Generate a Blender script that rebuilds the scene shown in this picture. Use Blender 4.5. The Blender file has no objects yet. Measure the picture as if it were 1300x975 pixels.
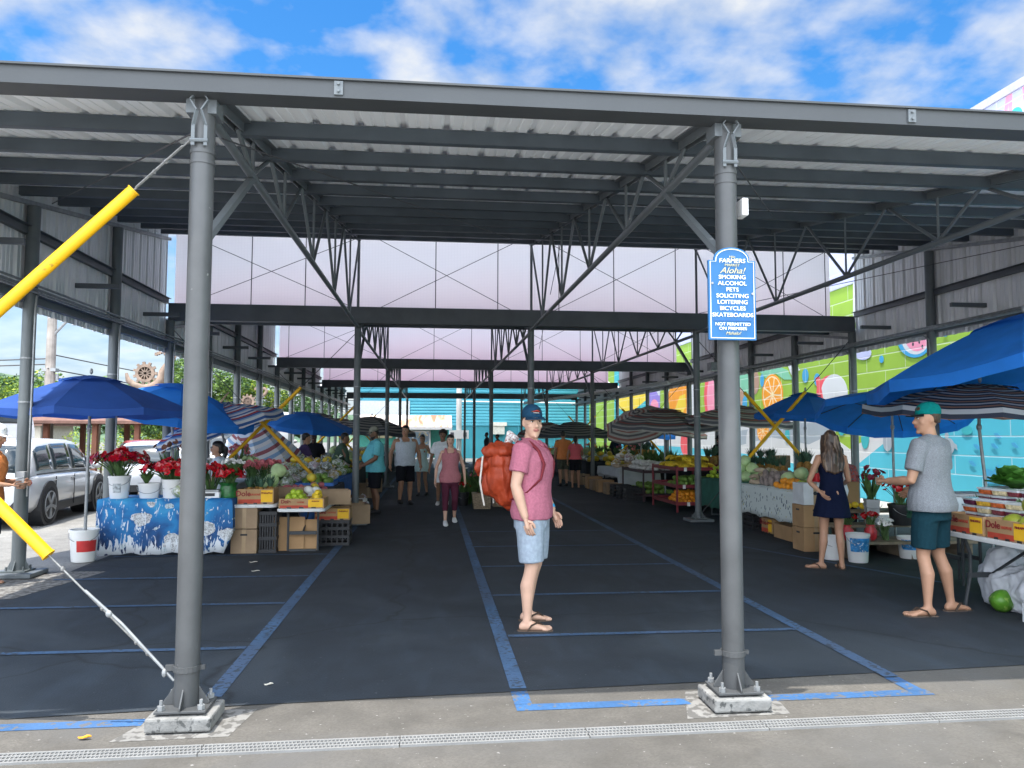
import bpy, math, random
from mathutils import Vector as V, Matrix as M, noise
random.seed(11)
RND = random.random
def U(a, b): return a + (b - a) * RND()
sc = bpy.context.scene
COL = sc.collection
PI = math.pi

# ---------------------------------------------------------------- camera
f_px, yaw, pitch, roll, EYE = 973.6, 0.1041, 0.0664, 0.0027, 1.6
cF = V((math.sin(yaw) * math.cos(pitch), math.cos(yaw) * math.cos(pitch), math.sin(pitch)))
_r = V((math.cos(yaw), -math.sin(yaw), 0)); _u = _r.cross(cF)
cR = _r * math.cos(roll) + _u * math.sin(roll); cU = _u * math.cos(roll) - _r * math.sin(roll)
cam = bpy.data.cameras.new('camera'); camo = bpy.data.objects.new('camera', cam); COL.objects.link(camo)
camo.matrix_world = M(((cR.x, cU.x, -cF.x, 0), (cR.y, cU.y, -cF.y, 0), (cR.z, cU.z, -cF.z, EYE), (0, 0, 0, 1)))
cam.sensor_width = 36; cam.lens = f_px / 1300 * 36; cam.clip_end = 4000
sc.camera = camo
def wall_point(px, py, xx):
    """survey: where a sight line of the photograph meets the wall plane x = xx -> (y, z)"""
    d = cF + cR * ((px - 650) / f_px) + cU * ((487.5 - py) / f_px)
    t = xx / d.x
    return d.y * t, EYE + d.z * t

# ---------------------------------------------------------------- materials
MATS = {}
def mat(name, c, rough=.6, metal=0., var=.12, scale=8., bump=0., bscale=40., spec=.4, trans=0., c2=None, thr=None, coat=0.):
    """principled material with a noise-varied base colour (optionally blotches of c2) and bump"""
    if name in MATS: return MATS[name]
    m = bpy.data.materials.new(name); m.use_nodes = True; MATS[name] = m
    nt = m.node_tree; N = nt.nodes; L = nt.links; b = N['Principled BSDF']
    b.inputs['Roughness'].default_value = rough; b.inputs['Metallic'].default_value = metal
    b.inputs['Specular IOR Level'].default_value = spec; b.inputs['Coat Weight'].default_value = coat
    tc = N.new('ShaderNodeTexCoord'); n = N.new('ShaderNodeTexNoise'); n.inputs['Scale'].default_value = scale
    n.inputs['Detail'].default_value = 5; L.new(tc.outputs['Object'], n.inputs['Vector'])
    r = N.new('ShaderNodeValToRGB'); L.new(n.outputs['Fac'], r.inputs['Fac'])
    lo, hi = max(0, 1 - var), 1 + var
    e = r.color_ramp.elements; e[0].position = .3; e[1].position = .7
    e[0].color = (*[min(1, x * lo) for x in c], 1); e[1].color = (*[min(1, x * hi) for x in c], 1)
    out = r.outputs['Color']
    if c2:
        n2 = N.new('ShaderNodeTexNoise'); n2.inputs['Scale'].default_value = scale * 2.7; n2.inputs['Detail'].default_value = 8
        L.new(tc.outputs['Object'], n2.inputs['Vector'])
        r2 = N.new('ShaderNodeValToRGB'); t = thr or .6; r2.color_ramp.elements[0].position = t; r2.color_ramp.elements[1].position = min(1, t + .06)
        L.new(n2.outputs['Fac'], r2.inputs['Fac'])
        mx = N.new('ShaderNodeMix'); mx.data_type = 'RGBA'; L.new(r2.outputs['Color'], mx.inputs[0]); L.new(out, mx.inputs[6]); mx.inputs[7].default_value = (*c2, 1)
        out = mx.outputs[2]
    L.new(out, b.inputs['Base Color'])
    if bump:
        nb = N.new('ShaderNodeTexNoise'); nb.inputs['Scale'].default_value = bscale; nb.inputs['Detail'].default_value = 6
        L.new(tc.outputs['Object'], nb.inputs['Vector'])
        bp = N.new('ShaderNodeBump'); bp.inputs['Strength'].default_value = bump; bp.inputs['Distance'].default_value = .02
        L.new(nb.outputs['Fac'], bp.inputs['Height']); L.new(bp.outputs['Normal'], b.inputs['Normal'])
    if trans:
        tr = N.new('ShaderNodeBsdfTranslucent'); L.new(out, tr.inputs['Color'])
        ms = N.new('ShaderNodeMixShader'); ms.inputs[0].default_value = trans
        L.new(b.outputs[0], ms.inputs[1]); L.new(tr.outputs[0], ms.inputs[2]); L.new(ms.outputs[0], N['Material Output'].inputs[0])
    return m
def nodes_of(name, rough=.7):
    m = bpy.data.materials.new(name); m.use_nodes = True; MATS[name] = m
    nt = m.node_tree; b = nt.nodes['Principled BSDF']; b.inputs['Roughness'].default_value = rough
    return m, nt.nodes, nt.links, b
def ramp(N, L, src, stops, interp='LINEAR'):
    r = N.new('ShaderNodeValToRGB'); e = r.color_ramp.elements; r.color_ramp.interpolation = interp
    while len(e) < len(stops): e.new(.5)
    for k, (p, c) in enumerate(stops): e[k].position = p; e[k].color = (*c, 1)
    L.new(src, r.inputs['Fac']); return r.outputs['Color']
def mixc(N, L, fac, a, b):
    mx = N.new('ShaderNodeMix'); mx.data_type = 'RGBA'
    if isinstance(fac, float): mx.inputs[0].default_value = fac
    else: L.new(fac, mx.inputs[0])
    for i, s in ((6, a), (7, b)):
        if isinstance(s, tuple): mx.inputs[i].default_value = (*s, 1)
        else: L.new(s, mx.inputs[i])
    return mx.outputs[2]
def noise_of(N, L, vec, scale, detail=6, dist=0.):
    n = N.new('ShaderNodeTexNoise'); n.inputs['Scale'].default_value = scale; n.inputs['Detail'].default_value = detail; n.inputs['Distortion'].default_value = dist
    L.new(vec, n.inputs['Vector']); return n.outputs['Fac']
def math_of(N, L, op, a, b=None, clamp=False):
    n = N.new('ShaderNodeMath'); n.operation = op; n.use_clamp = clamp
    for i, s in enumerate((a, b)):
        if s is None: continue
        if isinstance(s, (int, float)): n.inputs[i].default_value = s
        else: L.new(s, n.inputs[i])
    return n.outputs[0]

# ---------------------------------------------------------------- mesh builder
class MB:
    def __init__(s): s.v = []; s.f = []; s.m = []; s.T = None; s.uv = None
    def add(s, vs, fs, mi=0):
        o = len(s.v)
        for p in vs:
            p = V(p)
            s.v.append(s.T @ p if s.T else p)
        for q in fs: s.f.append([i + o for i in q]); s.m.append(mi)
        return s
    def box(s, c, d, mi=0, R=None):
        x, y, z = d[0] / 2, d[1] / 2, d[2] / 2; c = V(c)
        vs = [V(p) for p in ((-x, -y, -z), (x, -y, -z), (x, y, -z), (-x, y, -z), (-x, -y, z), (x, -y, z), (x, y, z), (-x, y, z))]
        if R is not None:
            if isinstance(R, (int, float)): R = M.Rotation(R, 3, 'Z')
            vs = [R @ p for p in vs]
        return s.add([c + p for p in vs], [(0, 3, 2, 1), (4, 5, 6, 7), (0, 1, 5, 4), (1, 2, 6, 5), (2, 3, 7, 6), (3, 0, 4, 7)], mi)
    def bar(s, a, b, w, h, mi=0):
        """rectangular bar from a to b, w across, h upright"""
        a, b = V(a), V(b); d = (b - a); l = d.length; d.normalize()
        up = V((0, 0, 1)) if abs(d.z) < .98 else V((0, 1, 0))
        x = d.cross(up).normalized(); z = x.cross(d)
        vs = [p + x * (i * w / 2) + z * (j * h / 2) for p in (a, b) for i, j in ((-1, -1), (1, -1), (1, 1), (-1, 1))]
        return s.add(vs, [(3, 2, 1, 0), (4, 5, 6, 7), (0, 1, 5, 4), (1, 2, 6, 5), (2, 3, 7, 6), (3, 0, 4, 7)], mi)
    def tube(s, pts, r, n=8, mi=0, flat=1.):
        pts = [V(p) for p in pts]; k = len(pts)
        if not isinstance(r, (list, tuple)): r = [r] * k
        T = [(pts[min(i + 1, k - 1)] - pts[max(i - 1, 0)]).normalized() for i in range(k)]
        ref = V((0, 0, 1)) if abs(T[0].z) < .9 else V((0, 1, 0))
        x = T[0].cross(ref).normalized(); vs = []
        for i in range(k):
            x = (x - T[i] * x.dot(T[i])).normalized(); y = T[i].cross(x)
            for j in range(n):
                a = 2 * PI * j / n; vs.append(pts[i] + x * (math.cos(a) * r[i]) + y * (math.sin(a) * r[i] * flat))
        fs = [(i * n + j, i * n + (j + 1) % n, (i + 1) * n + (j + 1) % n, (i + 1) * n + j) for i in range(k - 1) for j in range(n)]
        fs += [tuple(range(n - 1, -1, -1)), tuple(range((k - 1) * n, k * n))]
        return s.add(vs, fs, mi)
    def loft(s, rings, mi=0, cap=True):
        n = len(rings[0]); k = len(rings); vs = [p for r in rings for p in r]
        fs = [(i * n + j, i * n + (j + 1) % n, (i + 1) * n + (j + 1) % n, (i + 1) * n + j) for i in range(k - 1) for j in range(n)]
        if cap: fs += [tuple(range(n - 1, -1, -1)), tuple(range((k - 1) * n, k * n))]
        return s.add(vs, fs, mi)
    def lathe(s, prof, n=16, c=(0, 0, 0), mi=0, sx=1., sy=1.):
        c = V(c)
        return s.loft([[c + V((math.cos(2 * PI * j / n) * max(r, 1e-4) * sx, math.sin(2 * PI * j / n) * max(r, 1e-4) * sy, z)) for j in range(n)] for r, z in prof], mi)
    def ell(s, c, r, n=12, k=8, mi=0, R=None, jit=0.):
        c = V(c); rings = []
        for i in range(k + 1):
            t = PI * i / k; t = min(max(t, .06), PI - .06)
            ring = []
            for j in range(n):
                a = 2 * PI * j / n; p = V((math.sin(t) * math.cos(a) * r[0], math.sin(t) * math.sin(a) * r[1], -math.cos(t) * r[2]))
                if jit: p *= 1 + jit * noise.noise(p * (1.6 / max(r)) + c * 3.1)
                if R is not None: p = R @ p
                ring.append(c + p)
            rings.append(ring)
        return s.loft(rings, mi)
    def prism(s, poly, o, ux, uy, d, mi=0):
        """extrude 2-D polygon (u,v) on axes ux,uy at origin o by vector d"""
        o, ux, uy, d = V(o), V(ux), V(uy), V(d); n = len(poly)
        a = [o + ux * p[0] + uy * p[1] for p in poly]
        fs = [tuple(range(n - 1, -1, -1)), tuple(range(n, 2 * n))] + [(i, (i + 1) % n, n + (i + 1) % n, n + i) for i in range(n)]
        return s.add(a + [p + d for p in a], fs, mi)
    def quad(s, a, b, c, d, mi=0): return s.add([a, b, c, d], [(0, 1, 2, 3)], mi)
    def mesh(s, name='m'):
        me = bpy.data.meshes.new(name); me.from_pydata([tuple(p) for p in s.v], [], s.f)
        me.polygons.foreach_set('material_index', s.m); me.update(); return me
    def build(s, name, mats, parent=None, smooth=None, bevel=0., loc=None, fixn=False):
        me = s.mesh(name)
        if not isinstance(mats, (list, tuple)): mats = [mats]
        for m in mats: me.materials.append(m)
        if s.uv:
            l = me.uv_layers.new(name='UVMap'); l.data.foreach_set('uv', [x for p in me.loops for x in s.uv[p.vertex_index]])
        if smooth:
            me.polygons.foreach_set('use_smooth', [True] * len(me.polygons)); me.set_sharp_from_angle(angle=math.radians(smooth))
        o = bpy.data.objects.new(name, me); COL.objects.link(o)
        if parent: o.parent = parent
        if loc: o.location = loc
        if bevel:
            b = o.modifiers.new('bevel', 'BEVEL'); b.width = bevel; b.segments = 2; b.limit_method = 'ANGLE'
        return o
def tag(o, label=None, cat=None, group=None, kind=None):
    if label: o['label'] = label
    if cat: o['category'] = cat
    if group: o['group'] = group
    if kind: o['kind'] = kind
    return o
def thing(name, label, cat, loc=(0, 0, 0), rz=0., group=None, kind=None):
    o = bpy.data.objects.new(name, None); o.empty_display_size = .2; COL.objects.link(o)
    o.location = loc; o.rotation_euler = (0, 0, rz); return tag(o, label, cat, group, kind)
def copy_tree(o, parent=None):
    c = o.copy(); COL.objects.link(c)
    if parent: c.parent = parent
    for ch in o.children: copy_tree(ch, c)
    return c
def structure(o): o['kind'] = 'structure'; return o
FONT = {}
def lettering(s, size, m, parent, loc, rot=(PI / 2, 0, 0), name='lettering', shear=0., wscale=1., thick=.0015, bold=0.):
    """text as a real raised mesh"""
    cu = bpy.data.curves.new('t', 'FONT'); cu.body = s; cu.size = size; cu.align_x = 'CENTER'; cu.align_y = 'CENTER'
    cu.extrude = thick; cu.shear = shear; cu.offset = bold
    to = bpy.data.objects.new('t', cu); COL.objects.link(to)
    me = bpy.data.meshes.new_from_object(to.evaluated_get(bpy.context.evaluated_depsgraph_get()))
    bpy.data.objects.remove(to); bpy.data.curves.remove(cu)
    me.materials.clear(); me.materials.append(m); me.name = name
    o = bpy.data.objects.new(name, me); COL.objects.link(o); o.parent = parent; o.location = loc; o.rotation_euler = rot; o.scale = (wscale, 1, 1)
    return o
def remesh(mb, voxel, it=4, namp=0., nsc=6., stretch=1.):
    """one continuous skin around overlapping closed shapes"""
    mm_ = mb.mesh(); o = bpy.data.objects.new('tmp', mm_); COL.objects.link(o)
    r = o.modifiers.new('r', 'REMESH'); r.mode = 'VOXEL'; r.voxel_size = voxel
    s = o.modifiers.new('s', 'SMOOTH'); s.factor = .5; s.iterations = it
    me = bpy.data.meshes.new_from_object(o.evaluated_get(bpy.context.evaluated_depsgraph_get()))
    bpy.data.objects.remove(o)
    out = MB(); 
    for v in me.vertices:
        p = v.co.copy()
        if namp:
            q = p * nsc; q.z *= stretch
            p += v.normal * (namp * (noise.noise(q) + .5 * noise.noise(q * 2.3)))
        out.v.append(p)
    out.f = [list(p.vertices) for p in me.polygons]; out.m = [0] * len(out.f)
    bpy.data.meshes.remove(me); return out

# ---------------------------------------------------------------- palette
steel = mat('painted_steel', (.115, .130, .140), .45, .0, .10, 3, .05, 90, c2=(.42, .42, .40), thr=.70)
steel_lt = mat('fascia_steel', (.048, .053, .057), .5, 0, .07, 2, .03, 60)
steel_dk = mat('dark_steel', (.075, .085, .095), .5, 0, .15, 3, .03, 60)
post_m = mat('post_paint', (.11, .125, .13), .45, 0, .15, 4, .04, 70, c2=(.28, .28, .27), thr=.72)
front_post = mat('front_post_paint', (.066, .069, .071), .42, 0, .14, 5, .05, 60, c2=(.33, .33, .32), thr=.705)
galv = mat('galvanised', (.27, .28, .285), .45, .3, .2, 12, .04, 80)
cable_m = mat('steel_cable', (.20, .20, .195), .5, .3, .3, 60)
cable_dk = mat('dark_cable', (.05, .05, .055), .6)
yellow_m = mat('yellow_sleeve', (.74, .40, .006), .45, 0, .12, 6, .04, 40, c2=(.42, .25, .02), thr=.66)
conc = mat('pad_concrete', (.20, .198, .19), .9, 0, .25, 9, .35, 30, c2=(.07, .072, .07), thr=.58)
white_pl = mat('white_plastic', (.72, .72, .71), .45, 0, .06, 5)
grey_pl = mat('grey_plastic', (.36, .37, .38), .5, 0, .08, 5)
black_pl = mat('black_plastic', (.018, .019, .022), .5, 0, .2, 5)
blue_pl = mat('blue_plastic', (.03, .13, .42), .45)
green_pl = mat('green_foil', (.02, .13, .03), .3, 0, .5, 18, .4, 20)
card = mat('cardboard', (.36, .22, .11), .85, 0, .12, 4, .08, 30)
card_dk = mat('old_cardboard', (.27, .19, .12), .85, 0, .15, 4, .08, 30)
wood_m = mat('weathered_wood', (.22, .17, .12), .8, 0, .3, 7, .25, 30)
red_rack = mat('maroon_paint', (.20, .025, .035), .45, 0, .15, 6)
black_cloth = mat('black_cloth', (.016, .018, .024), .9, 0, .3, 5, .3, 14)
tyre_m = mat('tyre_rubber', (.014, .014, .015), .8)
glass_dk = mat('tinted_glass', (.025, .035, .04), .06, 0, .1, 2, spec=.7)
# ---------------------------------------------------------------- world, sun, colour
SUN = V((-.17, -.13, 1)).normalized()
w = bpy.data.worlds.new('World'); sc.world = w; w.use_nodes = True
N, L = w.node_tree.nodes, w.node_tree.links; bg = N['Background']
sky = N.new('ShaderNodeTexSky'); sky.sky_type = 'NISHITA'; sky.sun_disc = False
sky.sun_elevation = math.asin(SUN.z); sky.sun_rotation = math.atan2(SUN.x, SUN.y); sky.air_density = 1.0; sky.dust_density = .6; sky.ozone_density = 3.5
tc = N.new('ShaderNodeTexCoord'); sep = N.new('ShaderNodeSeparateXYZ'); L.new(tc.outputs['Generated'], sep.inputs[0])
zz = math_of(N, L, 'ADD', math_of(N, L, 'MAXIMUM', sep.outputs[2], 0.), .22)
cx = math_of(N, L, 'DIVIDE', sep.outputs[0], zz); cy = math_of(N, L, 'DIVIDE', sep.outputs[1], zz)
cv = N.new('ShaderNodeCombineXYZ'); L.new(cx, cv.inputs[0]); L.new(cy, cv.inputs[1]); cv.inputs[2].default_value = 3.7
n1 = noise_of(N, L, cv.outputs[0], 3.7, 11, .15); n2 = noise_of(N, L, cv.outputs[0], 8.0, 10, .08)
nn = math_of(N, L, 'ADD', math_of(N, L, 'MULTIPLY', n1, .62), math_of(N, L, 'MULTIPLY', n2, .38))
cl = ramp(N, L, nn, [(.45, (0, 0, 0)), (.53, (.45, .45, .45)), (.66, (1, 1, 1))])
hor = math_of(N, L, 'SUBTRACT', 1., math_of(N, L, 'MULTIPLY', sep.outputs[2], 3.2), True)
clm = math_of(N, L, 'MAXIMUM', cl, math_of(N, L, 'MULTIPLY', hor, .93))
shade = ramp(N, L, n2, [(.3, (.98, 1.16, 1.42)), (.64, (1.65, 1.7, 1.76))])
front = ramp(N, L, math_of(N, L, 'ADD', math_of(N, L, 'MULTIPLY', sep.outputs[1], -.5), .5), [(.52, (0, 0, 0)), (.78, (1, 1, 1))])  # unseen bright cloud bank added behind the camera to fill the interior
clm = math_of(N, L, 'MAXIMUM', clm, math_of(N, L, 'MULTIPLY', front, .9))
cloud_boost = math_of(N, L, 'ADD', math_of(N, L, 'ADD', 1., math_of(N, L, 'MULTIPLY', front, 5.)), math_of(N, L, 'MULTIPLY', ramp(N, L, sep.outputs[2], [(.55, (0, 0, 0)), (.97, (1, 1, 1))]), 6.))  # cloud brightness raised behind the camera and overhead for extra fill
sh2 = N.new('ShaderNodeVectorMath'); sh2.operation = 'SCALE'; L.new(shade, sh2.inputs[0]); L.new(cloud_boost, sh2.inputs['Scale']); shade = sh2.outputs[0]
hs = N.new('ShaderNodeHueSaturation'); hs.inputs['Saturation'].default_value = 1.35; hs.inputs['Value'].default_value = .46; L.new(sky.outputs[0], hs.inputs['Color'])
L.new(mixc(N, L, clm, hs.outputs[0], shade), bg.inputs['Color']); bg.inputs['Strength'].default_value = .15
sl = bpy.data.lights.new('sun', 'SUN'); sl.energy = 2.1; sl.angle = math.radians(.55); sl.color = (1, .95, .87)
so = bpy.data.objects.new('sun', sl); COL.objects.link(so); so.rotation_euler = SUN.to_track_quat('Z', 'Y').to_euler(); so.location = (0, 0, 60)
sc.view_settings.view_transform = 'Standard'; sc.view_settings.look = 'None'; sc.view_settings.gamma = 1; sc.view_settings.exposure = 1.85
sc.view_settings.use_curve_mapping = False
cy_ = sc.cycles; cy_.use_denoising = True; cy_.max_bounces = 7; cy_.diffuse_bounces = 5; cy_.glossy_bounces = 3; cy_.transmission_bounces = 4; cy_.transparent_max_bounces = 8
cy_.caustics_reflective = False; cy_.caustics_refractive = False; cy_.sample_clamp_indirect = 8

# ---------------------------------------------------------------- ground
def ground_mat(name, c, spots, sc1=.35, sc2=60., rough=.92, crack=False, c2=None, wear=None, stain=False):
    m, N, L, b = nodes_of(name, rough)
    tc = N.new('ShaderNodeTexCoord'); o = tc.outputs['Object']
    big = noise_of(N, L, o, sc1, 7, .4); fine = noise_of(N, L, o, sc2, 4); mid = noise_of(N, L, o, 4., 8, .2)
    lo = tuple(x * .62 for x in c); hi = tuple(x * 1.36 for x in c)
    a = ramp(N, L, math_of(N, L, 'ADD', math_of(N, L, 'MULTIPLY', big, .6), math_of(N, L, 'MULTIPLY', mid, .4)), [(.33, lo), (.66, hi)])
    a = mixc(N, L, math_of(N, L, 'MULTIPLY', ramp(N, L, fine, [(.35, (1, 1, 1)), (.62, (0, 0, 0))]), .45), a, tuple(x * .55 for x in c))
    a = mixc(N, L, ramp(N, L, noise_of(N, L, o, 38, 3), [(.70, (0, 0, 0)), (.74, (1, 1, 1))]), a, spots)
    if c2: a = mixc(N, L, ramp(N, L, noise_of(N, L, o, .55, 8, 1.2), [(.50, (0, 0, 0)), (.66, (.9, .9, .9))]), a, c2)
    if wear: a = mixc(N, L, ramp(N, L, math_of(N, L, 'ADD', math_of(N, L, 'MULTIPLY', noise_of(N, L, o, 22, 8, .5), .7), math_of(N, L, 'MULTIPLY', noise_of(N, L, o, 1.7, 3), .3)), [(.535, (0, 0, 0)), (.575, (.85, .85, .85))]), a, wear)
    if crack:
        mq = N.new('ShaderNodeMapping'); mq.inputs['Scale'].default_value = (1.6, .45, 1); mq.inputs['Rotation'].default_value = (0, 0, .12); L.new(o, mq.inputs['Vector'])
        a = mixc(N, L, ramp(N, L, noise_of(N, L, mq.outputs[0], 2.2, 12, .3), [(.52, (0, 0, 0)), (.76, (.6, .6, .6))]), a, tuple(x * 2.0 for x in c))
    if stain: a = mixc(N, L, ramp(N, L, noise_of(N, L, o, 1.1, 5, .6), [(.62, (0, 0, 0)), (.72, (.55, .55, .55))]), a, tuple(x * .38 for x in c))
    if crack:
        v = N.new('ShaderNodeTexVoronoi'); v.feature = 'DISTANCE_TO_EDGE'; v.inputs['Scale'].default_value = .33
        mp = N.new('ShaderNodeMixRGB'); mp.inputs[0].default_value = .25; L.new(o, mp.inputs[1]); nz = N.new('ShaderNodeTexNoise'); nz.inputs['Scale'].default_value = 2.4; L.new(o, nz.inputs['Vector']); L.new(nz.outputs['Color'], mp.inputs[2])
        L.new(mp.outputs[0], v.inputs['Vector'])
        a = mixc(N, L, ramp(N, L, v.outputs['Distance'], [(.0, (.8, .8, .8)), (.006, (0, 0, 0))]), a, tuple(x * .35 for x in c))
    L.new(a, b.inputs['Base Color'])
    bp = N.new('ShaderNodeBump'); bp.inputs['Strength'].default_value = .35; bp.inputs['Distance'].default_value = .01; L.new(fine, bp.inputs['Height']); L.new(bp.outputs[0], b.inputs['Normal'])
    return m
g_con = ground_mat('apron_concrete', (.094, .087, .077), (.26, .25, .24), .5, 75, .93, False, (.086, .083, .079), None, True)
g_asp = ground_mat('market_asphalt', (.0150, .0222, .0310), (.09, .095, .1), .45, 85, .82, True, (.028, .037, .047), None, True)
g_lot = ground_mat('lot_concrete', (.17, .165, .155), (.45, .44, .42), .2, 30, .95)
m = MB(); m.quad((-600, -40, -.012), (600, -40, -.012), (600, 1200, -.012), (-600, 1200, -.012)); structure(m.build('ground', g_lot))
g_bounce = ground_mat('bounce_concrete', (.42, .41, .385), (.5, .5, .48), .25, 40, .95)
m = MB(); m.quad((-60, -40, -.010), (60, -40, -.010), (60, 3.4, -.010), (-60, 3.4, -.010)); structure(m.build('bounce_forecourt', g_bounce))  # unseen ground behind the camera, made pale to bounce light under the roof
g_left = ground_mat('car_park_concrete', (.19, .185, .172), (.25, .25, .24), .25, 40, .95)
m = MB(); m.quad((-60, 5.6, -.008), (-3.0, 5.6, -.008), (-3.0, 60, -.008), (-60, 60, -.008)); structure(m.build('car_park', g_left))
m = MB(); m.quad((-60, 3.3, -.006), (60, 3.3, -.006), (60, 5.6, -.006), (-60, 5.6, -.006)); structure(m.build('apron', g_con))
# asphalt floor of the market: its front edge runs slightly askew, its left edge follows the post line
m = MB()
m.add([(-4.12, 7.9, 0), (-3.3, 4.86, 0), (-2.36, 4.70, 0), (-1.05, 4.80, 0), (1.66, 4.95, 0), (4.17, 5.1, 0), (10.95, 5.5, 0), (10.95, 46, 0), (-4.3, 46, 0), (-4.22, 11, 0)], [tuple(range(10))])
structure(m.build('market_floor', g_asp))
m = MB(); m.quad((8.35, 7, .004), (10.98, 7, .004), (10.98, 46, .004), (8.35, 46, .004)); structure(m.build('bounce_strip', g_bounce))  # unseen pale strip added to bounce light onto mural and side stalls
paint = ground_mat('blue_line_paint', (.028, .10, .24), (.05, .08, .12), 1.5, 50, .8, False, (.045, .11, .24), (.10, .096, .09))
paint_in = ground_mat('worn_blue_paint', (.046, .100, .19), (.05, .08, .12), 1.2, 40, .8, False, (.05, .085, .15), (.027, .037, .05))
def line(name, x0, y0, x1, y1, w, m_, z=.004):
    d = V((x1 - x0, y1 - y0, 0)).normalized(); s = V((-d.y, d.x, 0)) * (w / 2); a, b = V((x0, y0, z)), V((x1, y1, z))
    q = MB(); q.quad(a - s, b - s, b + s, a + s); structure(q.build(name, m_))
for x, y0 in ((-1.31, 4.95), (.56, 4.72), (3.06, 4.72)): line('painted_line', x, max(y0, 4.93), x, 41, .105, paint_in); line('painted_line', x, y0 - .06, x, 4.93, .105, paint, -.0025) if x > 0 else None
for x0, x1 in ((-9, -1.58), (.51, 1.56), (2.04, 3.13)):
    y = lambda x: 4.60 + .012 * x
    line('painted_line', x0, y(x0), x1, y(x1), .105, paint, -.003)
for y in (6.04, 7.58, 9.0, 10.6):
    line('painted_line', -4.1 if y > 7 else -3.6, y, -1.37, y, .07, paint_in, .006)
for y in (6.19, 7.75, 9.43, 11.1, 12.8): line('painted_line', .62, y, 3.0, y, .07, paint_in, .006)
line('painted_line', 4.3, 11.2, 5.6, 7.9, .07, paint_in, .006)
white_patch = mat('limewashed_concrete', (.19, .185, .175), .95, 0, .12, 6, .2, 40, c2=(.10, .096, .09), thr=.48)
for cxp, cyp, w_, h_ in ((-1.33, 4.57, .66, .52), (1.8, 4.60, .68, .52)):
    q = MB(); q.add([(cxp - w_ / 2, cyp - h_ / 2, .0), (cxp + w_ / 2 - .06, cyp - h_ / 2 + .02, .0), (cxp + w_ / 2, cyp + h_ / 2 - .1, .0), (cxp - w_ / 2 + .14, cyp + h_ / 2 - .06, .0)], [(0, 1, 2, 3)])
    for v in q.v: v.z = -.0042
    structure(q.build('cement_patch', white_patch))
q = MB(); q.add([(-5.6, 8.1, .003), (-4.02, 8.0, .003), (-3.75, 9.5, .003), (-5.4, 9.6, .003)], [(0, 1, 2, 3)]); structure(q.build('cement_patch', white_patch))
# slotted drain grate, one metre lengths in a channel
gm = mat('grate_resin', (.20, .20, .196), .6, 0, .1, 6); hole = mat('drain_channel', (.02, .02, .02), .9)
q = MB(); q.quad((-8, 4.1 + .016 * -8 + .015, -.004), (8, 4.1 + .016 * 8 + .015, -.004), (8, 4.21 + .016 * 8 + .015, -.004), (-8, 4.21 + .016 * 8 - .016 * 16 + .015, -.004)); structure(q.build('drain_channel', hole))
q = MB()
for yy in (-.056, -.019, .019, .056): q.box((0, yy, 0), (.995, .012 if abs(yy) < .05 else .014, .012))
for k in range(50):
    for j, yy in enumerate((-.0375, 0, .0375)): q.box((-.4925 + .02 * k + (.01 if j % 2 else 0), yy, -.001), (.0060, .027, .011))
gproto = q.build('drain_grate', gm); glabel = 'white slotted drain grate length set in the concrete in front of the posts'
for k in range(-6, 8):
    o = gproto if k == -6 else gproto.copy()
    if k > -6: COL.objects.link(o)
    o.location = (k + .35, 4.165 + .016 * (k + .35), .0); o.rotation_euler = (0, 0, .016); tag(o, glabel, 'drain grate', 'drain grates along the market front')
# fallen leaves on the ground
lm = mat('yellow_leaf', (.6, .28, .02), .6); lw = mat('dry_scrap', (.5, .47, .40), .8)
def leaf_on(x, y, s, m_, label, cat):
    q = MB(); pts = [(-1, 0), (-.5, .35), (.2, .42), (.8, .15), (1, 0), (.6, -.3), (-.1, -.4), (-.7, -.22)]
    q.add([(x + p[0] * s, y + p[1] * s, .012 + .006 * math.sin(3 * p[0])) for p in pts] + [(x + p[0] * s, y + p[1] * s, .008 + .006 * math.sin(3 * p[0])) for p in pts],
          [tuple(range(8)), tuple(range(15, 7, -1))] + [(i, 8 + i, 8 + (i + 1) % 8, (i + 1) % 8) for i in range(8)])
    tag(q.build('fallen_leaf' if cat == 'leaf' else 'paper_scrap', m_), label, cat)
leaf_on(-1.80, 4.36, .035, lm, 'yellow fallen leaf on concrete left of the left post', 'leaf')
leaf_on(-1.02, 5.15, .03, lw, 'pale dry leaf beside the blue line by left post', 'leaf')
leaf_on(-2.2, 10.0, .05, lw, 'white paper scrap on asphalt before the lemon table', 'scrap')
leaf_on(-2.03, 9.35, .05, lw, 'second white scrap lying nearer on the asphalt before the lemon table', 'scrap')
# ---------------------------------------------------------------- the pavilion
A0, S, R1, LB = -1.34, 3.15, 4.53, 9.45
XL, XR = -4.6, 8.07
ROWS = [R1 + k * LB for k in range(5)]
SL = .166
def roof_z(y, R): return 3.63 + SL * (y - R)
pav = thing('market_pavilion', 'open grey steel market pavilion with sawtooth corrugated roof over the stalls', 'pavilion', (0, 0, 0))
roof_m, N, L, b = nodes_of('corrugated_steel', .42)
o = N.new('ShaderNodeTexCoord').outputs['Object']
mp = N.new('ShaderNodeMapping'); mp.inputs['Scale'].default_value = (3., .25, .6); L.new(o, mp.inputs['Vector'])
a = ramp(N, L, noise_of(N, L, mp.outputs[0], 1.2, 7, .3), [(.3, (.80, .83, .85)), (.7, (.88, .90, .91))])
a = mixc(N, L, ramp(N, L, noise_of(N, L, o, 2.3, 9, .6), [(.64, (0, 0, 0)), (.8, (.5, .5, .5))]), a, (.33, .26, .20))
L.new(a, b.inputs['Base Color']); b.inputs['Metallic'].default_value = .05
wall_m, N, L, b = nodes_of('wall_sheet_steel', .45)
o = N.new('ShaderNodeTexCoord').outputs['Object']
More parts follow.
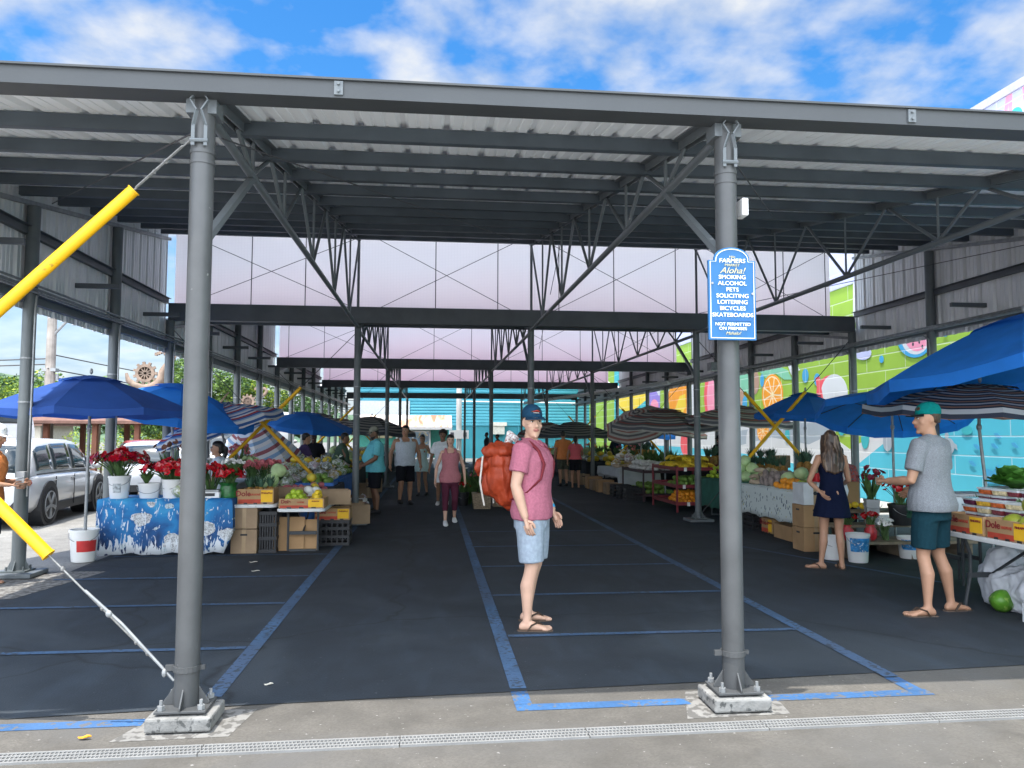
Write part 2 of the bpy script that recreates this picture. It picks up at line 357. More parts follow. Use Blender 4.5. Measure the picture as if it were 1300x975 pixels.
mp = N.new('ShaderNodeMapping'); mp.inputs['Scale'].default_value = (1, 3., .3); L.new(o, mp.inputs['Vector'])
a = ramp(N, L, noise_of(N, L, mp.outputs[0], 1.6, 7, .3), [(.3, (.60, .61, .62)), (.7, (.74, .74, .745))])
L.new(a, b.inputs['Base Color']); b.inputs['Metallic'].default_value = .2
def ribbed(n0, n1, P0, P1, up, period=.305, rib=.035):
    """sheet metal: trapezoid ribs across n0..n1, running from P0(u) to P1(u), raised along up"""
    prof = []
    u = n0
    while u < n1:
        prof += [(u, 0), (u + .05, 0), (u + .055, .006), (u + .075, .006), (u + .08, 0), (u + .13, 0), (u + .135, .006), (u + .155, .006), (u + .16, 0), (u + period - .085, 0), (u + period - .06, rib), (u + period - .025, rib)]
        u += period
    prof.append((u, 0)); k = len(prof)
    q = MB(); up = V(up)
    q.add([V(P0(x)) + up * h for x, h in prof] + [V(P1(x)) + up * h for x, h in prof], [(i, i + 1, k + i + 1, k + i) for i in range(k - 1)])
    return q
purl_m = mat('purlin_paint', (.060, .074, .088), .5, 0, .2, 3, .03, 60)
# roof bays: sheets and purlins
for k in range(4):
    R = ROWS[k]; y0, y1 = (R - .14 if k == 0 else R + .09), R + LB + .22
    ribbed(XL - .15, XR + .25, lambda u: (u, y0, roof_z(y0, R)), lambda u: (u, y1, roof_z(y1, R)), (0, -.16, .98)).build('roof_sheet', roof_m, pav)
    for j in range(10):
        y = R + .80 + .883 * j; z = roof_z(y, R) - .005; h = .098
        q = MB(); q.box((1.735, y, z - h / 2), (12.62, .008, h)); q.box((1.735, y + .034, z - .004), (12.62, .05, .008)); q.box((1.735, y + .034, z - h + .004), (12.62, .05, .008)); q.box((1.735, y + .052, z - h + .018), (12.62, .006, .02))
        q.build('purlin', purl_m, pav)
# row beams (channel with a broad bottom flange)
for k, R in enumerate(ROWS):
    z0, z1 = (3.537, 3.636) if k == 0 else (3.60, 3.885)
    xa, xb = (XL - .3, XR + .4) if k == 0 else (XL, XR)
    f = R - .155 if k == 0 else R - .125
    q = MB(); L_ = xb - xa; cx_ = (xa + xb) / 2
    q.box((cx_, f, (z0 + z1) / 2), (L_, .012, z1 - z0 - .012)); q.box((cx_, f + .08, z0), (L_, .172, .012)); q.box((cx_, f + (.08 if k else .02), z1), (L_, .172 if k else .05, .012))
    if k == 0: q.box((cx_, f - .010, z1 + .002), (L_, .026, .012))
    q.box((cx_, f + .162, z0 + .025), (L_, .010, .045))
    bm = q.build('front_beam' if k == 0 else 'cross_beam', steel_lt if k == 0 else steel_dk, pav)
    if k == 0:
        for xx in (-.55, 2.95, 6.1):
            q = MB(); q.box((xx, f - .012, 3.585), (.05, .012, .08))
            for zz_ in (3.565, 3.608): q.tube([(xx, f - .012, zz_), (xx, f - .03, zz_)], .009, 6)
            q.build('splice_plate', steel, bm)
# columns
def column(x, y, r, zt, front=False, side=False):
    q = MB(); q.tube([(x, y, .05), (x, y, zt)], r, 24)
    if front:
        for z in (zt - .30, zt - .36): q.tube([(x, y, z - .012), (x, y, z + .012)], r + .004, 24)
    c = q.build('column', front_post if front else post_m, pav, smooth=40)
    if front:
        q = MB(); q.box((x, y, .041), (.345, .30, .076)); q.build('concrete_pad', conc, c, bevel=.012)
        q = MB(); q.box((x, y, .098), (.27, .24, .014))
        for ax, ay in ((1, 0), (-1, 0), (0, 1), (0, -1)):
            p = [(r, .105), (.125, .105), (.125, .12), (r, .205)]
            q.prism(p, (x - (.005 if ay else 0), y - (.005 if ax else 0), 0), (ax, ay, 0), (0, 0, 1), (.01 if ay else 0, .01 if ax else 0, 0))
        q.build('base_plate', front_post, c, bevel=.003)
        for ax, ay in ((.105, .092), (-.105, .092), (.105, -.092), (-.105, -.092)):
            q = MB(); q.tube([(x + ax, y + ay, .10), (x + ax, y + ay, .158)], .009, 8); q.tube([(x + ax, y + ay, .106), (x + ax, y + ay, .13)], .02, 6); q.build('anchor_bolt', galv, c)
        # saddle straps at the head and a clamp near the foot
        q = MB()
        for s_ in (-1, 1):
            q.bar((x + s_ * .035, y - r - .012, zt - .28), (x + s_ * .035, y - r - .012, zt - .16), .02, .008)
            q.bar((x + s_ * .035, y - r - .012, zt - .16), (x + s_ * .012, y - r - .03, zt - .08), .02, .008)
            q.bar((x + s_ * .012, y - r - .03, zt - .08), (x + s_ * .05, y - r - .03, zt - .02), .02, .008)
            q.bar((x + s_ * .05, y - r - .03, zt - .02), (x, y - r - .03, zt + .045), .02, .008)
        q.tube([(x - .05, y - r - .012, zt - .25), (x + .05, y - r - .012, zt - .25)], .012, 8)
        q.box((x, y + .02, zt - .03), (.17, .15, .10)); q.build('saddle_bracket', steel, c)
        q = MB(); q.tube([(x, y, .29), (x, y, .32)], r + .008, 20); q.bar((x - r - .05, y, .305), (x - r, y, .305), .02, .03); q.bar((x + r, y, .305), (x + r + .03, y, .305), .014, .025); q.build('foot_clamp', front_post, c)
    else:
        q = MB(); q.box((x, y, .035), (.46, .42, .05)) if not side or y < 12 else q.box((x, y, .03), (.3, .3, .04))
        q.build('concrete_pad', steel, c, bevel=.01)
        q = MB(); q.box((x, y, .07), (.26, .24, .016))
        if y < 25:
            for ax, ay in ((.09, .08), (-.09, .08), (.09, -.08), (-.09, -.08)): q.tube([(x + ax, y + ay, .07), (x + ax, y + ay, .12)], .012, 6)
            for ax, ay in ((1, 0), (-1, 0), (0, 1), (0, -1)):
                q.prism([(r, .075), (.13, .075), (r, .19)], (x - (.005 if ay else 0), y - (.005 if ax else 0), 0), (ax, ay, 0), (0, 0, 1), (.01 if ay else 0, .01 if ax else 0, 0))
        q.build('base_plate', post_m, c)
        q = MB()
        for z in (1.95, 2.45): q.tube([(x, y, z), (x, y, z + .018)], r + .005, 16)
        q.build('steel_strap', galv, c)
    return c
fr_cols = [column(A0, R1, .066, 3.53, True), column(A0 + S, R1, .066, 3.53, True), column(A0 + 2 * S, R1, .066, 3.53, True)]
for R in ROWS[1:]:
    for k in range(3): column(A0 + k * S, R, .06, 3.59)
for k in range(1, 17):
    y = R1 + k * LB / 4
    bay = min(3, int((k - .01) // 4)); zt = roof_z(y, ROWS[bay]) - .19
    for x in (XL, XR): column(x, y, .072, zt if k % 4 else 3.6, False, True)
# trusses between the rows
def truss(x, R):
    q = MB(); y0, y1 = R + .08, R + LB - .05
    tz = lambda y: roof_z(y, R) - .045
    for dx in (-.028, .028): q.bar((x + dx, y0, tz(y0)), (x + dx, y1, tz(y1)), .012, .07); q.bar((x + dx * 1.9, y0, tz(y0) + .03), (x + dx * 1.9, y1, tz(y1) + .03), .055, .008)
    t = q.build('truss', steel, pav)
    q = MB(); q.tube([(x, y0 + .1, 3.50), (x, y1, 3.54)], .030, 10); q.build('bottom_chord', steel, t, smooth=40)
    nod = [1.22, 2.45, 4.15, 6.05, 7.95]
    for i, yb in enumerate(nod):
        q = MB(); Y = R + yb; zb = 3.52
        a = R + (nod[i - 1] + yb) / 2 if i else R + .75
        c_ = R + (yb + nod[i + 1]) / 2 if i < len(nod) - 1 else y1
        for p in (a, Y, c_):
            if tz(p) - zb > .07: q.tube([(x, Y, zb), (x, p, tz(p) - .02)], .018 if p != Y else .014, 6)
        if len(q.v): q.build('web_member', steel, t)
    q = MB(); q.tube([(x, y1, 3.54), (x, y1, tz(y1))], .024, 6); q.build('end_post', steel, t)
    q = MB(); q.bar((x, R + .06, 2.72), (x, R + 1.22, 3.50), .045, .045); q.build('knee_brace', steel, t)
for R in ROWS[:4]:
    for k in range(3): truss(A0 + k * S, R)
# clerestory shade screens with seams, frame and wire crosses
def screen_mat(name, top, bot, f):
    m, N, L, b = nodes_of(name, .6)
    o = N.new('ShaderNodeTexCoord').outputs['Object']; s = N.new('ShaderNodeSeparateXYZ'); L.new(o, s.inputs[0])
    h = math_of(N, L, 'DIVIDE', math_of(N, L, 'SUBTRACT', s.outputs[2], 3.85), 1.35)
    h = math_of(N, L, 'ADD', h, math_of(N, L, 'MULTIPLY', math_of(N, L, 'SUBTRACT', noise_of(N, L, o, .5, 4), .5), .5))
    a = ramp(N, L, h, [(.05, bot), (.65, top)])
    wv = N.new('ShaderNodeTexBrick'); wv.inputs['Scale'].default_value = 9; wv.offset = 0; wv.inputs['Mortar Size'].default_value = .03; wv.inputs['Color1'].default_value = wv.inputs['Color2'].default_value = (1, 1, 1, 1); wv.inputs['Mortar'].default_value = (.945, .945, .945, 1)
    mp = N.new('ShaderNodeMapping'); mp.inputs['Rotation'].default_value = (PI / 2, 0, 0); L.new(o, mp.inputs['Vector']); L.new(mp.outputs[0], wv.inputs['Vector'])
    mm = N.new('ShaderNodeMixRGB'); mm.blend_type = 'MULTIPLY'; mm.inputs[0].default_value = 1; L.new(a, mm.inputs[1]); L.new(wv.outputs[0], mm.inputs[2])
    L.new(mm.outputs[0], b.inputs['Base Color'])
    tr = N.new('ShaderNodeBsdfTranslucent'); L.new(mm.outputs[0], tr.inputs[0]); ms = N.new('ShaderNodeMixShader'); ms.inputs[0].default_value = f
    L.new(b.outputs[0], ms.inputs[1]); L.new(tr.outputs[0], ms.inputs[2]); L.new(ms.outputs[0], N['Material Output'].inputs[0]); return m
scr = [screen_mat('shade_fabric', (.74, .72, .735), (.76, .69, .705), .80), screen_mat('pink_cast_screen', (.76, .72, .75), (.79, .68, .715), .80), screen_mat('rose_cast_screen', (.79, .71, .745), (.79, .655, .70), .78)]  # pink cast of the light is put into the fabric colour, stronger each bay
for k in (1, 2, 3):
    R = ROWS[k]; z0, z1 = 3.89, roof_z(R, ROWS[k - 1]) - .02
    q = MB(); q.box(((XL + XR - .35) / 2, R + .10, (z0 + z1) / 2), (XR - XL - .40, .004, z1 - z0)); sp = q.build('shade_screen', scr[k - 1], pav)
    for x in (-4.3, -3.25, -2.3, -1.35, .05, 1.2, 2.35, 3.4, 4.6, 5.7, 6.75, 7.6):
        q = MB(); q.tube([(x, R + .085, z0), (x, R + .085, z1)], .009, 5); q.build('seam_rod', cable_dk, sp)
    for xa, xb in ((-4.4, -1.4), (-1.0, 1.5), (2.2, 4.7), (5.2, 7.6)):
        for p, r_ in ((xa, xb), (xb, xa)):
            q = MB(); q.tube([(p, R + .075, z0), (r_, R + .075, z1)], .006, 5); q.build('brace_cable', cable_dk, sp)
# corrugated side walls, girts, rails
for x, s_ in ((XL - .085, -1), (XR + .085, 1)):
    for k in range(4):
        R = ROWS[k]; zb = 3.03 if s_ < 0 else 3.2
        ribbed(R, R + LB - .05, lambda u: (x, u, zb), lambda u: (x, u, roof_z(u, R) + .004), (s_, 0, 0), .305, .04).build('side_wall', wall_m, pav)
        q = MB(); q.bar((x - s_ * .05, R + .05, roof_z(R + .05, R) - .15), (x - s_ * .05, R + LB - .05, roof_z(R + LB - .05, R) - .15), .05, .05); q.build('wall_rail', galv, pav)
        for z, t in ((zb + .13, .10), (3.93, .09)):
            if z > 3.9: q = MB(); q.box((x - s_ * .035, R + (LB + 1.2) / 2, z), (.06, LB - 1.3, t)); q.box((x - s_ * .06, R + (LB + 1.2) / 2, z + t / 2), (.10, LB - 1.3, .008))
            else: q = MB(); q.box((x - s_ * .035, R + LB / 2, z), (.06, LB - .06, t)); q.box((x - s_ * .05, R + LB / 2, z + t / 2), (.10, LB - .06, .008))
            q.build('wall_girt', steel_dk if z > 3.9 else steel, pav)
    q = MB()
    for z, r_ in ((3.235, .016), (3.275, .014), (3.20, .014)) if s_ < 0 else ((3.31, .028), (3.35, .014)):
        q.tube([(x - s_ * (.20 + .02 * (z > 3.25)), R1, z), (x - s_ * (.20 + .02 * (z > 3.25)), 43, z)], r_, 6)
    q.build('conduit_run', galv, pav, smooth=40)
    for k in range(1, 16):
        y = R1 + (k + .48) * LB / 4
        q = MB(); q.bar((x - s_ * .07, y, 3.52), (x - s_ * .62, y, 3.52), .05, .06); q.build('light_bracket', steel_dk, pav)
    for k in range(2, 10):
        y = R1 + k * LB / 4 - .16
        q = MB(); xx = x - s_ * .2; q.tube([(xx, y + .5, 3.24), (xx, y + .2, 3.235), (xx, y + .07, 3.16), (xx, y + .05, 3.0), (xx, y + .05, .9)], .012, 6); q.build('conduit_drop', galv, pav, smooth=40)
for x, y, z, r_ in ((XL + .12, 8.98, 1.12, .0),):
    q = MB(); q.box((x + .06, y - .1, z), (.09, .07, .14)); q.build('junction_box', grey_pl, pav, bevel=.006)
# wire braces with yellow sleeves: (x_top, z_top, x_foot, z_foot, row, sleeve from, to)
def brace(xt, zt, xb, zb, y, t0, t1, rs=.034, thin=.0055, m_=cable_m):
    a, b_ = V((xt, y, zt)), V((xb, y, zb)); q = MB(); q.tube([a, b_], thin, 6)
    if y < 5:
        q.tube([a.lerp(b_, .01) + V((0, -.012, .0)), a.lerp(b_, .09) + V((0, -.012, .0))], thin * .8, 6)
        for t in (.04, .06, .85, .93) if zt > zb and xt > xb else (.93, .80, .87, .95):
            p = a.lerp(b_, t); q.ell(p, (.012, .012, .015), 6, 4)
    c = q.build('wire_brace', m_, pav)
    q = MB(); q.tube([a.lerp(b_, t0), a.lerp(b_, t1)], rs, 16); q.build('yellow_sleeve', yellow_m, c, smooth=40)
    if y < 5:
        q = MB()
        for t in (t0, t1): d = (b_ - a).normalized(); p = a.lerp(b_, t); q.tube([p - d * .004, p + d * .004], rs + .004, 16)
        q.build('sleeve_rim', yellow_m, c)
xl_ = XL + .07
brace(-1.41, 3.29, xl_, .12, R1 - .03, .095, .80)
brace(xl_, 3.37, -1.41, .22, R1 + .03, .33, .775)
q = MB(); q.tube([(A0 - .55, R1 - .02, .74), (A0 - .35, R1 - .01, .55), (A0 - .07, R1, .235)], .008, 8); q.ell((A0 - .42, R1 - .02, .61), (.018, .014, .02), 8, 6); q.ell((A0 - .12, R1 - .01, .28), (.014, .014, .024), 8, 6); q.build('turnbuckle', galv, pav)
for R in ROWS[1:4]:
    brace(xl_, 3.42, -1.40, .15, R, .46, .78, .032, .007, cable_dk); brace(-1.40, 3.42, xl_, .15, R + .08, .30, .80, .032, .007, cable_dk)
    xa, xb = A0 + 2 * S + .05, XR - .07
    brace(xb, 3.42, xa, .15, R, .30, .80, .032, .007, cable_dk); brace(xa, 3.42, xb, .15, R + .08, .305, .76, .032, .007, cable_dk)
# loose tie wires under the roof
for a, b_ in (((A0 + .05, R1 + .2, 3.4), (1.2, R1 + 6.5, 4.45)), ((A0 + S + .1, R1 + .1, 3.35), (3.6, R1 + 3.2, 3.95)), ((-1.4, R1, 3.35), (-4.3, R1 + 4.5, 4.2)), ((1.9, 11, 4.6), (2.6, 18.5, 3.7)), ((8.0, 6.0, 3.9), (5.0, 13.9, 3.9))):
    q = MB(); q.tube([a, b_], .0055, 5); q.build('tie_wire', cable_dk, pav)
q = MB(); q.box((A0 + S + .115, R1 + .02, 3.02), (.04, .10, .11)); q.build('sensor_box', white_pl, pav, bevel=.006)
q = MB(); q.tube([(7.6, 24, 3.3), (4.9, 40.5, 3.3)], .07, 8); q.tube([(7.7, 22, 3.36), (7.6, 26, 3.3)], .05, 8); q.build('duct_pipe', mat('white_paint', (.62, .64, .64), .5), pav)
q = MB(); q.box((7.55, 19.6, 3.42), (.5, .3, .22))
for k in range(5): q.tube([(7.45 + .06 * k, 19.5, 3.4), (7.7 + .07 * k, 19.2, 2.4)], .008, 5)
q.build('cable_box', galv, pav)

# notice sign on the right front column
sg = thing('notice_sign', 'blue arched notice board listing banned activities, strapped to the right front column', 'sign', (A0 + S - .015, R1 - .115, 2.455))
sblue = mat('sign_blue', (.009, .105, .27), .4, 0, .03, 3); swhite = mat('sign_white', (.86, .87, .86), .4, 0, .03); sgold = mat('sign_cream', (.5, .46, .28), .4)
def arch(w, h, r):
    pts = [(-w, -h), (w, -h), (w, h - r * .62)]
    pts += [(w - r * .28 + r * .0, h - r * .62 + 0)]
    cxr = w - r * .28
    pts += [(cxr * math.cos(t), h - r * .62 + (r * .62) * math.sin(t) ** .8) for t in [PI * k / 16 for k in range(1, 16)]]
    pts += [(-w + r * .28, h - r * .62), (-w, h - r * .62)]
    return pts
q = MB(); q.prism(arch(.147, .282, .13), (0, 0, 0), (1, 0, 0), (0, 0, 1), (0, .02, 0)); q.build('board', sblue, sg)
q = MB(); P1, P2 = arch(.137, .272, .125), arch(.1335, .2685, .122); n_ = len(P1)
for i in range(n_):
    j = (i + 1) % n_; q.add([(P1[i][0], -.003, P1[i][1]), (P1[j][0], -.003, P1[j][1]), (P2[j][0], -.003, P2[j][1]), (P2[i][0], -.003, P2[i][1]), (P1[i][0], .001, P1[i][1]), (P1[j][0], .001, P1[j][1])], [(0, 1, 2, 3), (0, 4, 5, 1)])
q.build('border', swhite, sg)
q = MB(); q.box((0, -.0035, -.165), (.235, .003, .004)); q.build('divider', mat('sign_navy', (.02, .1, .3), .5), sg)
for s_, size, z, mm, sh, bo in (('Hilo', .020, .222, sgold, .2, 0), ('FARMERS', .036, .198, swhite, .12, .0012), ('MARKET', .022, .172, sgold, .12, .0006), ('Aloha!', .052, .138, sgold, .35, .0008),
    ('SMOKING', .034, .098, swhite, 0, .0012), ('ALCOHOL', .034, .060, swhite, 0, .0012), ('PETS', .034, .022, swhite, 0, .0012), ('SOLICITING', .034, -.016, swhite, 0, .0012), ('LOITERING', .034, -.054, swhite, 0, .0012), ('BICYCLES', .034, -.092, swhite, 0, .0012), ('SKATEBOARDS', .034, -.132, swhite, 0, .0012),
    ('NOT PERMITTED', .026, -.188, swhite, 0, .0008), ('ON PREMISES', .026, -.214, swhite, 0, .0008), ('Mahalo!', .026, -.242, sgold, .35, .0004)):
    lettering(s_, size, mm, sg, (0, -.004, z), shear=sh, wscale=1.12, bold=0)
q = MB(); q.tube([(0, .115, .2), (0, .115, .215)], .072, 20); q.tube([(0, .115, -.2), (0, .115, -.215)], .072, 20); q.build('strap', galv, sg)
q = MB()
for x_, z_ in ((-.125, .06), (.125, .0)): q.tube([(x_, -.008, z_), (x_, .0, z_)], .007, 8)
q.build('screw', galv, sg)
# ---------------------------------------------------------------- mural wall on the right
WX = 11.0
mw = thing('mural_wall', 'block wall with a bright painted fruit mural along the right side of the market', 'wall', (0, 0, 0))
def block_paint(name, c, edge=1.35):
    m, N, L, b = nodes_of(name, .7)
    o = N.new('ShaderNodeTexCoord').outputs['Object']
    mp = N.new('ShaderNodeMapping'); mp.inputs['Rotation'].default_value = (PI / 2, 0, PI / 2); L.new(o, mp.inputs['Vector'])
    s = N.new('ShaderNodeSeparateXYZ'); L.new(o, s.inputs[0]); cmb = N.new('ShaderNodeCombineXYZ'); L.new(s.outputs[1], cmb.inputs[0]); L.new(s.outputs[2], cmb.inputs[1])
    br = N.new('ShaderNodeTexBrick'); br.inputs['Scale'].default_value = 1; br.inputs['Brick Width'].default_value = 1.6; br.inputs['Row Height'].default_value = .40; br.inputs['Mortar Size'].default_value = .016; br.inputs['Mortar Smooth'].default_value = .4
    L.new(cmb.outputs[0], br.inputs['Vector'])
    br.inputs['Color1'].default_value = (*c, 1); br.inputs['Color2'].default_value = (*[x * .93 for x in c], 1); br.inputs['Mortar'].default_value = (*[min(.88, x * .6 + .34) for x in c], 1)
    n = noise_of(N, L, o, 1.6, 6)
    a = mixc(N, L, math_of(N, L, 'MULTIPLY', ramp(N, L, n, [(.4, (0, 0, 0)), (.7, (1, 1, 1))]), .25), br.outputs[0], tuple(x * .7 for x in c))
    L.new(a, b.inputs['Base Color'])
    bp = N.new('ShaderNodeBump'); bp.inputs['Strength'].default_value = .4; bp.inputs['Distance'].default_value = .02; bp.invert = True; L.new(br.outputs['Fac'], bp.inputs['Height']); L.new(bp.outputs[0], b.inputs['Normal'])
    return m
lime = block_paint('mural_lime', (.30, .48, .05)); aqua = block_paint('mural_aqua', (.08, .50, .65)); mwhite = block_paint('mural_white', (.64, .66, .68)); mgrey = block_paint('mural_grey', (.36, .42, .48))
orange_p = block_paint('mural_orange', (.90, .34, .02)); cream_p = block_paint('mural_cream', (.90, .74, .45)); pink_p = block_paint('mural_pink', (.86, .30, .42)); red_p = block_paint('mural_red', (.80, .10, .12)); teal_p = block_paint('mural_teal', (.05, .45, .50))
blue_p = block_paint('mural_blue', (.06, .36, .62)); yel_p = block_paint('mural_yellow', (.90, .66, .05)); pur_p = block_paint('mural_purple', (.30, .22, .62)); lav_p = block_paint('mural_lavender', (.50, .52, .74)); brown_p = block_paint('mural_brown', (.45, .28, .2)); gre_p = block_paint('mural_green', (.22, .55, .35)); dk_p = block_paint('mural_dark', (.03, .05, .06))
q = MB(); q.box((WX + .15, 25, 4.05), (.3, 60, 8.3)); q.build('wall', lime, mw); q = MB(); q.box((WX + .13, 25, 8.23), (.40, 60.1, .16)); q.build('coping', mat('coping_paint', (.42, .42, .50), .7), mw)
LAY = [0]
def patch(poly, m_, name='painted_shape'):
    """paint shape given by outline on the wall plane (y, z), a few mm thick"""
    LAY[0] += 1; d = .003 + .0003 * LAY[0]
    q = MB(); q.prism([(p[0], p[1]) for p in poly], (WX - d, 0, 0), (0, 1, 0), (0, 0, 1), (.0025, 0, 0)); return q.build(name, m_, mw)
def pp(pts): return [wall_point(x, y, WX) for x, y in pts]
def el(cx, cy, rx, ry, n=28, a0=0, a1=2 * PI): return pp([(cx + rx * math.cos(a0 + (a1 - a0) * i / n), cy + ry * math.sin(a0 + (a1 - a0) * i / n)) for i in range(n + (a1 - a0 < 6.2))])
# sea and waves low on the near part
patch([(-4, 0), (19.5, 0), (19.5, .8), (17.6, 1.5), (16, 1.9), (14.6, 2.2), (13.6, 2.35), (12.3, 2.4), (10.5, 2.5), (-4, 2.6)], aqua, 'painted_sea')
patch([(46, 0), (46, 1.75), (33, 1.9), (27, 2.2), (24, 2.35), (21, 1.9), (19.3, 1.25), (17.8, 1.75), (16.1, 2.2), (14.6, 2.45), (13, 2.75), (11, 2.9), (8, 3.0), (8, 2.75), (11, 2.62), (13, 2.5), (14.6, 2.25), (16.2, 1.95), (17.8, 1.4), (19.5, .6), (19.5, 0)], mwhite, 'painted_foam')
patch([(27, 1.2), (24, 1.55), (21.5, 1.35), (19.6, 1.8), (18, 2.15), (16.4, 2.35), (15, 2.48), (13.4, 2.78), (13.2, 2.95), (15, 2.72), (17, 2.6), (19, 2.5), (21, 2.15), (23.5, 1.95), (27, 1.75)], mgrey, 'painted_swoosh')
patch([(46, 0), (46, 1.1), (33, 1.1), (27, 1.0), (23, .8), (19.6, .5), (19.5, 0)], aqua, 'painted_sea')
# far end: yellow, teal, purple fields
patch(pp([(780, 475), (838, 452), (838, 530), (780, 535)]) , pur_p, 'painted_field'); patch(pp([(780, 470), (822, 458), (822, 530), (780, 535)]), teal_p, 'painted_field')
patch(pp([(786, 486), (800, 482), (803, 500), (812, 498), (816, 478), (822, 480), (820, 508), (806, 520), (796, 526), (786, 518)]), yel_p, 'painted_leaf')
patch(pp([(834, 498), (836, 482), (842, 474), (849, 484), (850, 505), (846, 520), (841, 522), (846, 505), (844, 488), (840, 490), (837, 503)]), mwhite, 'painted_arc')
patch(el(831, 515, 5, 8), pink_p, 'painted_flower')
patch(pp([(848, 500), (858, 478), (872, 470), (880, 474), (876, 505), (872, 530), (852, 532)]), orange_p, 'painted_papaya')
patch(pp([(857, 520), (863, 503), (870, 500), (871, 516), (866, 526)]), yel_p, 'painted_seeds')
patch(pp([(874, 470), (884, 466), (884, 545), (871, 545)]), mwhite, 'painted_field')
patch(el(903, 503, 9, 34), red_p, 'painted_dragonfruit'); patch(el(905, 505, 7.5, 29), pink_p, 'painted_dragonfruit')
patch(pp([(926, 478), (952, 462), (962, 470), (955, 505), (936, 510)]), gre_p, 'painted_leaf')
patch(el(938, 505, 7, 14), brown_p, 'painted_seed_pod'); patch(el(958, 485, 6, 16), brown_p, 'painted_seed_pod')
patch(pp([(963, 470), (985, 463), (1000, 470), (1006, 482), (996, 482), (985, 474), (972, 480)]), gre_p, 'painted_leaf')
def slice_(cx, cy, rx, ry):
    patch(el(cx, cy, rx, ry), orange_p, 'painted_orange_slice'); patch(el(cx, cy, rx * .88, ry * .9), cream_p, 'painted_orange_slice')
    for k in range(9):
        a0 = 2 * PI * k / 9 + .1; a1 = 2 * PI * (k + 1) / 9 - .02
        patch(pp([(cx + .1 * rx * math.cos((a0 + a1) / 2), cy + .1 * ry * math.sin((a0 + a1) / 2)), (cx + .8 * rx * math.cos(a0), cy + .82 * ry * math.sin(a0)), (cx + .84 * rx * math.cos((a0 + a1) / 2), cy + .86 * ry * math.sin((a0 + a1) / 2)), (cx + .8 * rx * math.cos(a1), cy + .82 * ry * math.sin(a1))]), orange_p, 'painted_segment')
slice_(981, 501, 13.5, 26); slice_(969, 547, 7.5, 14)
patch(pp([(1000, 462), (1010, 458), (1016, 470), (1005, 476)]), mwhite, 'painted_field')
patch(el(1023, 477, 4, 9), blue_p, 'painted_drop'); patch(el(1038, 482, 4, 8), blue_p, 'painted_drop'); patch(el(946, 513, 3, 10), blue_p, 'painted_drop'); patch(el(968, 483, 2.5, 8), blue_p, 'painted_drop')
patch(el(1000, 553, 3, 10), teal_p, 'painted_drop'); patch(el(1069, 540, 5, 13), teal_p, 'painted_drop'); patch(el(1099, 556, 5, 14), teal_p, 'painted_drop')
patch(el(1056, 500, 19, 24), red_p, 'painted_ball'); patch(el(1060, 500, 17, 25), mwhite, 'painted_ball')
patch(pp([(1036, 480), (1041, 477), (1050, 530), (1044, 535)]), red_p, 'painted_stripe')
patch(el(1096, 448, 11, 9), lav_p, 'painted_cloud')
patch(el(1162, 430, 22, 24, 24, 0, PI), blue_p, 'painted_melon_rind'); patch(el(1163, 429, 18, 21, 24, 0, PI), mwhite, 'painted_melon_rind'); patch(el(1165, 428, 15, 18, 24, 0, PI), pink_p, 'painted_watermelon')
for x_, y_ in ((1160, 437), (1168, 434), (1172, 440)): patch(el(x_, y_, 1.2, 2.6, 8), dk_p, 'painted_pip')
patch(el(1120, 456, 3, 5, 8), blue_p, 'painted_star'); patch(el(1201, 425, 3, 2.5, 8), blue_p, 'painted_star')
patch(el(871, 562, 6.5, 17), red_p, 'painted_fruit'); patch(el(928, 560, 5, 14), gre_p, 'painted_leaf'); patch(el(952, 560, 4, 16), mwhite, 'painted_leaf')
patch(el(1128, 560, 6, 13), mgrey, 'painted_leaf'); patch(el(1229, 546, 7, 6), teal_p, 'painted_leaf')
patch(pp([(1084, 280), (1128, 275), (1122, 345), (1112, 405), (1084, 410)]), mwhite, 'painted_field'); patch(pp([(1092, 345), (1104, 330), (1112, 345), (1102, 372)]), lime, 'painted_leaf'); patch(pp([(1094, 375), (1106, 368), (1108, 400), (1096, 404)]), orange_p, 'painted_field')
# turtle, fish
patch(el(1205, 567, 8, 11), mgrey, 'painted_turtle'); patch(el(1203, 553, 2.5, 4), mgrey, 'painted_turtle'); patch(pp([(1212, 562), (1216, 565), (1217, 572), (1211, 567)]), mgrey, 'painted_turtle'); patch(pp([(1199, 575), (1203, 577), (1201, 583), (1198, 583)]), mgrey, 'painted_turtle')
for x_, y_ in ((1268, 553), (1264, 566), (1290, 565), (1236, 588), (1242, 567)): patch(pp([(x_ - 5, y_ - 3), (x_, y_ - 3), (x_ + 5, y_ + 3), (x_ + 1, y_ + 4), (x_ - 3, y_ + 1)]), blue_p, 'painted_fish')
patch(pp([(1248, 606), (1254, 595), (1262, 598), (1268, 590), (1272, 604), (1270, 614), (1252, 614)]), blue_p, 'painted_coral')
# upper wall seen over the roof
patch([(-4, 5.6), (44, 5.6), (44, 8.146), (-4, 8.146)], lav_p, 'painted_field')
for y_ in (10.6, 11.3, 11.8, 12.4, 12.75, 13.3, 13.75, 14.1): patch([(y_, 5.6), (y_ + .09, 5.6), (y_ - .12 + .3 * math.sin(y_ * 9), 8.14), (y_ - .21 + .3 * math.sin(y_ * 9), 8.14)], pink_p, 'painted_stripe')
patch([(13.12 + .17 * math.cos(t * PI / 9), 7.66 + .17 * math.sin(t * PI / 9)) for t in range(18)], teal_p, 'painted_dot')

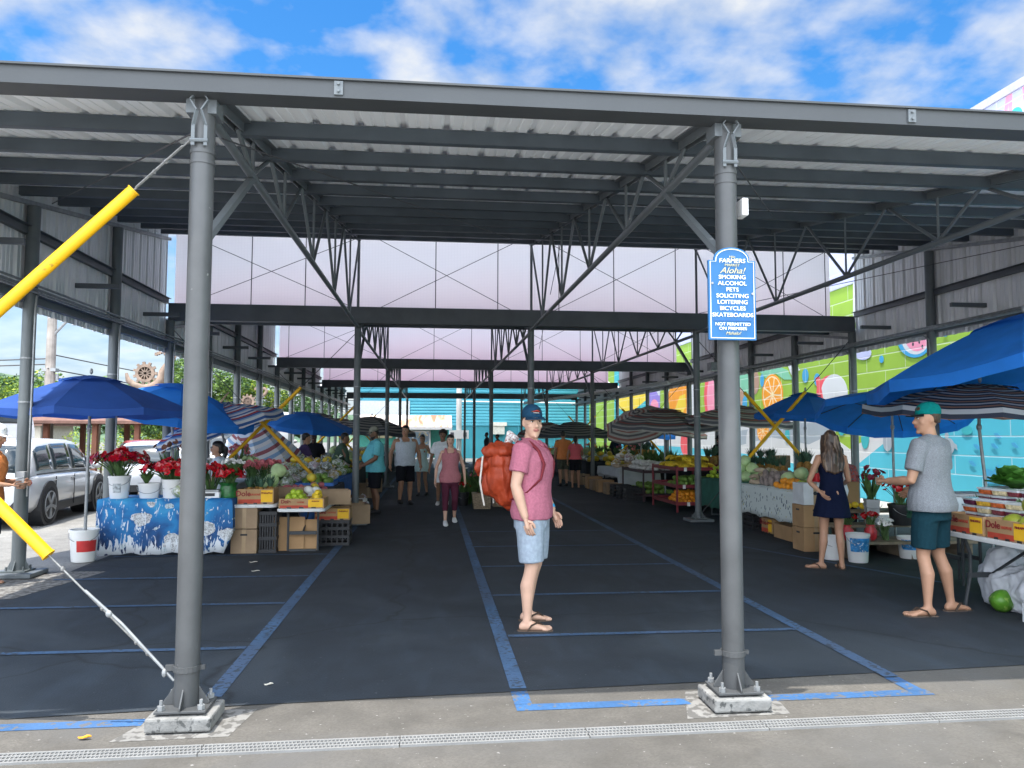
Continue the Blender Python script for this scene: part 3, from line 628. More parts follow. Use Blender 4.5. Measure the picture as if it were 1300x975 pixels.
# ---------------------------------------------------------------- buildings behind
tq = mat('turquoise_wall', (.028, .21, .26), .6, 0, .12, .6, .05, 20); tq2 = mat('turquoise_siding', (.05, .27, .345), .5, 0, .1, .8)
hb = thing('corrugated_building', 'turquoise building with horizontal siding behind the far end of the market', 'building', (0, 0, 0))
q = MB(); q.box((4.5, 57, 2.6), (19.0, 8, 6.0)); q.build('wall', tq, hb)
q = MB()
for k in range(17): q.prism([(0, 0), (-.05, .035), (-.05, .15), (0, .21)], (-5.05, 52.99, 2.2 + .21 * k), (0, 1, 0), (0, 0, 1), (19.1, 0, 0))
q.build('siding', tq2, hb)
q = MB(); q.box((4.5, 57, 5.72), (19.6, 8.6, .22)); q.build('roof', mat('roof_grey', (.45, .47, .47)), hb)
q = MB(); q.box((-3.2, 52.92, 3.2), (3.4, .06, 1.4)); q.build('pale_panel', mat('pale_panel', (.40, .43, .45), .6), hb)
q = MB(); q.box((4.6, 52.8, 2.35), (1.1, .35, .25)); q.box((4.6, 52.85, 1.95), (.8, .3, .6)); q.build('air_conditioner', mat('beige_paint', (.52, .50, .44)), hb)
q = MB(); q.tube([(7.2 + t * .6, 52.7, 2.3 - .5 * math.sin(PI * t / 5)) for t in range(6)], .03, 6); q.tube([(2, 52.7, 3.9), (14, 52.7, 3.8)], .04, 6); q.build('hanging_cable', white_pl, hb)
for x_ in (6.0, 8.5, 11): q = MB(); q.box((x_, 52.95, 1.0), (.05, .1, 2.6)); q.build('panel_joint', tq2, hb)
rust, N, L, b = nodes_of('rusty_roofing', .7)
o = N.new('ShaderNodeTexCoord').outputs['Object']; mp = N.new('ShaderNodeMapping'); mp.inputs['Scale'].default_value = (2.6, .5, .5); L.new(o, mp.inputs['Vector'])
L.new(ramp(N, L, noise_of(N, L, mp.outputs[0], 1.1, 8, .6), [(.42, (.62, .58, .55)), (.5, (.55, .30, .20)), (.62, (.38, .12, .06))]), b.inputs['Base Color'])
shp = thing('corner_shop', 'small green shop with rusty corrugated roof and white framed window at the far end', 'shop', (0, 0, 0))
q = MB(); q.box((-1.65, 47.5, .9), (5.3, 3, 2.4)); q.build('wall', mat('shop_green', (.06, .30, .24), .7), shp)
q = MB(); q.prism([(45.5, 2.05), (47.6, 2.8), (49.6, 2.1), (49.6, 2.0), (47.6, 2.7), (45.5, 1.95)], (-4.6, 0, 0), (0, 1, 0), (0, 0, 1), (5.8, 0, 0)); q.build('roof', rust, shp)
q = MB(); q.box((-1.7, 45.48, 1.98), (5.8, .05, .16)); q.build('fascia', white_pl, shp)
q = MB()
for x_ in (-2.05, -1.1, -.1): q.box((x_, 45.95, .75), (.1, .1, 2.1))
q.box((-1.08, 45.95, 1.80), (2.05, .1, .1)); q.box((-1.08, 45.95, -.25), (2.05, .1, .1)); wf = q.build('window', white_pl, shp)
q = MB(); q.box((-1.08, 45.97, .75), (1.95, .04, 2.0)); q.build('pane', mat('shop_glass', (.20, .32, .42), .1, 0, .6, 1.2, spec=.7, c2=(.5, .42, .2), thr=.55), wf)
q = MB(); q.box((-2.9, 45.9, 1.6), (1.2, .06, .4)); q.build('sign_board', mat('shop_sign', (.55, .5, .3)), shp)
pm = mat('pole_paint', (.62, .61, .58), .8, 0, .1, 3)
pl = thing('utility_pole', 'pale utility pole with a white sign plate beside the green corner shop', 'pole', (1.6, 45.4, 0))
q = MB(); q.tube([(0, 0, -.3), (0, 0, 4.6)], .16, 12); q.build('shaft', pm, pl)
q = MB(); q.box((0, -.2, 1.62), (1.15, .04, .5)); sp_ = q.build('sign_plate', white_pl, pl)
q = MB(); q.box((-.4, -.23, 1.62), (.2, .02, .25)); q.box((.35, -.23, 1.62), (.2, .02, .25)); q.build('mark', mat('sign_ink', (.1, .1, .12)), sp_)
br_ = thing('low_wall', 'low pale wall below the window of the corner shop', 'wall', (.0, 45.0, 0)); q = MB(); q.box((-1, 0, -.05), (3.6, .3, .5)); q.box((-1, 0, .22), (3.7, .4, .05)); q.build('coping_block', white_pl, br_)

# ---------------------------------------------------------------- vegetation and hills on the left
def leafm(name, c): return mat(name, c, .6, 0, .35, 1.5, trans=.25)
lv = [leafm('leaf_dark', (.030, .075, .022)), leafm('leaf_mid', (.06, .13, .03)), leafm('leaf_pale', (.12, .20, .035)), leafm('leaf_yellow', (.30, .38, .03))]  # leaf greens, picked at random for each leaf
bark = mat('bark', (.12, .09, .065), .9, 0, .3, 5, .4, 15)
def clump(q, c, r, n, s, mi=(0, 1, 2)):
    for k in range(n):
        d = V((U(-1, 1), U(-1, 1), U(-1, 1)));
        if d.length > 1 or d.length < .2: continue
        d = d.normalized() * (d.length ** .45); p = V(c) + V((d.x * r[0], d.y * r[1], d.z * r[2]))
        a = V((U(-1, 1), U(-1, 1), U(-.6, .6))).normalized(); b_ = a.cross(V((U(-1, 1), U(-1, 1), U(-1, 1)))).normalized(); ss = s * U(.6, 1.3) * .5
        q.add([p - a * ss, p + b_ * ss * .45, p + a * ss, p - b_ * ss * .45], [(0, 1, 2, 3)], random.choice(mi))
def tree(x, y, h, r, label, n=14, leaf=.22, mi=(0, 0, 1, 1, 2), group=None, name='leafy_tree', trunk=.3, per=850):
    t = thing(name, label, 'tree', (x, y, 0), U(0, 6), group)
    q = MB(); q.tube([(0, 0, -.3), (.1, 0, h * trunk * .6), (.0, .1, h * .6)], [h * .03, h * .022, h * .01], 8)
    for k in range(6):
        a = k * 1.05 + U(0, .4); q.tube([(0, 0, h * trunk), (math.cos(a) * r * .4, math.sin(a) * r * .4, h * .55), (math.cos(a) * r * .75, math.sin(a) * r * .75, h * .72)], [h * .014, h * .008, h * .003], 6)
    q.build('trunk', bark, t)
    q = MB()
    for k in range(n):
        a = U(0, 2 * PI); rr = r * U(.15, .8); z = h * U(.38, .86); k_ = U(.28, .5) * r
        clump(q, (math.cos(a) * rr, math.sin(a) * rr, z), (k_, k_, k_ * .7), per, leaf, mi)
    q.build('crown', lv, t); return t
tree(-19.5, 40, 4.7, 2.7, 'round bright green tree behind the grey utility pole', 15, .20, (1, 2, 2, 3))
tree(-25.5, 44, 4.7, 3.6, 'dark dense tree at the far left of the photo', 16, .24, (0, 0, 1))
tree(-17.6, 47, 5.0, 2.3, 'mid green tree beneath the palm', 12, .22, (1, 1, 2))
tree(-14.5, 46, 4.2, 2.4, 'low tree just right of the second left wall post', 12, .22, (1, 2, 0))
tree(-11.8, 44, 4.4, 2.4, 'yellow green tree behind the striped umbrellas', 12, .2, (1, 2, 3))
tree(-9.6, 33, 5.2, 2.1, 'tall leafy tree between the third and fourth side posts', 16, .17, (0, 1, 2, 2))
tree(-8.2, 36, 4.6, 1.8, 'bushy tree beside the fifth side post on the left', 14, .17, (1, 2, 3))
tree(-7.4, 48, 4.6, 2.6, 'shaded tree near the far left corner of the market', 13, .2, (0, 1))
tree(-30, 58, 5.6, 5.2, 'broad dark tree on the slope at left', 18, .34, (0, 0, 1))
tree(-22, 60, 4.8, 4.2, 'hazy tree on the slope behind the palm', 16, .32, (0, 1))
for i, (x, y, w_) in enumerate(((-13.4, 33, 1.4), (-11.2, 32, 1.2), (-9.4, 30, 1.2))):
    t = thing('hedge_bush', ['yellow green bush beneath the navy umbrella at left', 'yellow green bush between the two blue umbrellas', 'yellow green bush behind the white parked vehicle'][i], 'bush', (x, y, 0))
    q = MB(); q.tube([(0, 0, 0), (0, 0, .8)], .05, 6); q.build('stem', bark, t)
    q = MB()
    for k in range(8): clump(q, (U(-w_, w_), U(-.5, .5), U(.5, 1.5)), (.6, .6, .45), 380, .10, (2, 3, 3))
    q.build('foliage', lv, t)
pt = thing('palm_tree', 'wind blown palm rising above the trees at left', 'palm tree', (-19.0, 46, 0))
q = MB(); q.tube([(0, 0, 0), (.15, 0, 2.5), (.05, 0, 4.7)], [.17, .13, .11], 8); q.build('trunk', bark, pt)
for k in range(15):
    a = 2 * PI * k / 15 + U(-.2, .2); l = U(1.1, 1.6); q = MB(); up = U(.1, .9)
    pts = [V((.05 + math.cos(a) * l * t, math.sin(a) * l * t, 4.7 + up * l * t * 1.1 - 1.0 * l * t * t)) for t in (0, .25, .5, .75, 1)]
    for i in range(4):
        for j in range(5):
            p = pts[i].lerp(pts[i + 1], j / 5); sd = V((-math.sin(a), math.cos(a), 0)); fw = (pts[i + 1] - pts[i]).normalized()
            for s_ in (-1, 1): q.add([p, p + fw * .05, p + sd * s_ * .34 * (1.15 - (i + j / 5) / 4.5) + fw * .16 - V((0, 0, .14))], [(0, 1, 2)], 1 if s_ > 0 else 2)
    q.build('frond', lv, pt)
hm = mat('hill_forest', (.05, .095, .05), .95, 0, .5, .05, c2=(.09, .14, .07), thr=.5)
q = MB(); nx, ny = 70, 8
vs = []
for j in range(ny + 1):
    for i in range(nx + 1):
        x = -260 + 420 * i / nx; y = 140 + 40 * j; h = (16 * max(0, -(x + 4) / 130) ** .8 + 6.0) * min(1, j / 5)
        vs.append((x, y, -1 + h * (1 + .3 * noise.noise(V((x * .03, y * .02, 0)))) + 1.6 * noise.noise(V((x * .25, y * .2, 3)))))
q.add(vs, [(j * (nx + 1) + i, j * (nx + 1) + i + 1, (j + 1) * (nx + 1) + i + 1, (j + 1) * (nx + 1) + i) for j in range(ny) for i in range(nx)])
structure(q.build('hills', hm, smooth=60))
# utility poles with wires
wp = mat('pole_wood', (.30, .27, .24), .9, 0, .25, 3)
def upole(x, y, h, r, label, arm=True):
    t = thing('utility_pole', label, 'utility pole', (x, y, 0)); q = MB(); q.tube([(0, 0, -.2), (0, 0, h)], [r, r * .8], 12); q.build('shaft', wp, t)
    if arm:
        q = MB(); q.tube([(0, 0, h * .72), (.6, -.2, h * .8), (1.5, -.4, h * .84)], .045, 6); q.build('lamp_arm', galv, t)
        q = MB(); q.box((0, 0, h * .55), (.5, .3, .12)); q.tube([(.25, 0, h * .53), (.25, 0, h * .50)], .06, 8); q.build('insulator', galv, t)
    return t
upole(-14.1, 30, 7.2, .19, 'thick grey utility pole with lamp arm left of the navy umbrella')
upole(-20.6, 62, 6.2, .14, 'thin distant pole just left of the palm', False)
for i, (z0, z1, y_) in enumerate(((4.55, 4.0, 30), (4.2, 3.7, 30.2), (4.0, 3.35, 29.8), (3.7, 3.5, 30), (4.4, 4.6, 30.1))):
    q = MB(); x0 = -14.1; far = (-40, y_ + 4, z0 + .3) if i in (1, 4) else (-5.5, 55, z1)
    q.tube([(x0 + (far[0] - x0) * t / 12, y_ + (far[1] - y_) * t / 12, z0 + (far[2] - z0) * t / 12 - 1.2 * (t / 12) * (1 - t / 12)) for t in range(13)], .022, 4)
    tag(q.build('overhead_wire', cable_dk), 'overhead wire strung from the thick grey utility pole', 'wire', 'overhead wires behind the left stalls')
# carved canoe-prow style wooden sculpture
cw = mat('carved_wood', (.24, .17, .125), .6, 0, .35, 6, .3, 14)
def carving(x, y, z, s, label):
    t = thing('carved_hook', label, 'wood carving', (x, y, 0))
    q = MB(); k = s
    path = [(-.38, .38), (-.34, .22), (-.2, .1), (0, .03), (.18, .04), (.34, .12), (.42, .26), (.44, .44), (.52, .58), (.64, .66), (.70, .78), (.62, .86), (.46, .84)]
    q.tube([(p[0] * k, 0, z + p[1] * k) for p in path], [k * r for r in (.03, .06, .08, .09, .10, .12, .10, .075, .06, .06, .06, .055, .03)], 10, 0, .7)
    q.tube([(.22 * k, 0, z + .1 * k), (.44 * k, 0, z - .04 * k), (.58 * k, 0, z - .25 * k), (.56 * k, 0, z - .5 * k)], [k * r for r in (.06, .1, .1, .09)], 10, 0, .8)
    for a in range(4): q.box(((.44 - .05 * a) * k, 0, z + (.90 + .0 * a) * k - .02 * a * k), (.05 * k, .1 * k, .07 * k))
    q.build('hook', cw, t, smooth=40)
    q = MB(); cx_, cz_ = .05 * k, z + .38 * k
    q.lathe([(.15 * k, -.04), (.22 * k, -.04), (.22 * k, .04), (.15 * k, .04), (.15 * k, -.04)], 20); 
    Rm = M.Rotation(PI / 2, 4, 'X'); q.v = [M.Translation((cx_, 0, cz_)) @ Rm @ p for p in q.v]
    for a in range(11):
        an = 2 * PI * a / 11; q.bar((cx_ + .03 * k * math.cos(an), 0, cz_ + .03 * k * math.sin(an)), (cx_ + .17 * k * math.cos(an), 0, cz_ + .17 * k * math.sin(an)), .02 * k, .03 * k)
        q.bar((cx_ + .21 * k * math.cos(an), 0, cz_ + .21 * k * math.sin(an)), (cx_ + .275 * k * math.cos(an), 0, cz_ + .275 * k * math.sin(an)), .06 * k, .06 * k)
    q.build('wheel', cw, t)
    q = MB(); q.tube([(.56 * k, 0, z - .4 * k), (.56 * k, 0, 0)], .07, 8); q.build('post', wood_m, t)
carving(-7.2, 20, 2.72, 1.05, 'brown carved wooden hook with a spoked wheel above the light blue umbrella')
carving(-6.3, 27, 2.35, .95, 'smaller carved wooden hook among the leaves above the striped umbrellas')
# red roofed shelter with brown posts beyond the lot
sh = thing('picnic_shelter', 'open shelter with reddish tiled roof and brown posts across the car park', 'shelter', (0, 0, 0))
q = MB(); q.prism([(27.6, 2.05), (29.4, 2.75), (31.2, 2.05), (31.2, 1.95), (29.4, 2.6), (27.6, 1.95)], (-16, 0, 0), (0, 1, 0), (0, 0, 1), (7.4, 0, 0)); q.build('roof', mat('roof_tile_red', (.16, .085, .065), .8, 0, .2, 6), sh)
for x_ in (-15.6, -13.2, -11.6, -10.2, -8.9):
    for y_ in (28.0, 30.8): q = MB(); q.box((x_, y_, 1.0), (.16, .16, 2.0)); q.build('post', mat('brown_post', (.18, .07, .04), .7), sh)
hs_ = thing('distant_house', 'house roof with reddish shingles behind the left trees', 'house', (-19, 36, 0))
q = MB(); q.box((0, 0, .9), (5, 3, 2.2)); q.build('wall', mat('house_cream', (.5, .46, .38)), hs_)
q = MB(); q.prism([(-1.8, 1.95), (0, 2.9), (1.8, 1.95)], (-2.8, 0, 0), (0, 1, 0), (0, 0, 1), (5.6, 0, 0)); q.build('roof', MATS['roof_tile_red'], hs_)

# ---------------------------------------------------------------- cars
def car(x, y, rz, Ln, Wd, Hh, pc, label, cat='car', group=None, van=False):
    t = thing('parked_car' if not van else 'parked_van', label, cat, (x, y, 0), rz, group)
    pm_ = mat('car_paint_%d_%d_%d' % tuple(int(k * 100) for k in pc), pc, .25, .15, .03, 2, coat=.7)
    hw = Wd / 2; zb = .24; bl = Hh * (.60 if not van else .52)
    st = [(-.5, .42, bl * .90, .80), (-.49, .32, bl * .96, .90), (-.46, .27, bl, .96), (-.38, zb, bl * 1.01, .99), (-.2, zb, bl, 1), (.0, zb, bl * .985, 1), (.18, zb, bl * .965, .995), (.27, zb, bl * .945, .985), (.36, zb, bl * .89, .97), (.43, .26, bl * .82, .93), (.475, .28, bl * .72, .87), (.495, .34, bl * .58, .76)]
    if van: st = [(u, z0, bl * max(.8, z1 / bl), k) for u, z0, z1, k in st]
    rings = []
    for u, z0, z1, k in st:
        a = hw * k; yy = u * Ln; zm = z0 + (z1 - z0) * .5
        half = [(a * .84, z0), (a * .96, z0 + .10), (a * .995, zm - .08), (a, zm + .05), (a * .985, z1 - .09), (a * .955, z1 - .03), (a * .88, z1), (a * .4, z1 + .025)]
        rings.append([V((-p, yy, z)) for p, z in half] + [V((p, yy, z)) for p, z in reversed(half)])
    q = MB(); q.loft(rings); q.build('body', pm_, t, smooth=45)
    # upper body: arched roof line, stations (u, height share, roof half width share)
    up = [(-.485, .00, .90), (-.45, .40, .86), (-.405, .78, .80), (-.35, .93, .76), (-.25, .985, .75), (-.10, 1.0, .75), (.02, .985, .745), (.10, .93, .74), (.17, .66, .78), (.235, .30, .84), (.285, .0, .89)]
    if van: up = [(-.495, .0, .95), (-.49, .6, .93), (-.48, .93, .88), (-.45, 1, .86), (-.1, 1, .86), (.2, 1, .86), (.27, .93, .85), (.35, .55, .88), (.42, .0, .92)]
    wb = hw * .93
    def side(u, v): # point on the right side of the upper body, v 0 belt .. 1 roof edge
        for a, b_ in zip(up, up[1:]):
            if a[0] <= u <= b_[0]: s = (u - a[0]) / (b_[0] - a[0]); h = a[1] + (b_[1] - a[1]) * s; w_ = a[2] + (b_[2] - a[2]) * s; break
        z = bl - .02 + (Hh - bl) * h * v; return V((wb + (hw * w_ - wb) * v * (.35 + .65 * v), u * Ln, z))
    rings = []
    for u, h, w_ in up:
        r = [side(u, v) for v in (0, .35, .7, .92)] ; top = side(u, 1.0); r += [V((top.x * .93, top.y, top.z + .012)), V((top.x * .5, top.y, top.z + .035 * (h > .3)))]
        rings.append([V((-p.x, p.y, p.z)) for p in r] + list(reversed(r)))
    q = MB(); q.loft(rings); q.build('roof', pm_, t, smooth=45)
    def pane(u0, u1, v0, v1, name):
        for s in (-1, 1):
            q = MB(); n = 6; nv = 5; g = [[side(u0 + (u1 - u0) * i / n, v0 + (v1 - v0) * j / nv) for i in range(n + 1)] for j in range(nv + 1)]
            q.add([V((s * (p.x + .012), p.y, p.z + .002)) for r in g for p in r], [(j * (n + 1) + i, j * (n + 1) + i + 1, (j + 1) * (n + 1) + i + 1, (j + 1) * (n + 1) + i) for j in range(nv) for i in range(n)])
            o_ = q.build(name, glass_dk, t, smooth=60); sd = o_.modifiers.new('s', 'SOLIDIFY'); sd.thickness = .006; sd.offset = 0
    if not van:
        pane(-.40, -.245, .16, .88, 'side_window'); pane(-.225, -.035, .12, .90, 'side_window'); pane(-.015, .155, .10, .88, 'side_window'); pane(.17, .235, .10, .80, 'side_window')
    else: pane(.14, .33, .15, .85, 'side_window')
    for ua, ub, nm in ((up[-1][0] - .012, .115 if not van else .28, 'windscreen'), (up[0][0] + .006, -.40 if not van else -.482, 'rear_window')):
        q = MB(); rows = []
        for i in range(5):
            u = ua + (ub - ua) * i / 4; p = side(u, 1.0); o = .014 if ua > 0 else -.014
            rows.append([V((p.x * k, p.y + o, p.z + .04 * (1 - k * k) + .012)) for k in (-.9, -.45, 0, .45, .9)])
        q.add([p for r in rows for p in r], [(i * 5 + j, i * 5 + j + 1, i * 5 + 6 + j, i * 5 + 5 + j) for i in range(4) for j in range(4)]); g = q.build(nm, glass_dk, t, smooth=60); s_ = g.modifiers.new('s', 'SOLIDIFY'); s_.thickness = .01
    trm = black_pl
    q = MB()
    for s_ in (-1, 1): q.box((s_ * hw * .955, 0, zb + .05), (.06, Ln * .5, .15)); q.tube([V((s_ * (side(u, .04).x + .004), u * Ln, side(u, .04).z)) for u in (-.40, -.2, 0, .23)], .010, 5)
    q.box((0, -Ln * .485, .36), (Wd * .8, .12, .22)); q.box((0, Ln * .475, .34), (Wd * .7, .12, .16)); q.build('lower_trim', trm, t, bevel=.02)
    wr = .345
    for s_ in (-1, 1):
        for yy in (-.30 * Ln, .305 * Ln):
            q = MB(); q.tube([(s_ * (hw * .5), yy, wr + .02), (s_ * (hw + .006), yy, wr + .02)], wr + .06, 28); q.build('wheel_arch', trm, t)
            q = MB(); q.tube([(s_ * (hw - .2), yy, wr), (s_ * (hw - .02), yy, wr), (s_ * (hw + .018), yy, wr)], [wr, wr, wr - .035], 28); wl = q.build('wheel', tyre_m, t, smooth=40)
            q = MB(); q.tube([(s_ * (hw + .012), yy, wr), (s_ * (hw + .0195), yy, wr)], .235, 24); q.build('rim_well', trm, wl)
            q = MB()
            for k in range(10): a = PI * k / 5 + (.12 if k % 2 else -.12); q.bar((s_ * (hw + .024), yy + .03 * math.cos(a), wr + .03 * math.sin(a)), (s_ * (hw + .024), yy + .235 * math.cos(a + (.1 if k % 2 else -.1)), wr + .235 * math.sin(a + (.1 if k % 2 else -.1))), .03, .028)
            for k in range(20): a, b_ = PI * k / 10, PI * (k + 1) / 10; q.bar((s_ * (hw + .02), yy + .24 * math.cos(a), wr + .24 * math.sin(a)), (s_ * (hw + .02), yy + .24 * math.cos(b_), wr + .24 * math.sin(b_)), .02, .02)
            q.tube([(s_ * (hw + .015), yy, wr), (s_ * (hw + .036), yy, wr)], .05, 12); q.build('rim', galv, wl)
    for s_ in (-1, 1):
        q = MB(); q.ell((s_ * hw * .80, -Ln * .472, bl * .86), (.17, .10, .085), 10, 6); q.build('tail_light', mat('tail_red', (.45, .01, .01), .2), t, smooth=60)
        q = MB(); q.ell((s_ * hw * .72, Ln * .452, bl * .72), (.19, .12, .07), 10, 6); q.build('headlight', mat('lamp_glass', (.6, .62, .65), .1), t, smooth=60)
        q = MB(); q.ell((s_ * (hw + .08), .20 * Ln, bl + .07), (.10, .06, .07), 10, 6); q.bar((s_ * hw * .9, .2 * Ln, bl + .02), (s_ * (hw + .04), .2 * Ln, bl + .05), .04, .03); q.build('door_mirror', pm_, t, smooth=50)
        q = MB()
        for yy in (-.05 * Ln, -.245 * Ln): q.tube([(s_ * (hw * .985 + .016), yy - .08, bl - .13), (s_ * (hw * .985 + .022), yy, bl - .125), (s_ * (hw * .985 + .016), yy + .08, bl - .13)], .012, 6)
        q.build('door_handle', galv, t)
        q = MB()
        for yy in (.165 * Ln, -.025 * Ln, -.235 * Ln): q.box((s_ * (hw * .997), yy, bl * .62), (.016, .007, bl * .62))
        q.build('door_gap', trm, t)
    return t
silver = (.60, .61, .62); whitec = (.72, .73, .74)
hd = math.atan2(.22, 2.5)
car(-7.72, 15.7, hd, 4.3, 1.76, 1.50, silver, 'silver crossover parked beside the left edge of the market')
car(-6.9, 21.0, .12, 4.3, 1.75, 1.42, (.55, .57, .6), 'white hatchback parked in front of the silver crossover')
car(-8.6, 24.5, .5, 4.2, 1.75, 1.42, (.35, .02, .03), 'red car half hidden beyond the navy umbrella pole')
car(-6.6, 25.5, .1, 4.8, 1.9, 1.75, whitec, 'white pickup sized vehicle beyond the red flower buckets')
car(-15.4, 26.5, 1.2, 4.9, 1.9, 2.3, whitec, 'white delivery van parked at the far left behind the silver crossover', 'van', None, True)
car(-6.3, 30.5, .2, 4.9, 1.95, 2.4, whitec, 'tall white van beyond the light blue umbrella', 'van', None, True)
car(-10.6, 18.4, hd, 4.4, 1.8, 1.45, (.05, .055, .06), 'dark car parked left of the silver crossover')
# ---------------------------------------------------------------- people
def skin(name, c): return mat('skin_' + name, c, .5, 0, .08, 9, .04, 60, spec=.35)
SK = {'fair': skin('fair', (.56, .345, .25)), 'tan': skin('tan', (.40, .22, .14)), 'brown': skin('brown', (.22, .115, .07)), 'dark': skin('dark', (.09, .05, .035))}
hair_m = {k: mat('hair_' + k, c, .45, 0, .45, 30, .3, 60) for k, c in {'black': (.010, .009, .009), 'brown': (.045, .025, .014), 'grey': (.2, .2, .2)}.items()}
def hair_streak():
    m, N, L, b = nodes_of('hair_streaked', .4); o = N.new('ShaderNodeTexCoord').outputs['Object']; mp = N.new('ShaderNodeMapping'); mp.inputs['Scale'].default_value = (26, 26, 1.2); L.new(o, mp.inputs['Vector'])
    L.new(ramp(N, L, noise_of(N, L, mp.outputs[0], 1., 6, .8), [(.34, (.022, .012, .008)), (.55, (.075, .042, .025)), (.72, (.30, .19, .11))]), b.inputs['Base Color'])
    bp = N.new('ShaderNodeBump'); bp.inputs['Strength'].default_value = .6; L.new(noise_of(N, L, mp.outputs[0], 1.6, 5), bp.inputs['Height']); L.new(bp.outputs[0], b.inputs['Normal']); return m
hair_m['streak'] = hair_streak()
def cloth(name, c, var=.10, sc_=40.): return mat('cloth_' + name, c, .9, 0, var, sc_, .25, 70, spec=.15)
eye_w = mat('eye_white', (.75, .73, .70), .25); iris_m = mat('iris', (.03, .025, .02), .2); lip_m = mat('lips', (.42, .17, .14), .5); brow_m = mat('brow', (.05, .03, .02), .8)
def ering(c, rx, ry, n=20, fn=lambda p: p): return [fn(V((c[0] + math.cos(2 * PI * j / n) * rx, c[1] + math.sin(2 * PI * j / n) * ry, c[2]))) for j in range(n)]
def person(label, loc, rz, H, skin_, pose=None, sex='m', hair='black', hairstyle='short', top=None, bottom=None, hat=None, shoes='flip', head=(0, 0), lean=0., belly=0., drop=0., vox=.011, wide=1., foot=(0, 0), group=None, extra=None, beard=False):
    """top: (kind, material, hem z, sleeve), bottom: (kind, material, length 0..1); pose: joints in a 1.75 m figure facing +y (x to its right)"""
    t = thing('person', label, 'person', loc, rz, group); k = H / 1.75
    P = {'re': (.265, -.02, 1.13), 'rw': (.275, .05, .88), 'le': (-.265, -.02, 1.13), 'lw': (-.275, .05, .88), 'rk': (.10, .015, .485), 'ra': (.105, -.03, .085), 'lk': (-.10, .015, .485), 'la': (-.105, -.03, .085)}
    if pose: P.update(pose)
    P = {a: V(b) for a, b in P.items()}
    Rl = M.Rotation(-lean, 3, 'X')
    def TL(p):
        p = V(p); w_ = min(1, max(0, (p.z - .9) / .25)); o = V((0, 0, .95)); return (o + Rl @ (p - o)) * w_ + p * (1 - w_) - V((0, 0, drop))
    def TX(p): return V(p)
    hp = 1.0 if sex == 'm' else .98; shw = (.182 if sex == 'm' else .155) * wide
    rings_t = [(.80, .10, .08, 0), (.86, .158, .108, -.008), (.92, .168 * (1 if sex == 'm' else 1.06), .118, -.012), (.99, .164, .112, -.005), (1.06, .150 if sex == 'm' else .132, .102 + belly * .8, belly * .6), (1.14, .150 if sex == 'm' else .122, .102 + belly, .004 + belly * .8), (1.24, .163 if sex == 'm' else .136, .112 + belly * .5, .008 + belly * .3), (1.33, .176 if sex == 'm' else .148, .116, .004), (1.40, .172 if sex == 'm' else .146, .098, -.006), (1.445, .128 if sex == 'm' else .108, .074, -.012), (1.48, .07, .06, -.014), (1.50, .052, .054, -.012)]
    rings_t = [(z, rx * wide, ry * (1 + (wide - 1) * .6), y) for z, rx, ry, y in rings_t]
    def torso(q, inf, z0, z1, flare=0., n=24, topin=0.):
        rs = []; zs = [r[0] for r in rings_t]
        def at_(z):
            for a, b in zip(rings_t, rings_t[1:]):
                if a[0] <= z <= b[0]: u = (z - a[0]) / (b[0] - a[0]); return [a[i] + (b[i] - a[i]) * u for i in range(4)]
            return rings_t[0] if z < zs[0] else rings_t[-1]
        lv_ = [z0] + [z for z in zs if z0 + .015 < z < z1 - .015] + [z1]
        for z in lv_:
            _, rx, ry, y = at_(max(z, .86)); g = flare * max(0, (1.12 - z) / .3)
            ii = inf * (1. if z < 1.42 else .5)
            rs.append(ering((0, y, z), rx + ii + g, ry + ii + g, n, TL))
        q.loft(rs)
    sh = {s: TL((s * shw, -.012, 1.405)) for s in (1, -1)}
    el_ = {1: TL(P['re']), -1: TL(P['le'])}; wr = {1: TL(P['rw']), -1: TL(P['lw'])}
    kn = {1: P['rk'], -1: P['lk']}; an = {1: P['ra'], -1: P['la']}
    hpj = {s: V((s * .088 * wide, 0, .90 - drop)) for s in (1, -1)}
    am = 1. if sex == 'm' else .82; lm_ = 1. if sex == 'm' else .95
    am *= (1 + (wide - 1) * .7); lm_ *= (1 + (wide - 1) * .6)
    q = MB(); torso(q, 0, .80, 1.50)
    q.tube([TL((0, -.014, 1.44)), TL((0, -.006, 1.50)), TL((0, .006, 1.56))], [.062 * am, .056 * (1 if sex == 'm' else .85), .056 * (1 if sex == 'm' else .85)], 14)
    if sex == 'f':
        for s in (1, -1): q.ell(TL((s * .065, .085, 1.275)), (.058, .05, .058), 12, 8)
    for s in (1, -1):
        S_, E, W = sh[s], el_[s], wr[s]
        q.tube([S_ + V((-s * .07, 0, .012)), S_, S_.lerp(E, .35), S_.lerp(E, .7), E, E.lerp(W, .25), E.lerp(W, .6), W], [r * am for r in (.055, .060, .052, .045, .040, .043, .036, .027)], 14)
        Hj, K, A_ = hpj[s], kn[s], an[s]; back = V((0, -.022, 0))
        if abs(K.z - A_.z) < .2: back = V((0, 0, -.01))
        q.tube([Hj + V((-s * .02, 0, .03)), Hj.lerp(K, .25), Hj.lerp(K, .6), Hj.lerp(K, .9), K, K.lerp(A_, .16) + back * .4, K.lerp(A_, .36) + back, K.lerp(A_, .65) + back * .5, K.lerp(A_, .92), A_ - V((0, 0, .02))], [r * lm_ for r in (.082, .086, .070, .056, .054, .051, .056, .043, .033, .034)], 14)
        # foot
        fy = foot[0 if s == 1 else 1]; Rf = M.Rotation(fy, 3, 'Z')
        fr = []
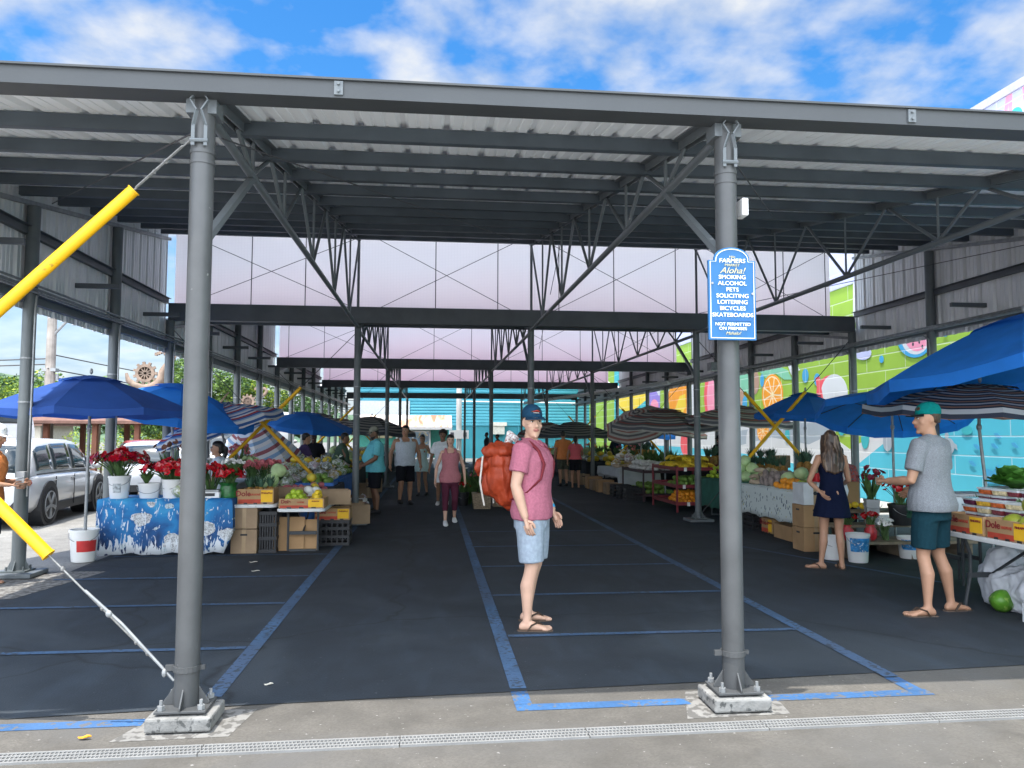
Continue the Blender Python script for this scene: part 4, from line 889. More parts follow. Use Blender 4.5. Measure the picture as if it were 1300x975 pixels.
        for d, w_, h_, cz in ((-.062, .018, .016, .028), (-.05, .028, .028, .034), (-.01, .034, .045, .048), (.05, .038, .036, .038), (.11, .045, .023, .026), (.155, .046, .016, .019), (.178, .04, .012, .015)):
            fr.append([A_ - V((0, 0, .085)) + Rf @ V((math.cos(2 * PI * j / 14) * w_, d, cz + math.sin(2 * PI * j / 14) * h_)) for j in range(14)])
        q.loft(fr)
        # palm
        d = (W - E).normalized(); fwd = V((0, 1, 0)); side = d.cross(V((s, 0, 0))).normalized()
        q.tube([W, W + d * .03, W + d * .075, W + d * .095], [.026 * am, .030 * am, .036 * am, .03 * am], 12, 0, .55)
    # head
    hy, hpit = head; Rh = M.Rotation(hy, 3, 'Z') @ M.Rotation(hpit, 3, 'X'); ho = TL((0, .004, 1.545)); hs_ = 1. if sex == 'm' else .95
    def HD(p): p = V(p); return ho + Rh @ ((p - V((0, .004, 1.545))) * hs_)
    hr = [(1.512, .022, .020, .066), (1.522, .036, .034, .056), (1.545, .050, .055, .040), (1.565, .058, .070, .030), (1.590, .0645, .083, .020), (1.615, .069, .090, .013), (1.645, .073, .093, .008), (1.680, .0745, .095, .003), (1.710, .071, .090, .000), (1.735, .058, .074, -.001), (1.752, .036, .048, -.002), (1.760, .012, .016, -.002)]
    q.loft([ering((0, y, z), rx, ry, 20, HD) for z, rx, ry, y in hr])
    q.tube([HD((0, .095, 1.652)), HD((0, .108, 1.625)), HD((0, .121, 1.604)), HD((0, .104, 1.593))], [.0085, .011, .0145, .011], 8)
    q.ell(HD((0, .086, 1.523)), (.022, .018, .017), 8, 6)
    for s in (1, -1):
        q.ell(HD((s * .076, -.004, 1.628)), (.009, .019, .032), 8, 6, 0, Rh)
        q.ell(HD((s * .028, .088, 1.658)), (.024, .012, .008), 8, 6, 0, Rh)
        q.ell(HD((s * .046, .070, 1.607)), (.020, .018, .018), 8, 6, 0, Rh)
        q.ell(HD((s * .013, .110, 1.602)), (.009, .010, .008), 6, 4, 0, Rh)
    body = remesh(q, vox if vox < .012 else vox, 2)
    # fingers and face details joined to the one body mesh
    for s in (1, -1):
        E, W = el_[s], wr[s]; d = (W - E).normalized()
        inn = V((-s, 0, 0)); inn = (inn - d * inn.dot(d)).normalized(); fw = d.cross(inn) * s
        if fw.y < 0 and abs(d.z) > .5: fw = -fw
        for i, (o_, l_) in enumerate(((.026, .068), (.009, .078), (-.009, .072), (-.026, .056))):
            b0 = W + d * .088 + fw * o_; 
            p1 = b0 + d * l_ * .42 + inn * .006; p2 = p1 + (d * .85 + inn * .5).normalized() * l_ * .34; p3 = p2 + (d * .55 + inn * .8).normalized() * l_ * .28
            body.tube([b0 - d * .03, b0, p1, p2, p3], [.0095 * am, .0095 * am, .0088 * am, .008 * am, .006 * am], 8)
        tb = W + d * .03 + fw * .022; body.tube([tb - fw * .012, tb + fw * .014 + d * .018 + inn * .008, tb + fw * .024 + d * .045 + inn * .016, tb + fw * .022 + d * .068 + inn * .022], [.013 * am, .012 * am, .0105 * am, .007 * am], 8)
        if shoes in ('flip', 'bare'):
            A_ = an[s]; fy = foot[0 if s == 1 else 1]; Rf = M.Rotation(fy, 3, 'Z')
            for i in range(5):
                tx = -s * (-.034 + .017 * i) ; ty = .172 + (.022, .026, .018, .008, -.006)[i if True else 0] ; rr = .012 if i else .016
                o_ = A_ - V((0, 0, .085)); tx2 = s * (-.034 + .0175 * i)
                body.tube([o_ + Rf @ V((tx2, ty - .045, .018)), o_ + Rf @ V((tx2, ty - .012, .017)), o_ + Rf @ V((tx2, ty, .012))], [rr, rr, rr * .6], 8)
        if hat != 'none_face':
            body.ell(HD((s * .0305, .0885, 1.641)), (.0135, .009, .0062), 10, 6, 1, Rh)
            body.ell(HD((s * .0305, .0955, 1.641)), (.0058, .004, .0058), 8, 6, 2, Rh)
            body.tube([HD((s * .014, .099, 1.660)), HD((s * .032, .0985, 1.664)), HD((s * .048, .086, 1.659))], [.0045, .0055, .003], 6, 4)
            body.tube([HD((s * .015, .097, 1.648)), HD((s * .031, .0975, 1.650)), HD((s * .046, .084, 1.645))], [.003, .0035, .002], 6, 4)
    body.tube([HD((-.024, .098, 1.574)), HD((-.01, .107, 1.577)), HD((.01, .107, 1.577)), HD((.024, .098, 1.574))], [.003, .006, .006, .003], 8, 3)
    body.tube([HD((-.021, .098, 1.568)), HD((0, .106, 1.565)), HD((.021, .098, 1.568))], [.003, .0065, .003], 8, 3)
    def put(mb): mb.v = [p * k for p in mb.v]; return mb
    bo = put(body).build('body', [SK[skin_], eye_w, iris_m, lip_m, brow_m], t, smooth=60)
    hv = max(.008, vox * .9)
    # hair
    if hairstyle != 'none':
        q = MB()
        hh = [(1.600, .060, .050, -.045), (1.635, .0765, .070, -.027), (1.668, .079, .084, -.016), (1.695, .0795, .097, -.004), (1.722, .076, .099, -.001), (1.748, .061, .080, -.002), (1.768, .036, .050, -.004), (1.776, .012, .016, -.004)]
        if hairstyle == 'buzz': hh = [(z, rx - .003, ry - .003, y) for z, rx, ry, y in hh]
        if hairstyle == 'afro': hh = [(z + .012, rx * 1.28, ry * 1.25, y - .01) for z, rx, ry, y in hh]
        q.loft([ering((0, y, z), rx, ry, 18, HD) for z, rx, ry, y in hh])
        if hairstyle in ('long', 'pony', 'bun'):
            q.ell(HD((0, -.05, 1.60)), (.07, .055, .07), 12, 8)
        if hairstyle == 'long':
            for s in (-1, -.5, 0, .5, 1): q.tube([HD((s * .062, -.055 + .03 * abs(s), 1.70)), HD((s * .078, -.065 + .045 * abs(s), 1.60)), TL((s * .095, -.10 + .05 * abs(s), 1.46)), TL((s * .10, -.125 + .03 * abs(s), 1.33)), TL((s * .085, -.135, 1.20 + .03 * abs(s)))], [.045, .05, .048, .042, .018], 10)
        if hairstyle == 'pony': q.tube([HD((0, -.09, 1.68)), HD((0, -.14, 1.64)), HD((.02, -.14, 1.54)), HD((.02, -.12, 1.44))], [.028, .036, .034, .012], 10)
        if hairstyle == 'bun': q.ell(HD((0, -.11, 1.70)), (.045, .04, .045), 10, 8)
        h_ = remesh(q, hv, 2, .004 if hairstyle != 'afro' else .010, 45, .25 if hairstyle != 'afro' else 1.)
        put(h_).build('hair', hair_m[hair], t, smooth=60)
    if beard:
        q = MB(); q.loft([ering((0, y, z), rx, ry, 18, HD) for z, rx, ry, y in [(1.506, .026, .024, .066), (1.52, .041, .038, .057), (1.545, .0545, .058, .041), (1.572, .062, .075, .028), (1.585, .0635, .074, .018)]])
        put(remesh(q, hv, 2, .003, 60)).build('beard', hair_m['black'], t, smooth=60)
    # hat
    if hat and hat != 'none_face':
        hm_, hm2, kind = hat
        q = MB()
        q.loft([ering((0, y, z), rx, ry, 20, HD) for z, rx, ry, y in [(1.672, .082, .103, -.002), (1.70, .083, .104, -.003), (1.73, .078, .098, -.006), (1.758, .062, .080, -.008), (1.778, .034, .046, -.008), (1.785, .008, .01, -.008)]])
        c_ = put(remesh(q, hv * .8, 2)).build('cap', hm_, t, smooth=50)
        q = MB(); n_ = 14; tp = []
        for z_ in (.0, -.006):
            row = []
            for j in range(n_ + 1):
                a = PI * j / n_; x_ = math.cos(a) * .078; 
                row.append(HD((x_, .055 + 0 * a, 1.683 + z_ - .3 * (x_ ** 2))))
            for j in range(n_, -1, -1):
                a = PI * j / n_; x_ = math.cos(a) * .080; row.append(HD((x_, .060 + .115 * math.sin(a) ** .6, 1.668 + z_ - 1.2 * x_ ** 2)))
            tp.append(row)
        q.loft(tp); put(q).build('brim', hm2, c_, smooth=50)
        if kind == 'logo':
            q = MB(); q.tube([HD((-.03, .1055, 1.722)), HD((.0, .109, 1.73)), HD((.034, .1045, 1.724))], [.004, .009, .004], 8, 0, .5); put(q).build('emblem', mat('emblem_red', (.6, .05, .04)), c_)
            q = MB(); q.tube([HD((-.02, .1085, 1.712)), HD((.026, .108, 1.713))], [.004, .005], 8, 0, .5); put(q).build('emblem', mat('emblem_white', (.75, .75, .75)), c_)
    # top
    if top:
        kind, m_, hem, slv = top
        q = MB()
        if kind == 'dress':
            rs = []
            for z, rx, ry in ((hem, .235, .215), (hem + .12, .215, .19), (.88, .192, .150), (.98, .170, .128), (1.08, .142, .116), (1.18, .140, .122), (1.28, .158, .142), (1.345, .160, .132)): rs.append(ering((0, .004, z), rx * wide, ry, 26, TL))
            q.loft(rs)
            for s in (1, -1): q.tube([TL((s * .09, .10, 1.32)), TL((s * .105, .02, 1.455)), TL((s * .09, -.085, 1.33))], .011, 6)
        else:
            torso(q, .036 if kind != 'loose' else .042, hem, 1.475 if kind != 'tank' else 1.40, .035 if kind == 'loose' else .012)
            if slv: q.tube([TL((-shw * .8, -.012, 1.425)), TL((0, -.014, 1.452)), TL((shw * .8, -.012, 1.425))], [.062 * am, .070 * am, .062 * am], 14)
            if kind == 'tank':
                for s in (1, -1): q.tube([TL((s * .09 * wide, .10, 1.34)), TL((s * .09 * wide, .06, 1.42)), TL((s * .095 * wide, -.01, 1.468)), TL((s * .09 * wide, -.08, 1.42)), TL((s * .09 * wide, -.10, 1.34))], [.03, .034, .034, .034, .03], 8)
            if sex == 'f':
                for s in (1, -1): q.ell(TL((s * .062, .088, 1.275)), (.066, .06, .064), 12, 8)
            if slv:
                for s in (1, -1):
                    S_, E, W = sh[s], el_[s], wr[s]
                    e_ = S_.lerp(E, min(1, slv)) if slv <= 1 else E.lerp(W, slv - 1)
                    pts = [S_ + V((-s * .09, 0, .018)), S_ + V((-s * .02, 0, .006)), S_.lerp(e_, .5)] + ([E] if slv > 1 else []) + [e_]
                    q.tube(pts, [.070 * am, .082 * am, .074 * am] + ([.058 * am] if slv > 1 else []) + [(.072 if slv <= 1 else .045) * am], 14)
        c_ = remesh(q, vox, 2, .009 if kind != 'dress' else .008, 8, .55)
        so_ = put(c_).build('shirt' if kind != 'dress' else 'dress', m_, t, smooth=60)
        if kind == 'collar':
            q = MB()
            for s in (1, -1): q.tube([TL((s * .012, .095, 1.435)), TL((s * .05, .055, 1.478)), TL((s * .065, -.02, 1.495)), TL((0, -.075, 1.50))], [.012, .016, .017, .017], 8, 0, .6)
            put(q).build('collar', m_, so_, smooth=60)
            q = MB(); q.tube([TL((.0, .128, 1.40)), TL((.0, .142, 1.25)), TL((0, .136, 1.12)), TL((0, .150, .98)), TL((0, .15, hem + .02))], [.008, .012, .012, .012, .010], 6, 0, .4); put(q).build('button_placket', mat('placket_pink', (.30, .10, .15), .9), so_)  # placket in a darker pink than the shirt
        if kind == 'print':
            pass
    if bottom:
        kind, m_, ln = bottom
        q = MB(); torso(q, .026, .785, 1.03)
        for s in (1, -1):
            Hj, K, A_ = hpj[s], kn[s], an[s]
            if ln <= 1: e_ = Hj.lerp(K, ln); pts = [Hj + V((-s * .02, 0, .06)), Hj.lerp(e_, .35), Hj.lerp(e_, .7), e_]; rr = [.095, .106, .100, .095] if kind != 'tight' else [.088, .09, .076, .064]
            else:
                e_ = K.lerp(A_, ln - 1); pts = [Hj + V((-s * .02, 0, .05)), Hj.lerp(K, .4), K, K.lerp(e_, .5) + V((0, -.012, 0)), e_]; rr = [.09, .088, .066, .064, .052] if kind == 'tight' else [.1, .1, .082, .078, .075]
            q.tube(pts, [r * lm_ for r in rr], 16)
        if drop: q.v = q.v
        put(remesh(q, vox, 2, .006, 9, .5)).build('shorts' if ln <= 1 else 'trousers', m_, t, smooth=60)
    for s in (1, -1):
        A_ = an[s]; fy = foot[0 if s == 1 else 1]; Rf = M.Rotation(fy, 3, 'Z'); o_ = A_ - V((0, 0, .085)); 
        outl = [(-.034, -.068), (0, -.08), (.034, -.068), (.041, 0), (.052, .10), (.050, .16), (.03, .20), (-.005, .208), (-.038, .19), (-.05, .14), (-.047, .06), (-.038, 0)]
        if shoes == 'flip':
            q = MB(); q.prism([tuple((Rf @ V((x_ , y_, 0)))[:2]) for x_, y_ in outl], o_ - V((0, 0, .012)), (1, 0, 0), (0, 1, 0), (0, 0, .020)); sm_ = put(q).build('sandal', mat('sandal_brown', (.085, .06, .045), .8), t, bevel=.004)
            q = MB()
            for e in (-1, 1): q.tube([o_ + Rf @ V((-s * .014, .135, .034)), o_ + Rf @ V((e * .022 - s * .006, .085, .066)), o_ + Rf @ V((e * .043, .035, .05)), o_ + Rf @ V((e * .043, .005, .008))], [.009, .012, .011, .009], 8, 0, .5)
            put(q).build('strap', mat('sandal_strap', (.05, .032, .022), .7), sm_, smooth=50)
        elif shoes != 'bare':
            q = MB(); fr = []
            for d, w_, h_, cz in ((-.078, .022, .03, .045), (-.06, .036, .048, .05), (-.01, .041, .058, .058), (.05, .044, .046, .046), (.11, .050, .036, .036), (.165, .050, .028, .030), (.20, .038, .02, .024), (.212, .015, .010, .02)):
                fr.append([o_ + Rf @ V((math.cos(2 * PI * j / 14) * w_, d, max(0.002, cz + math.sin(2 * PI * j / 14) * h_))) for j in range(14)])
            q.loft(fr); ss = put(q).build('shoe', mat('shoe_' + shoes, {'white': (.72, .72, .72), 'black': (.02, .02, .024)}[shoes], .6), t, smooth=50)
    if drop == 0: pass
    tr_ = {'wr': {s: wr[s] * k for s in wr}, 'HD': HD, 'TL': TL, 'k': k, 'root': t, 'el': el_}
    return tr_

pinkc = cloth('rose_linen', (.40, .135, .19), .14, 60); greyb = cloth('pale_denim', (.29, .345, .41), .12, 30); tealc = cloth('dark_teal', (.007, .034, .048)); greyt = cloth('heather_grey', (.20, .215, .235), .22, 120)
navy = cloth('navy', (.005, .009, .030)); blackc = cloth('black', (.012, .013, .018)); maroon = cloth('maroon', (.085, .02, .038)); dustp = cloth('dusty_rose', (.42, .16, .18)); whitet = cloth('white', (.78, .80, .82)); greytank = cloth('light_grey', (.56, .61, .67)); aquat = cloth('aqua', (.16, .55, .62)); mint = cloth('mint', (.58, .74, .72)); orangec = cloth('orange', (.68, .24, .08)); coral = cloth('coral', (.66, .13, .15)); purplec = cloth('purple', (.07, .045, .12)); greenc = cloth('olive', (.06, .10, .07)); navycap = cloth('cap_navy', (.012, .05, .10)); tealcap = cloth('cap_teal', (.0, .15, .14)); blackcap = cloth('cap_black', (.015, .02, .022)); beigecap = cloth('cap_khaki', (.25, .25, .20)); darkshirt = cloth('charcoal', (.025, .035, .045)); flower_sh = mat('print_shirt', (.35, .06, .05), .9, 0, .5, 22, c2=(.10, .12, .14), thr=.5)
# main man
mx, my = .86, 6.50
main = person('man in rose pink shirt and pale blue shorts with navy cap, looking at the camera', (mx, my, 0), -2.02, 1.83, 'fair',
    {'re': (.255, -.055, 1.135), 'rw': (.235, .015, .885), 'le': (-.245, -.02, 1.14), 'lw': (-.225, .10, .905), 'rk': (.118, .03, .485), 'ra': (.150, .0, .085), 'lk': (-.115, -.015, .485), 'la': (-.165, -.10, .085)},
    hair='brown', top=('collar', pinkc, .86, .62), bottom=('loose', greyb, .90), hat=(navycap, navycap, 'logo'), head=(-.90, -.04), lean=-.02, vox=.0085, wide=1.1, foot=(.36, .42))
q = MB(); w_ = main['wr'][-1] / main['k']; d = (main['wr'][-1] - main['el'][-1] * main['k']).normalized(); c_ = main['wr'][-1] - d * .035; q.tube([c_ - d * .014, c_ + d * .014], .036, 16); q.build('wristband', mat('wristband_blue', (.03, .35, .65), .5), main['root'], smooth=40)
# backpack worn by him
bpk = thing('backpack', 'orange hiking backpack on the back of the man in pink', 'backpack', (mx, my, 0), -2.02)
orp = mat('orange_nylon', (.29, .034, .007), .6, 0, .22, 7, .6, 10, coat=.05)
q = MB()
for c, r in (((0, -.27, 1.24), (.165, .15, .20)), ((.0, -.23, 1.10), (.125, .10, .14)), ((0, -.27, 1.38), (.17, .15, .12)), ((-.02, -.34, 1.25), (.13, .13, .15))): q.ell(c, r, 18, 12, 0, None, .16)
b_ = remesh(q, .011, 1, .022, 13, .28); bo = b_.build('bag_body', orp, bpk, smooth=60)
q = MB(); q.ell((0, -.29, 1.465), (.175, .17, .075), 18, 10, 0, None, .35); remesh(q, .011, 1, .018, 14, .6).build('top_lid', orp, bpk, smooth=60)
q = MB(); q.ell((0, -.37, 1.20), (.11, .075, .13), 14, 10, 0, None, .3); remesh(q, .010, 1, .016, 16, .3).build('front_pocket', orp, bpk, smooth=60)
q = MB(); q.ell((.02, -.44, 1.33), (.12, .085, .075), 14, 8, 0, None, .4); remesh(q, .010, 1, .018, 17, .7).build('hood_pocket', orp, bpk, smooth=60)
dst = mat('strap_maroon', (.20, .02, .03), .7)
for s in (1, -1):
    q = MB(); q.tube([(s * .09, -.17, 1.45), (s * .115, -.09, 1.545), (s * .12, .01, 1.545), (s * .135, .095, 1.47), (s * .14, .145, 1.36), (s * .165, .125, 1.24), (s * .205, .02, 1.13), (s * .17, -.14, 1.06)], [.022, .026, .028, .027, .024, .016, .014, .014], 8, 0, .45); q.build('shoulder_strap', dst, bpk, smooth=60)
q = MB(); q.tube([(.0, -.24, 1.50), (.03, -.19, 1.60), (.05, -.13, 1.56)], [.03, .045, .03], 8); q.build('rolled_towel', mat('towel_stripe', (.55, .53, .52), .9, 0, .4, 25, c2=(.3, .08, .08), thr=.55), bpk)
q = MB(); q.tube([(.15, -.40, 1.42), (.16, -.42, 1.2), (.11, -.40, 1.0)], .008, 6); q.tube([(-.15, -.40, 1.42), (-.16, -.42, 1.2), (-.11, -.40, 1.0)], .008, 6); q.build('compression_strap', mat('strap_grey', (.5, .47, .42)), bpk)

# man in grey tee at the right
mr = person('man in heather grey tee, dark teal shorts and teal cap seen from behind at right', (4.54, 6.62, 0), .50, 1.88, 'tan',
    {'re': (.30, .03, 1.13), 'rw': (.20, .22, 1.02), 'le': (-.275, .02, 1.12), 'lw': (-.19, .28, 1.10), 'rk': (.15, .03, .485), 'ra': (.22, -.03, .085), 'lk': (-.10, .03, .485), 'la': (-.14, -.02, .085)},
    hair='brown', top=('loose', greyt, .86, .72), bottom=('loose', tealc, .84), hat=(tealcap, blackcap, ''), head=(.80, -.02), vox=.010, foot=(-1.9, 1.0))
# woman in the navy dress
person('woman in short navy dress with long streaked brown hair, one hand on her hip', (4.84, 8.93, 0), -.20, 1.66, 'tan',
    {'le': (-.31, -.12, 1.11), 'lw': (-.215, -.235, .99), 're': (.23, .04, 1.12), 'rw': (.22, .25, 1.05), 'rk': (.085, .02, .485), 'ra': (.10, -.02, .085), 'lk': (-.10, .02, .485), 'la': (-.15, -.01, .085)},
    'f', 'streak', 'long', top=('dress', navy, .66, 0), head=(-.5, 0), vox=.010, foot=(-.1, 1.2))
# walkers in the aisle
person('woman in dusty pink sleeveless top and maroon leggings walking with white sneakers', (.34, 13.85, 0), PI + .05, 1.60, 'fair',
    {'rk': (.10, .10, .50), 'ra': (.11, .26, .10), 'lk': (-.09, .06, .49), 'la': (-.10, -.20, .115), 'rw': (.29, .02, .88), 'lw': (-.28, .08, .88)}, 'f', 'black', 'pony', top=('tank', dustp, .82, 0), bottom=('tight', maroon, 1.55), shoes='white', vox=.013, head=(.0, .05))
person('young person with dark afro hair in a white tee behind the woman in dusty pink', (.26, 17.7, 0), PI - .1, 1.70, 'brown', {'rw': (.30, .06, .88)}, 'm', 'black', 'afro', top=('tee', whitet, .86, .7), bottom=('loose', whitet, .9), shoes='white', vox=.015)
person('tall man in light grey tank top and black shorts walking down the aisle', (-.60, 17.9, 0), PI + .25, 1.80, 'tan', {'rk': (.11, .13, .50), 'ra': (.12, .02, .11), 'lk': (-.11, .03, .485), 'la': (-.13, -.06, .085), 're': (.32, -.03, 1.14), 'rw': (.34, .03, .90), 'le': (-.32, -.03, 1.14), 'lw': (-.34, .04, .90)}, 'm', 'black', 'short', top=('tank', greytank, .86, 0), bottom=('loose', blackc, .95), shoes='black', head=(-.6, .05), vox=.014, wide=1.18, belly=.02)
person('woman in short mint dress with a raised hand, behind the man in the tank top', (-.24, 20.4, 0), PI - .2, 1.60, 'tan', {'le': (-.25, .12, 1.22), 'lw': (-.14, .22, 1.45), 'rk': (.09, .02, .485), 'ra': (.05, .16, .1), 'lk': (-.09, .0, .485), 'la': (-.12, -.12, .09)}, 'f', 'black', 'bun', top=('dress', mint, .70, 0), shoes='black', vox=.015)
person('heavy man in aqua tee, black shorts and khaki cap looking down at the left stall', (-1.14, 15.95, 0), PI / 2 + .25, 1.75, 'brown', {'re': (.30, .05, 1.12), 'rw': (.18, .26, 1.0), 'le': (-.30, .05, 1.12), 'lw': (-.2, .28, .98)}, 'm', 'black', 'buzz', top=('loose', aquat, .84, .8), bottom=('loose', blackc, .92), hat=(beigecap, beigecap, ''), shoes='black', head=(.1, -.3), vox=.013, wide=1.22, belly=.06, beard=True)
person('shopper in orange tee browsing the far right stalls', (4.12, 23.9, 0), .15, 1.71, 'tan', None, 'm', 'black', 'buzz', top=('tee', orangec, .86, .6), bottom=('loose', mat('camo_shorts', (.06, .07, .05), .9, 0, .6, 14), .85), shoes='black', vox=.017, head=(-.4, 0), wide=1.12)
person('shopper in coral top and black shorts beside the one in orange', (4.38, 23.2, 0), -.25, 1.58, 'tan', {'re': (.24, .08, 1.13), 'rw': (.18, .3, 1.08)}, 'f', 'black', 'pony', top=('tee', coral, .95, .45), bottom=('loose', blackc, .75), shoes='flip', vox=.016, wide=1.1)
person('dark clothed figure standing near the turquoise building', (2.9, 40.5, 0), PI / 2, 1.72, 'dark', None, 'm', 'black', 'buzz', top=('tee', darkshirt, .8, 1.5), bottom=('loose', blackc, 1.8), shoes='black', vox=.022)
person('distant shopper in dark cap just left of the orange backpack', (3.30, 38.5, 0), 1.2, 1.62, 'brown', None, 'm', 'black', 'buzz', top=('tee', darkshirt, .86, .6), bottom=('loose', blackc, .9), hat=(blackcap, blackcap, ''), shoes='black', vox=.024)
person('second distant shopper in dark cap above the orange backpack', (3.85, 38.0, 0), -1.3, 1.66, 'brown', None, 'm', 'black', 'buzz', top=('tee', darkshirt, .86, .6), bottom=('loose', blackc, .9), hat=(blackcap, blackcap, ''), shoes='black', vox=.024)
# people behind the left stalls
person('vendor in grey tee with dark hair seated behind the red flowers', (-3.28, 12.5, 0), 1.75, 1.62, 'tan', {'rk': (.12, .40, .55), 'ra': (.12, .38, .085), 'lk': (-.12, .40, .55), 'la': (-.12, .38, .085), 're': (.2, .1, 1.1), 'rw': (.15, .3, 1.05), 'le': (-.2, .1, 1.1), 'lw': (-.15, .3, 1.05)}, 'f', 'black', 'pony', top=('tee', greytank, .86, .6), bottom=('loose', blackc, 1.5), shoes='black', drop=.14, lean=.10, vox=.014, wide=1.1)
person('person in purple tee with short dark hair leaning over the left stall', (-2.78, 17.0, 0), -1.2, 1.62, 'tan', {'re': (.2, .16, 1.15), 'rw': (.12, .38, 1.08), 'le': (-.2, .16, 1.15), 'lw': (-.12, .38, 1.08)}, 'm', 'black', 'short', top=('tee', purplec, .86, .6), bottom=('loose', blackc, 1.8), shoes='black', lean=.15, vox=.016)
person('figure in dark clothes standing behind the person in purple', (-2.86, 19.2, 0), PI, 1.64, 'dark', None, 'm', 'black', 'buzz', top=('tee', blackc, .86, .7), bottom=('loose', blackc, 1.8), shoes='black', vox=.018)
person('vendor in olive top bending over the bagged fruit near the left aisle post', (-2.2, 18.2, 0), -1.4, 1.66, 'brown', {'re': (.2, .2, 1.15), 'rw': (.12, .4, 1.0), 'le': (-.2, .2, 1.15), 'lw': (-.12, .4, 1.0)}, 'm', 'black', 'short', top=('tee', greenc, .86, 1.6), bottom=('loose', blackc, 1.8), shoes='black', lean=.35, vox=.018)
person('person in orange tee and white cap holding a phone at the left edge', (-4.69, 8.75, 0), -PI / 2 + .1, 1.70, 'tan', {'re': (.24, .02, 1.12), 'rw': (.14, .27, 1.10), 'le': (-.24, .05, 1.12), 'lw': (-.1, .3, 1.12)}, 'f', 'black', 'short', top=('tee', orangec, .86, .55), bottom=('loose', navy, .9), hat=(whitet, whitet, ''), shoes='flip', lean=.05, head=(0, -.3), vox=.012)
ph = MB(); ph.box((0, 0, 0), (.075, .15, .010)); tag(ph.build('mobile_phone', white_pl, None, bevel=.004, loc=(-4.35, 8.66, 1.13)), 'white mobile phone held by the person in orange at the left edge', 'phone')
# people behind the right stalls
person('seated vendor in dark cap and red printed shirt behind the flower bench', (6.0, 10.9, 0), PI - .3, 1.66, 'brown', {'rk': (.12, .35, .55), 'ra': (.12, .33, .085), 'lk': (-.12, .35, .55), 'la': (-.12, .33, .085), 're': (.24, .1, 1.1), 'rw': (.12, .3, 1.1), 'le': (-.24, .1, 1.1), 'lw': (-.12, .3, 1.1)}, 'm', 'black', 'short', top=('loose', flower_sh, .86, .7), bottom=('loose', blackc, 1.5), hat=(blackcap, blackcap, ''), shoes='black', drop=.24, lean=.1, head=(0, -.35), vox=.013, wide=1.2)
person('dark haired vendor standing behind the pineapples on the maroon rack', (7.9, 20.5, 0), PI / 2 + .5, 1.60, 'dark', None, 'm', 'black', 'short', top=('tee', blackc, .86, .7), bottom=('loose', blackc, 1.8), hat=(blackcap, blackcap, ''), shoes='black', vox=.018)
person('vendor in dark top behind the far right stalls under the dark striped umbrella', (6.6, 27.2, 0), PI / 2 + .6, 1.64, 'brown', None, 'm', 'black', 'short', top=('tee', darkshirt, .86, .7), bottom=('loose', blackc, 1.8), hat=(blackcap, blackcap, ''), shoes='black', vox=.020)
for x, y, lb in ((-3.28, 12.5, 'grey seated left vendor'), (6.0, 10.9, 'seated vendor in the printed shirt')):
    st_ = thing('stool', 'plain wooden stool under the ' + lb, 'stool', (x, y, 0)); q = MB(); q.box((0, 0, .50 if x > 0 else .60), (.36, .36, .04)); q.build('seat', wood_m, st_)
    for ax, ay in ((1, 1), (-1, 1), (1, -1), (-1, -1)): q = MB(); q.bar((ax * .15, ay * .15, .48 if x > 0 else .58), (ax * .17, ay * .17, 0), .035, .035); q.build('leg', wood_m, st_)
# ---------------------------------------------------------------- umbrellas
def stripe_mat(name, cols, n, lining=(.45, .46, .48)):
    """stripes run parallel to the hem: uv.v = distance from the crown"""
    m, N, L, b = nodes_of(name, .85); uv = N.new('ShaderNodeUVMap'); s = N.new('ShaderNodeSeparateXYZ'); L.new(uv.outputs[0], s.inputs[0])
    fr = math_of(N, L, 'FRACT', math_of(N, L, 'MULTIPLY', s.outputs[1], n))
    k = len(cols); c = ramp(N, L, fr, [(i / k, cols[i]) for i in range(k)], 'CONSTANT')
    L.new(c, b.inputs['Base Color']); tr = N.new('ShaderNodeBsdfTranslucent'); L.new(c, tr.inputs[0]); ms = N.new('ShaderNodeMixShader'); ms.inputs[0].default_value = .42
    L.new(b.outputs[0], ms.inputs[1]); L.new(tr.outputs[0], ms.inputs[2]); L.new(ms.outputs[0], N['Material Output'].inputs[0]); return m
u_navy = mat('umbrella_navy', (.03, .10, .38), .75, 0, .12, 3, .1, 14, trans=.40); u_blue = mat('umbrella_blue', (.02, .20, .66), .75, 0, .12, 3, .15, 9, trans=.40); u_deep = mat('umbrella_deep_blue', (.016, .15, .52), .75, 0, .1, 3, .1, 14, trans=.40)
lining = mat('umbrella_lining', (.42, .44, .47), .8, 0, .1, 3)
W_, B_, R_ = (.68, .68, .70), (.05, .13, .36), (.42, .05, .05)
u_rwb = stripe_mat('umbrella_red_white_blue', [W_, B_, W_, R_, B_, (.30, .45, .62)], 4)
u_bw = stripe_mat('umbrella_blue_white', [W_, (.22, .36, .56), W_, (.50, .60, .72), (.30, .10, .12)], 4)
u_grey = stripe_mat('umbrella_grey_stripe', [(.17, .17, .18), (.50, .48, .46), (.14, .145, .16), (.56, .53, .50), (.16, .16, .17), (.34, .12, .11)], 3.3)
u_org = stripe_mat('umbrella_rust_stripe', [(.55, .56, .58), (.05, .06, .09), (.40, .20, .13), (.05, .06, .09)], 6)
u_dark = stripe_mat('umbrella_dark_stripe', [(.10, .11, .13), (.40, .39, .38)], 7)
u_pale = stripe_mat('umbrella_pale_stripe', [(.62, .58, .55), (.18, .17, .18), (.55, .52, .50), (.42, .18, .16)], 4)
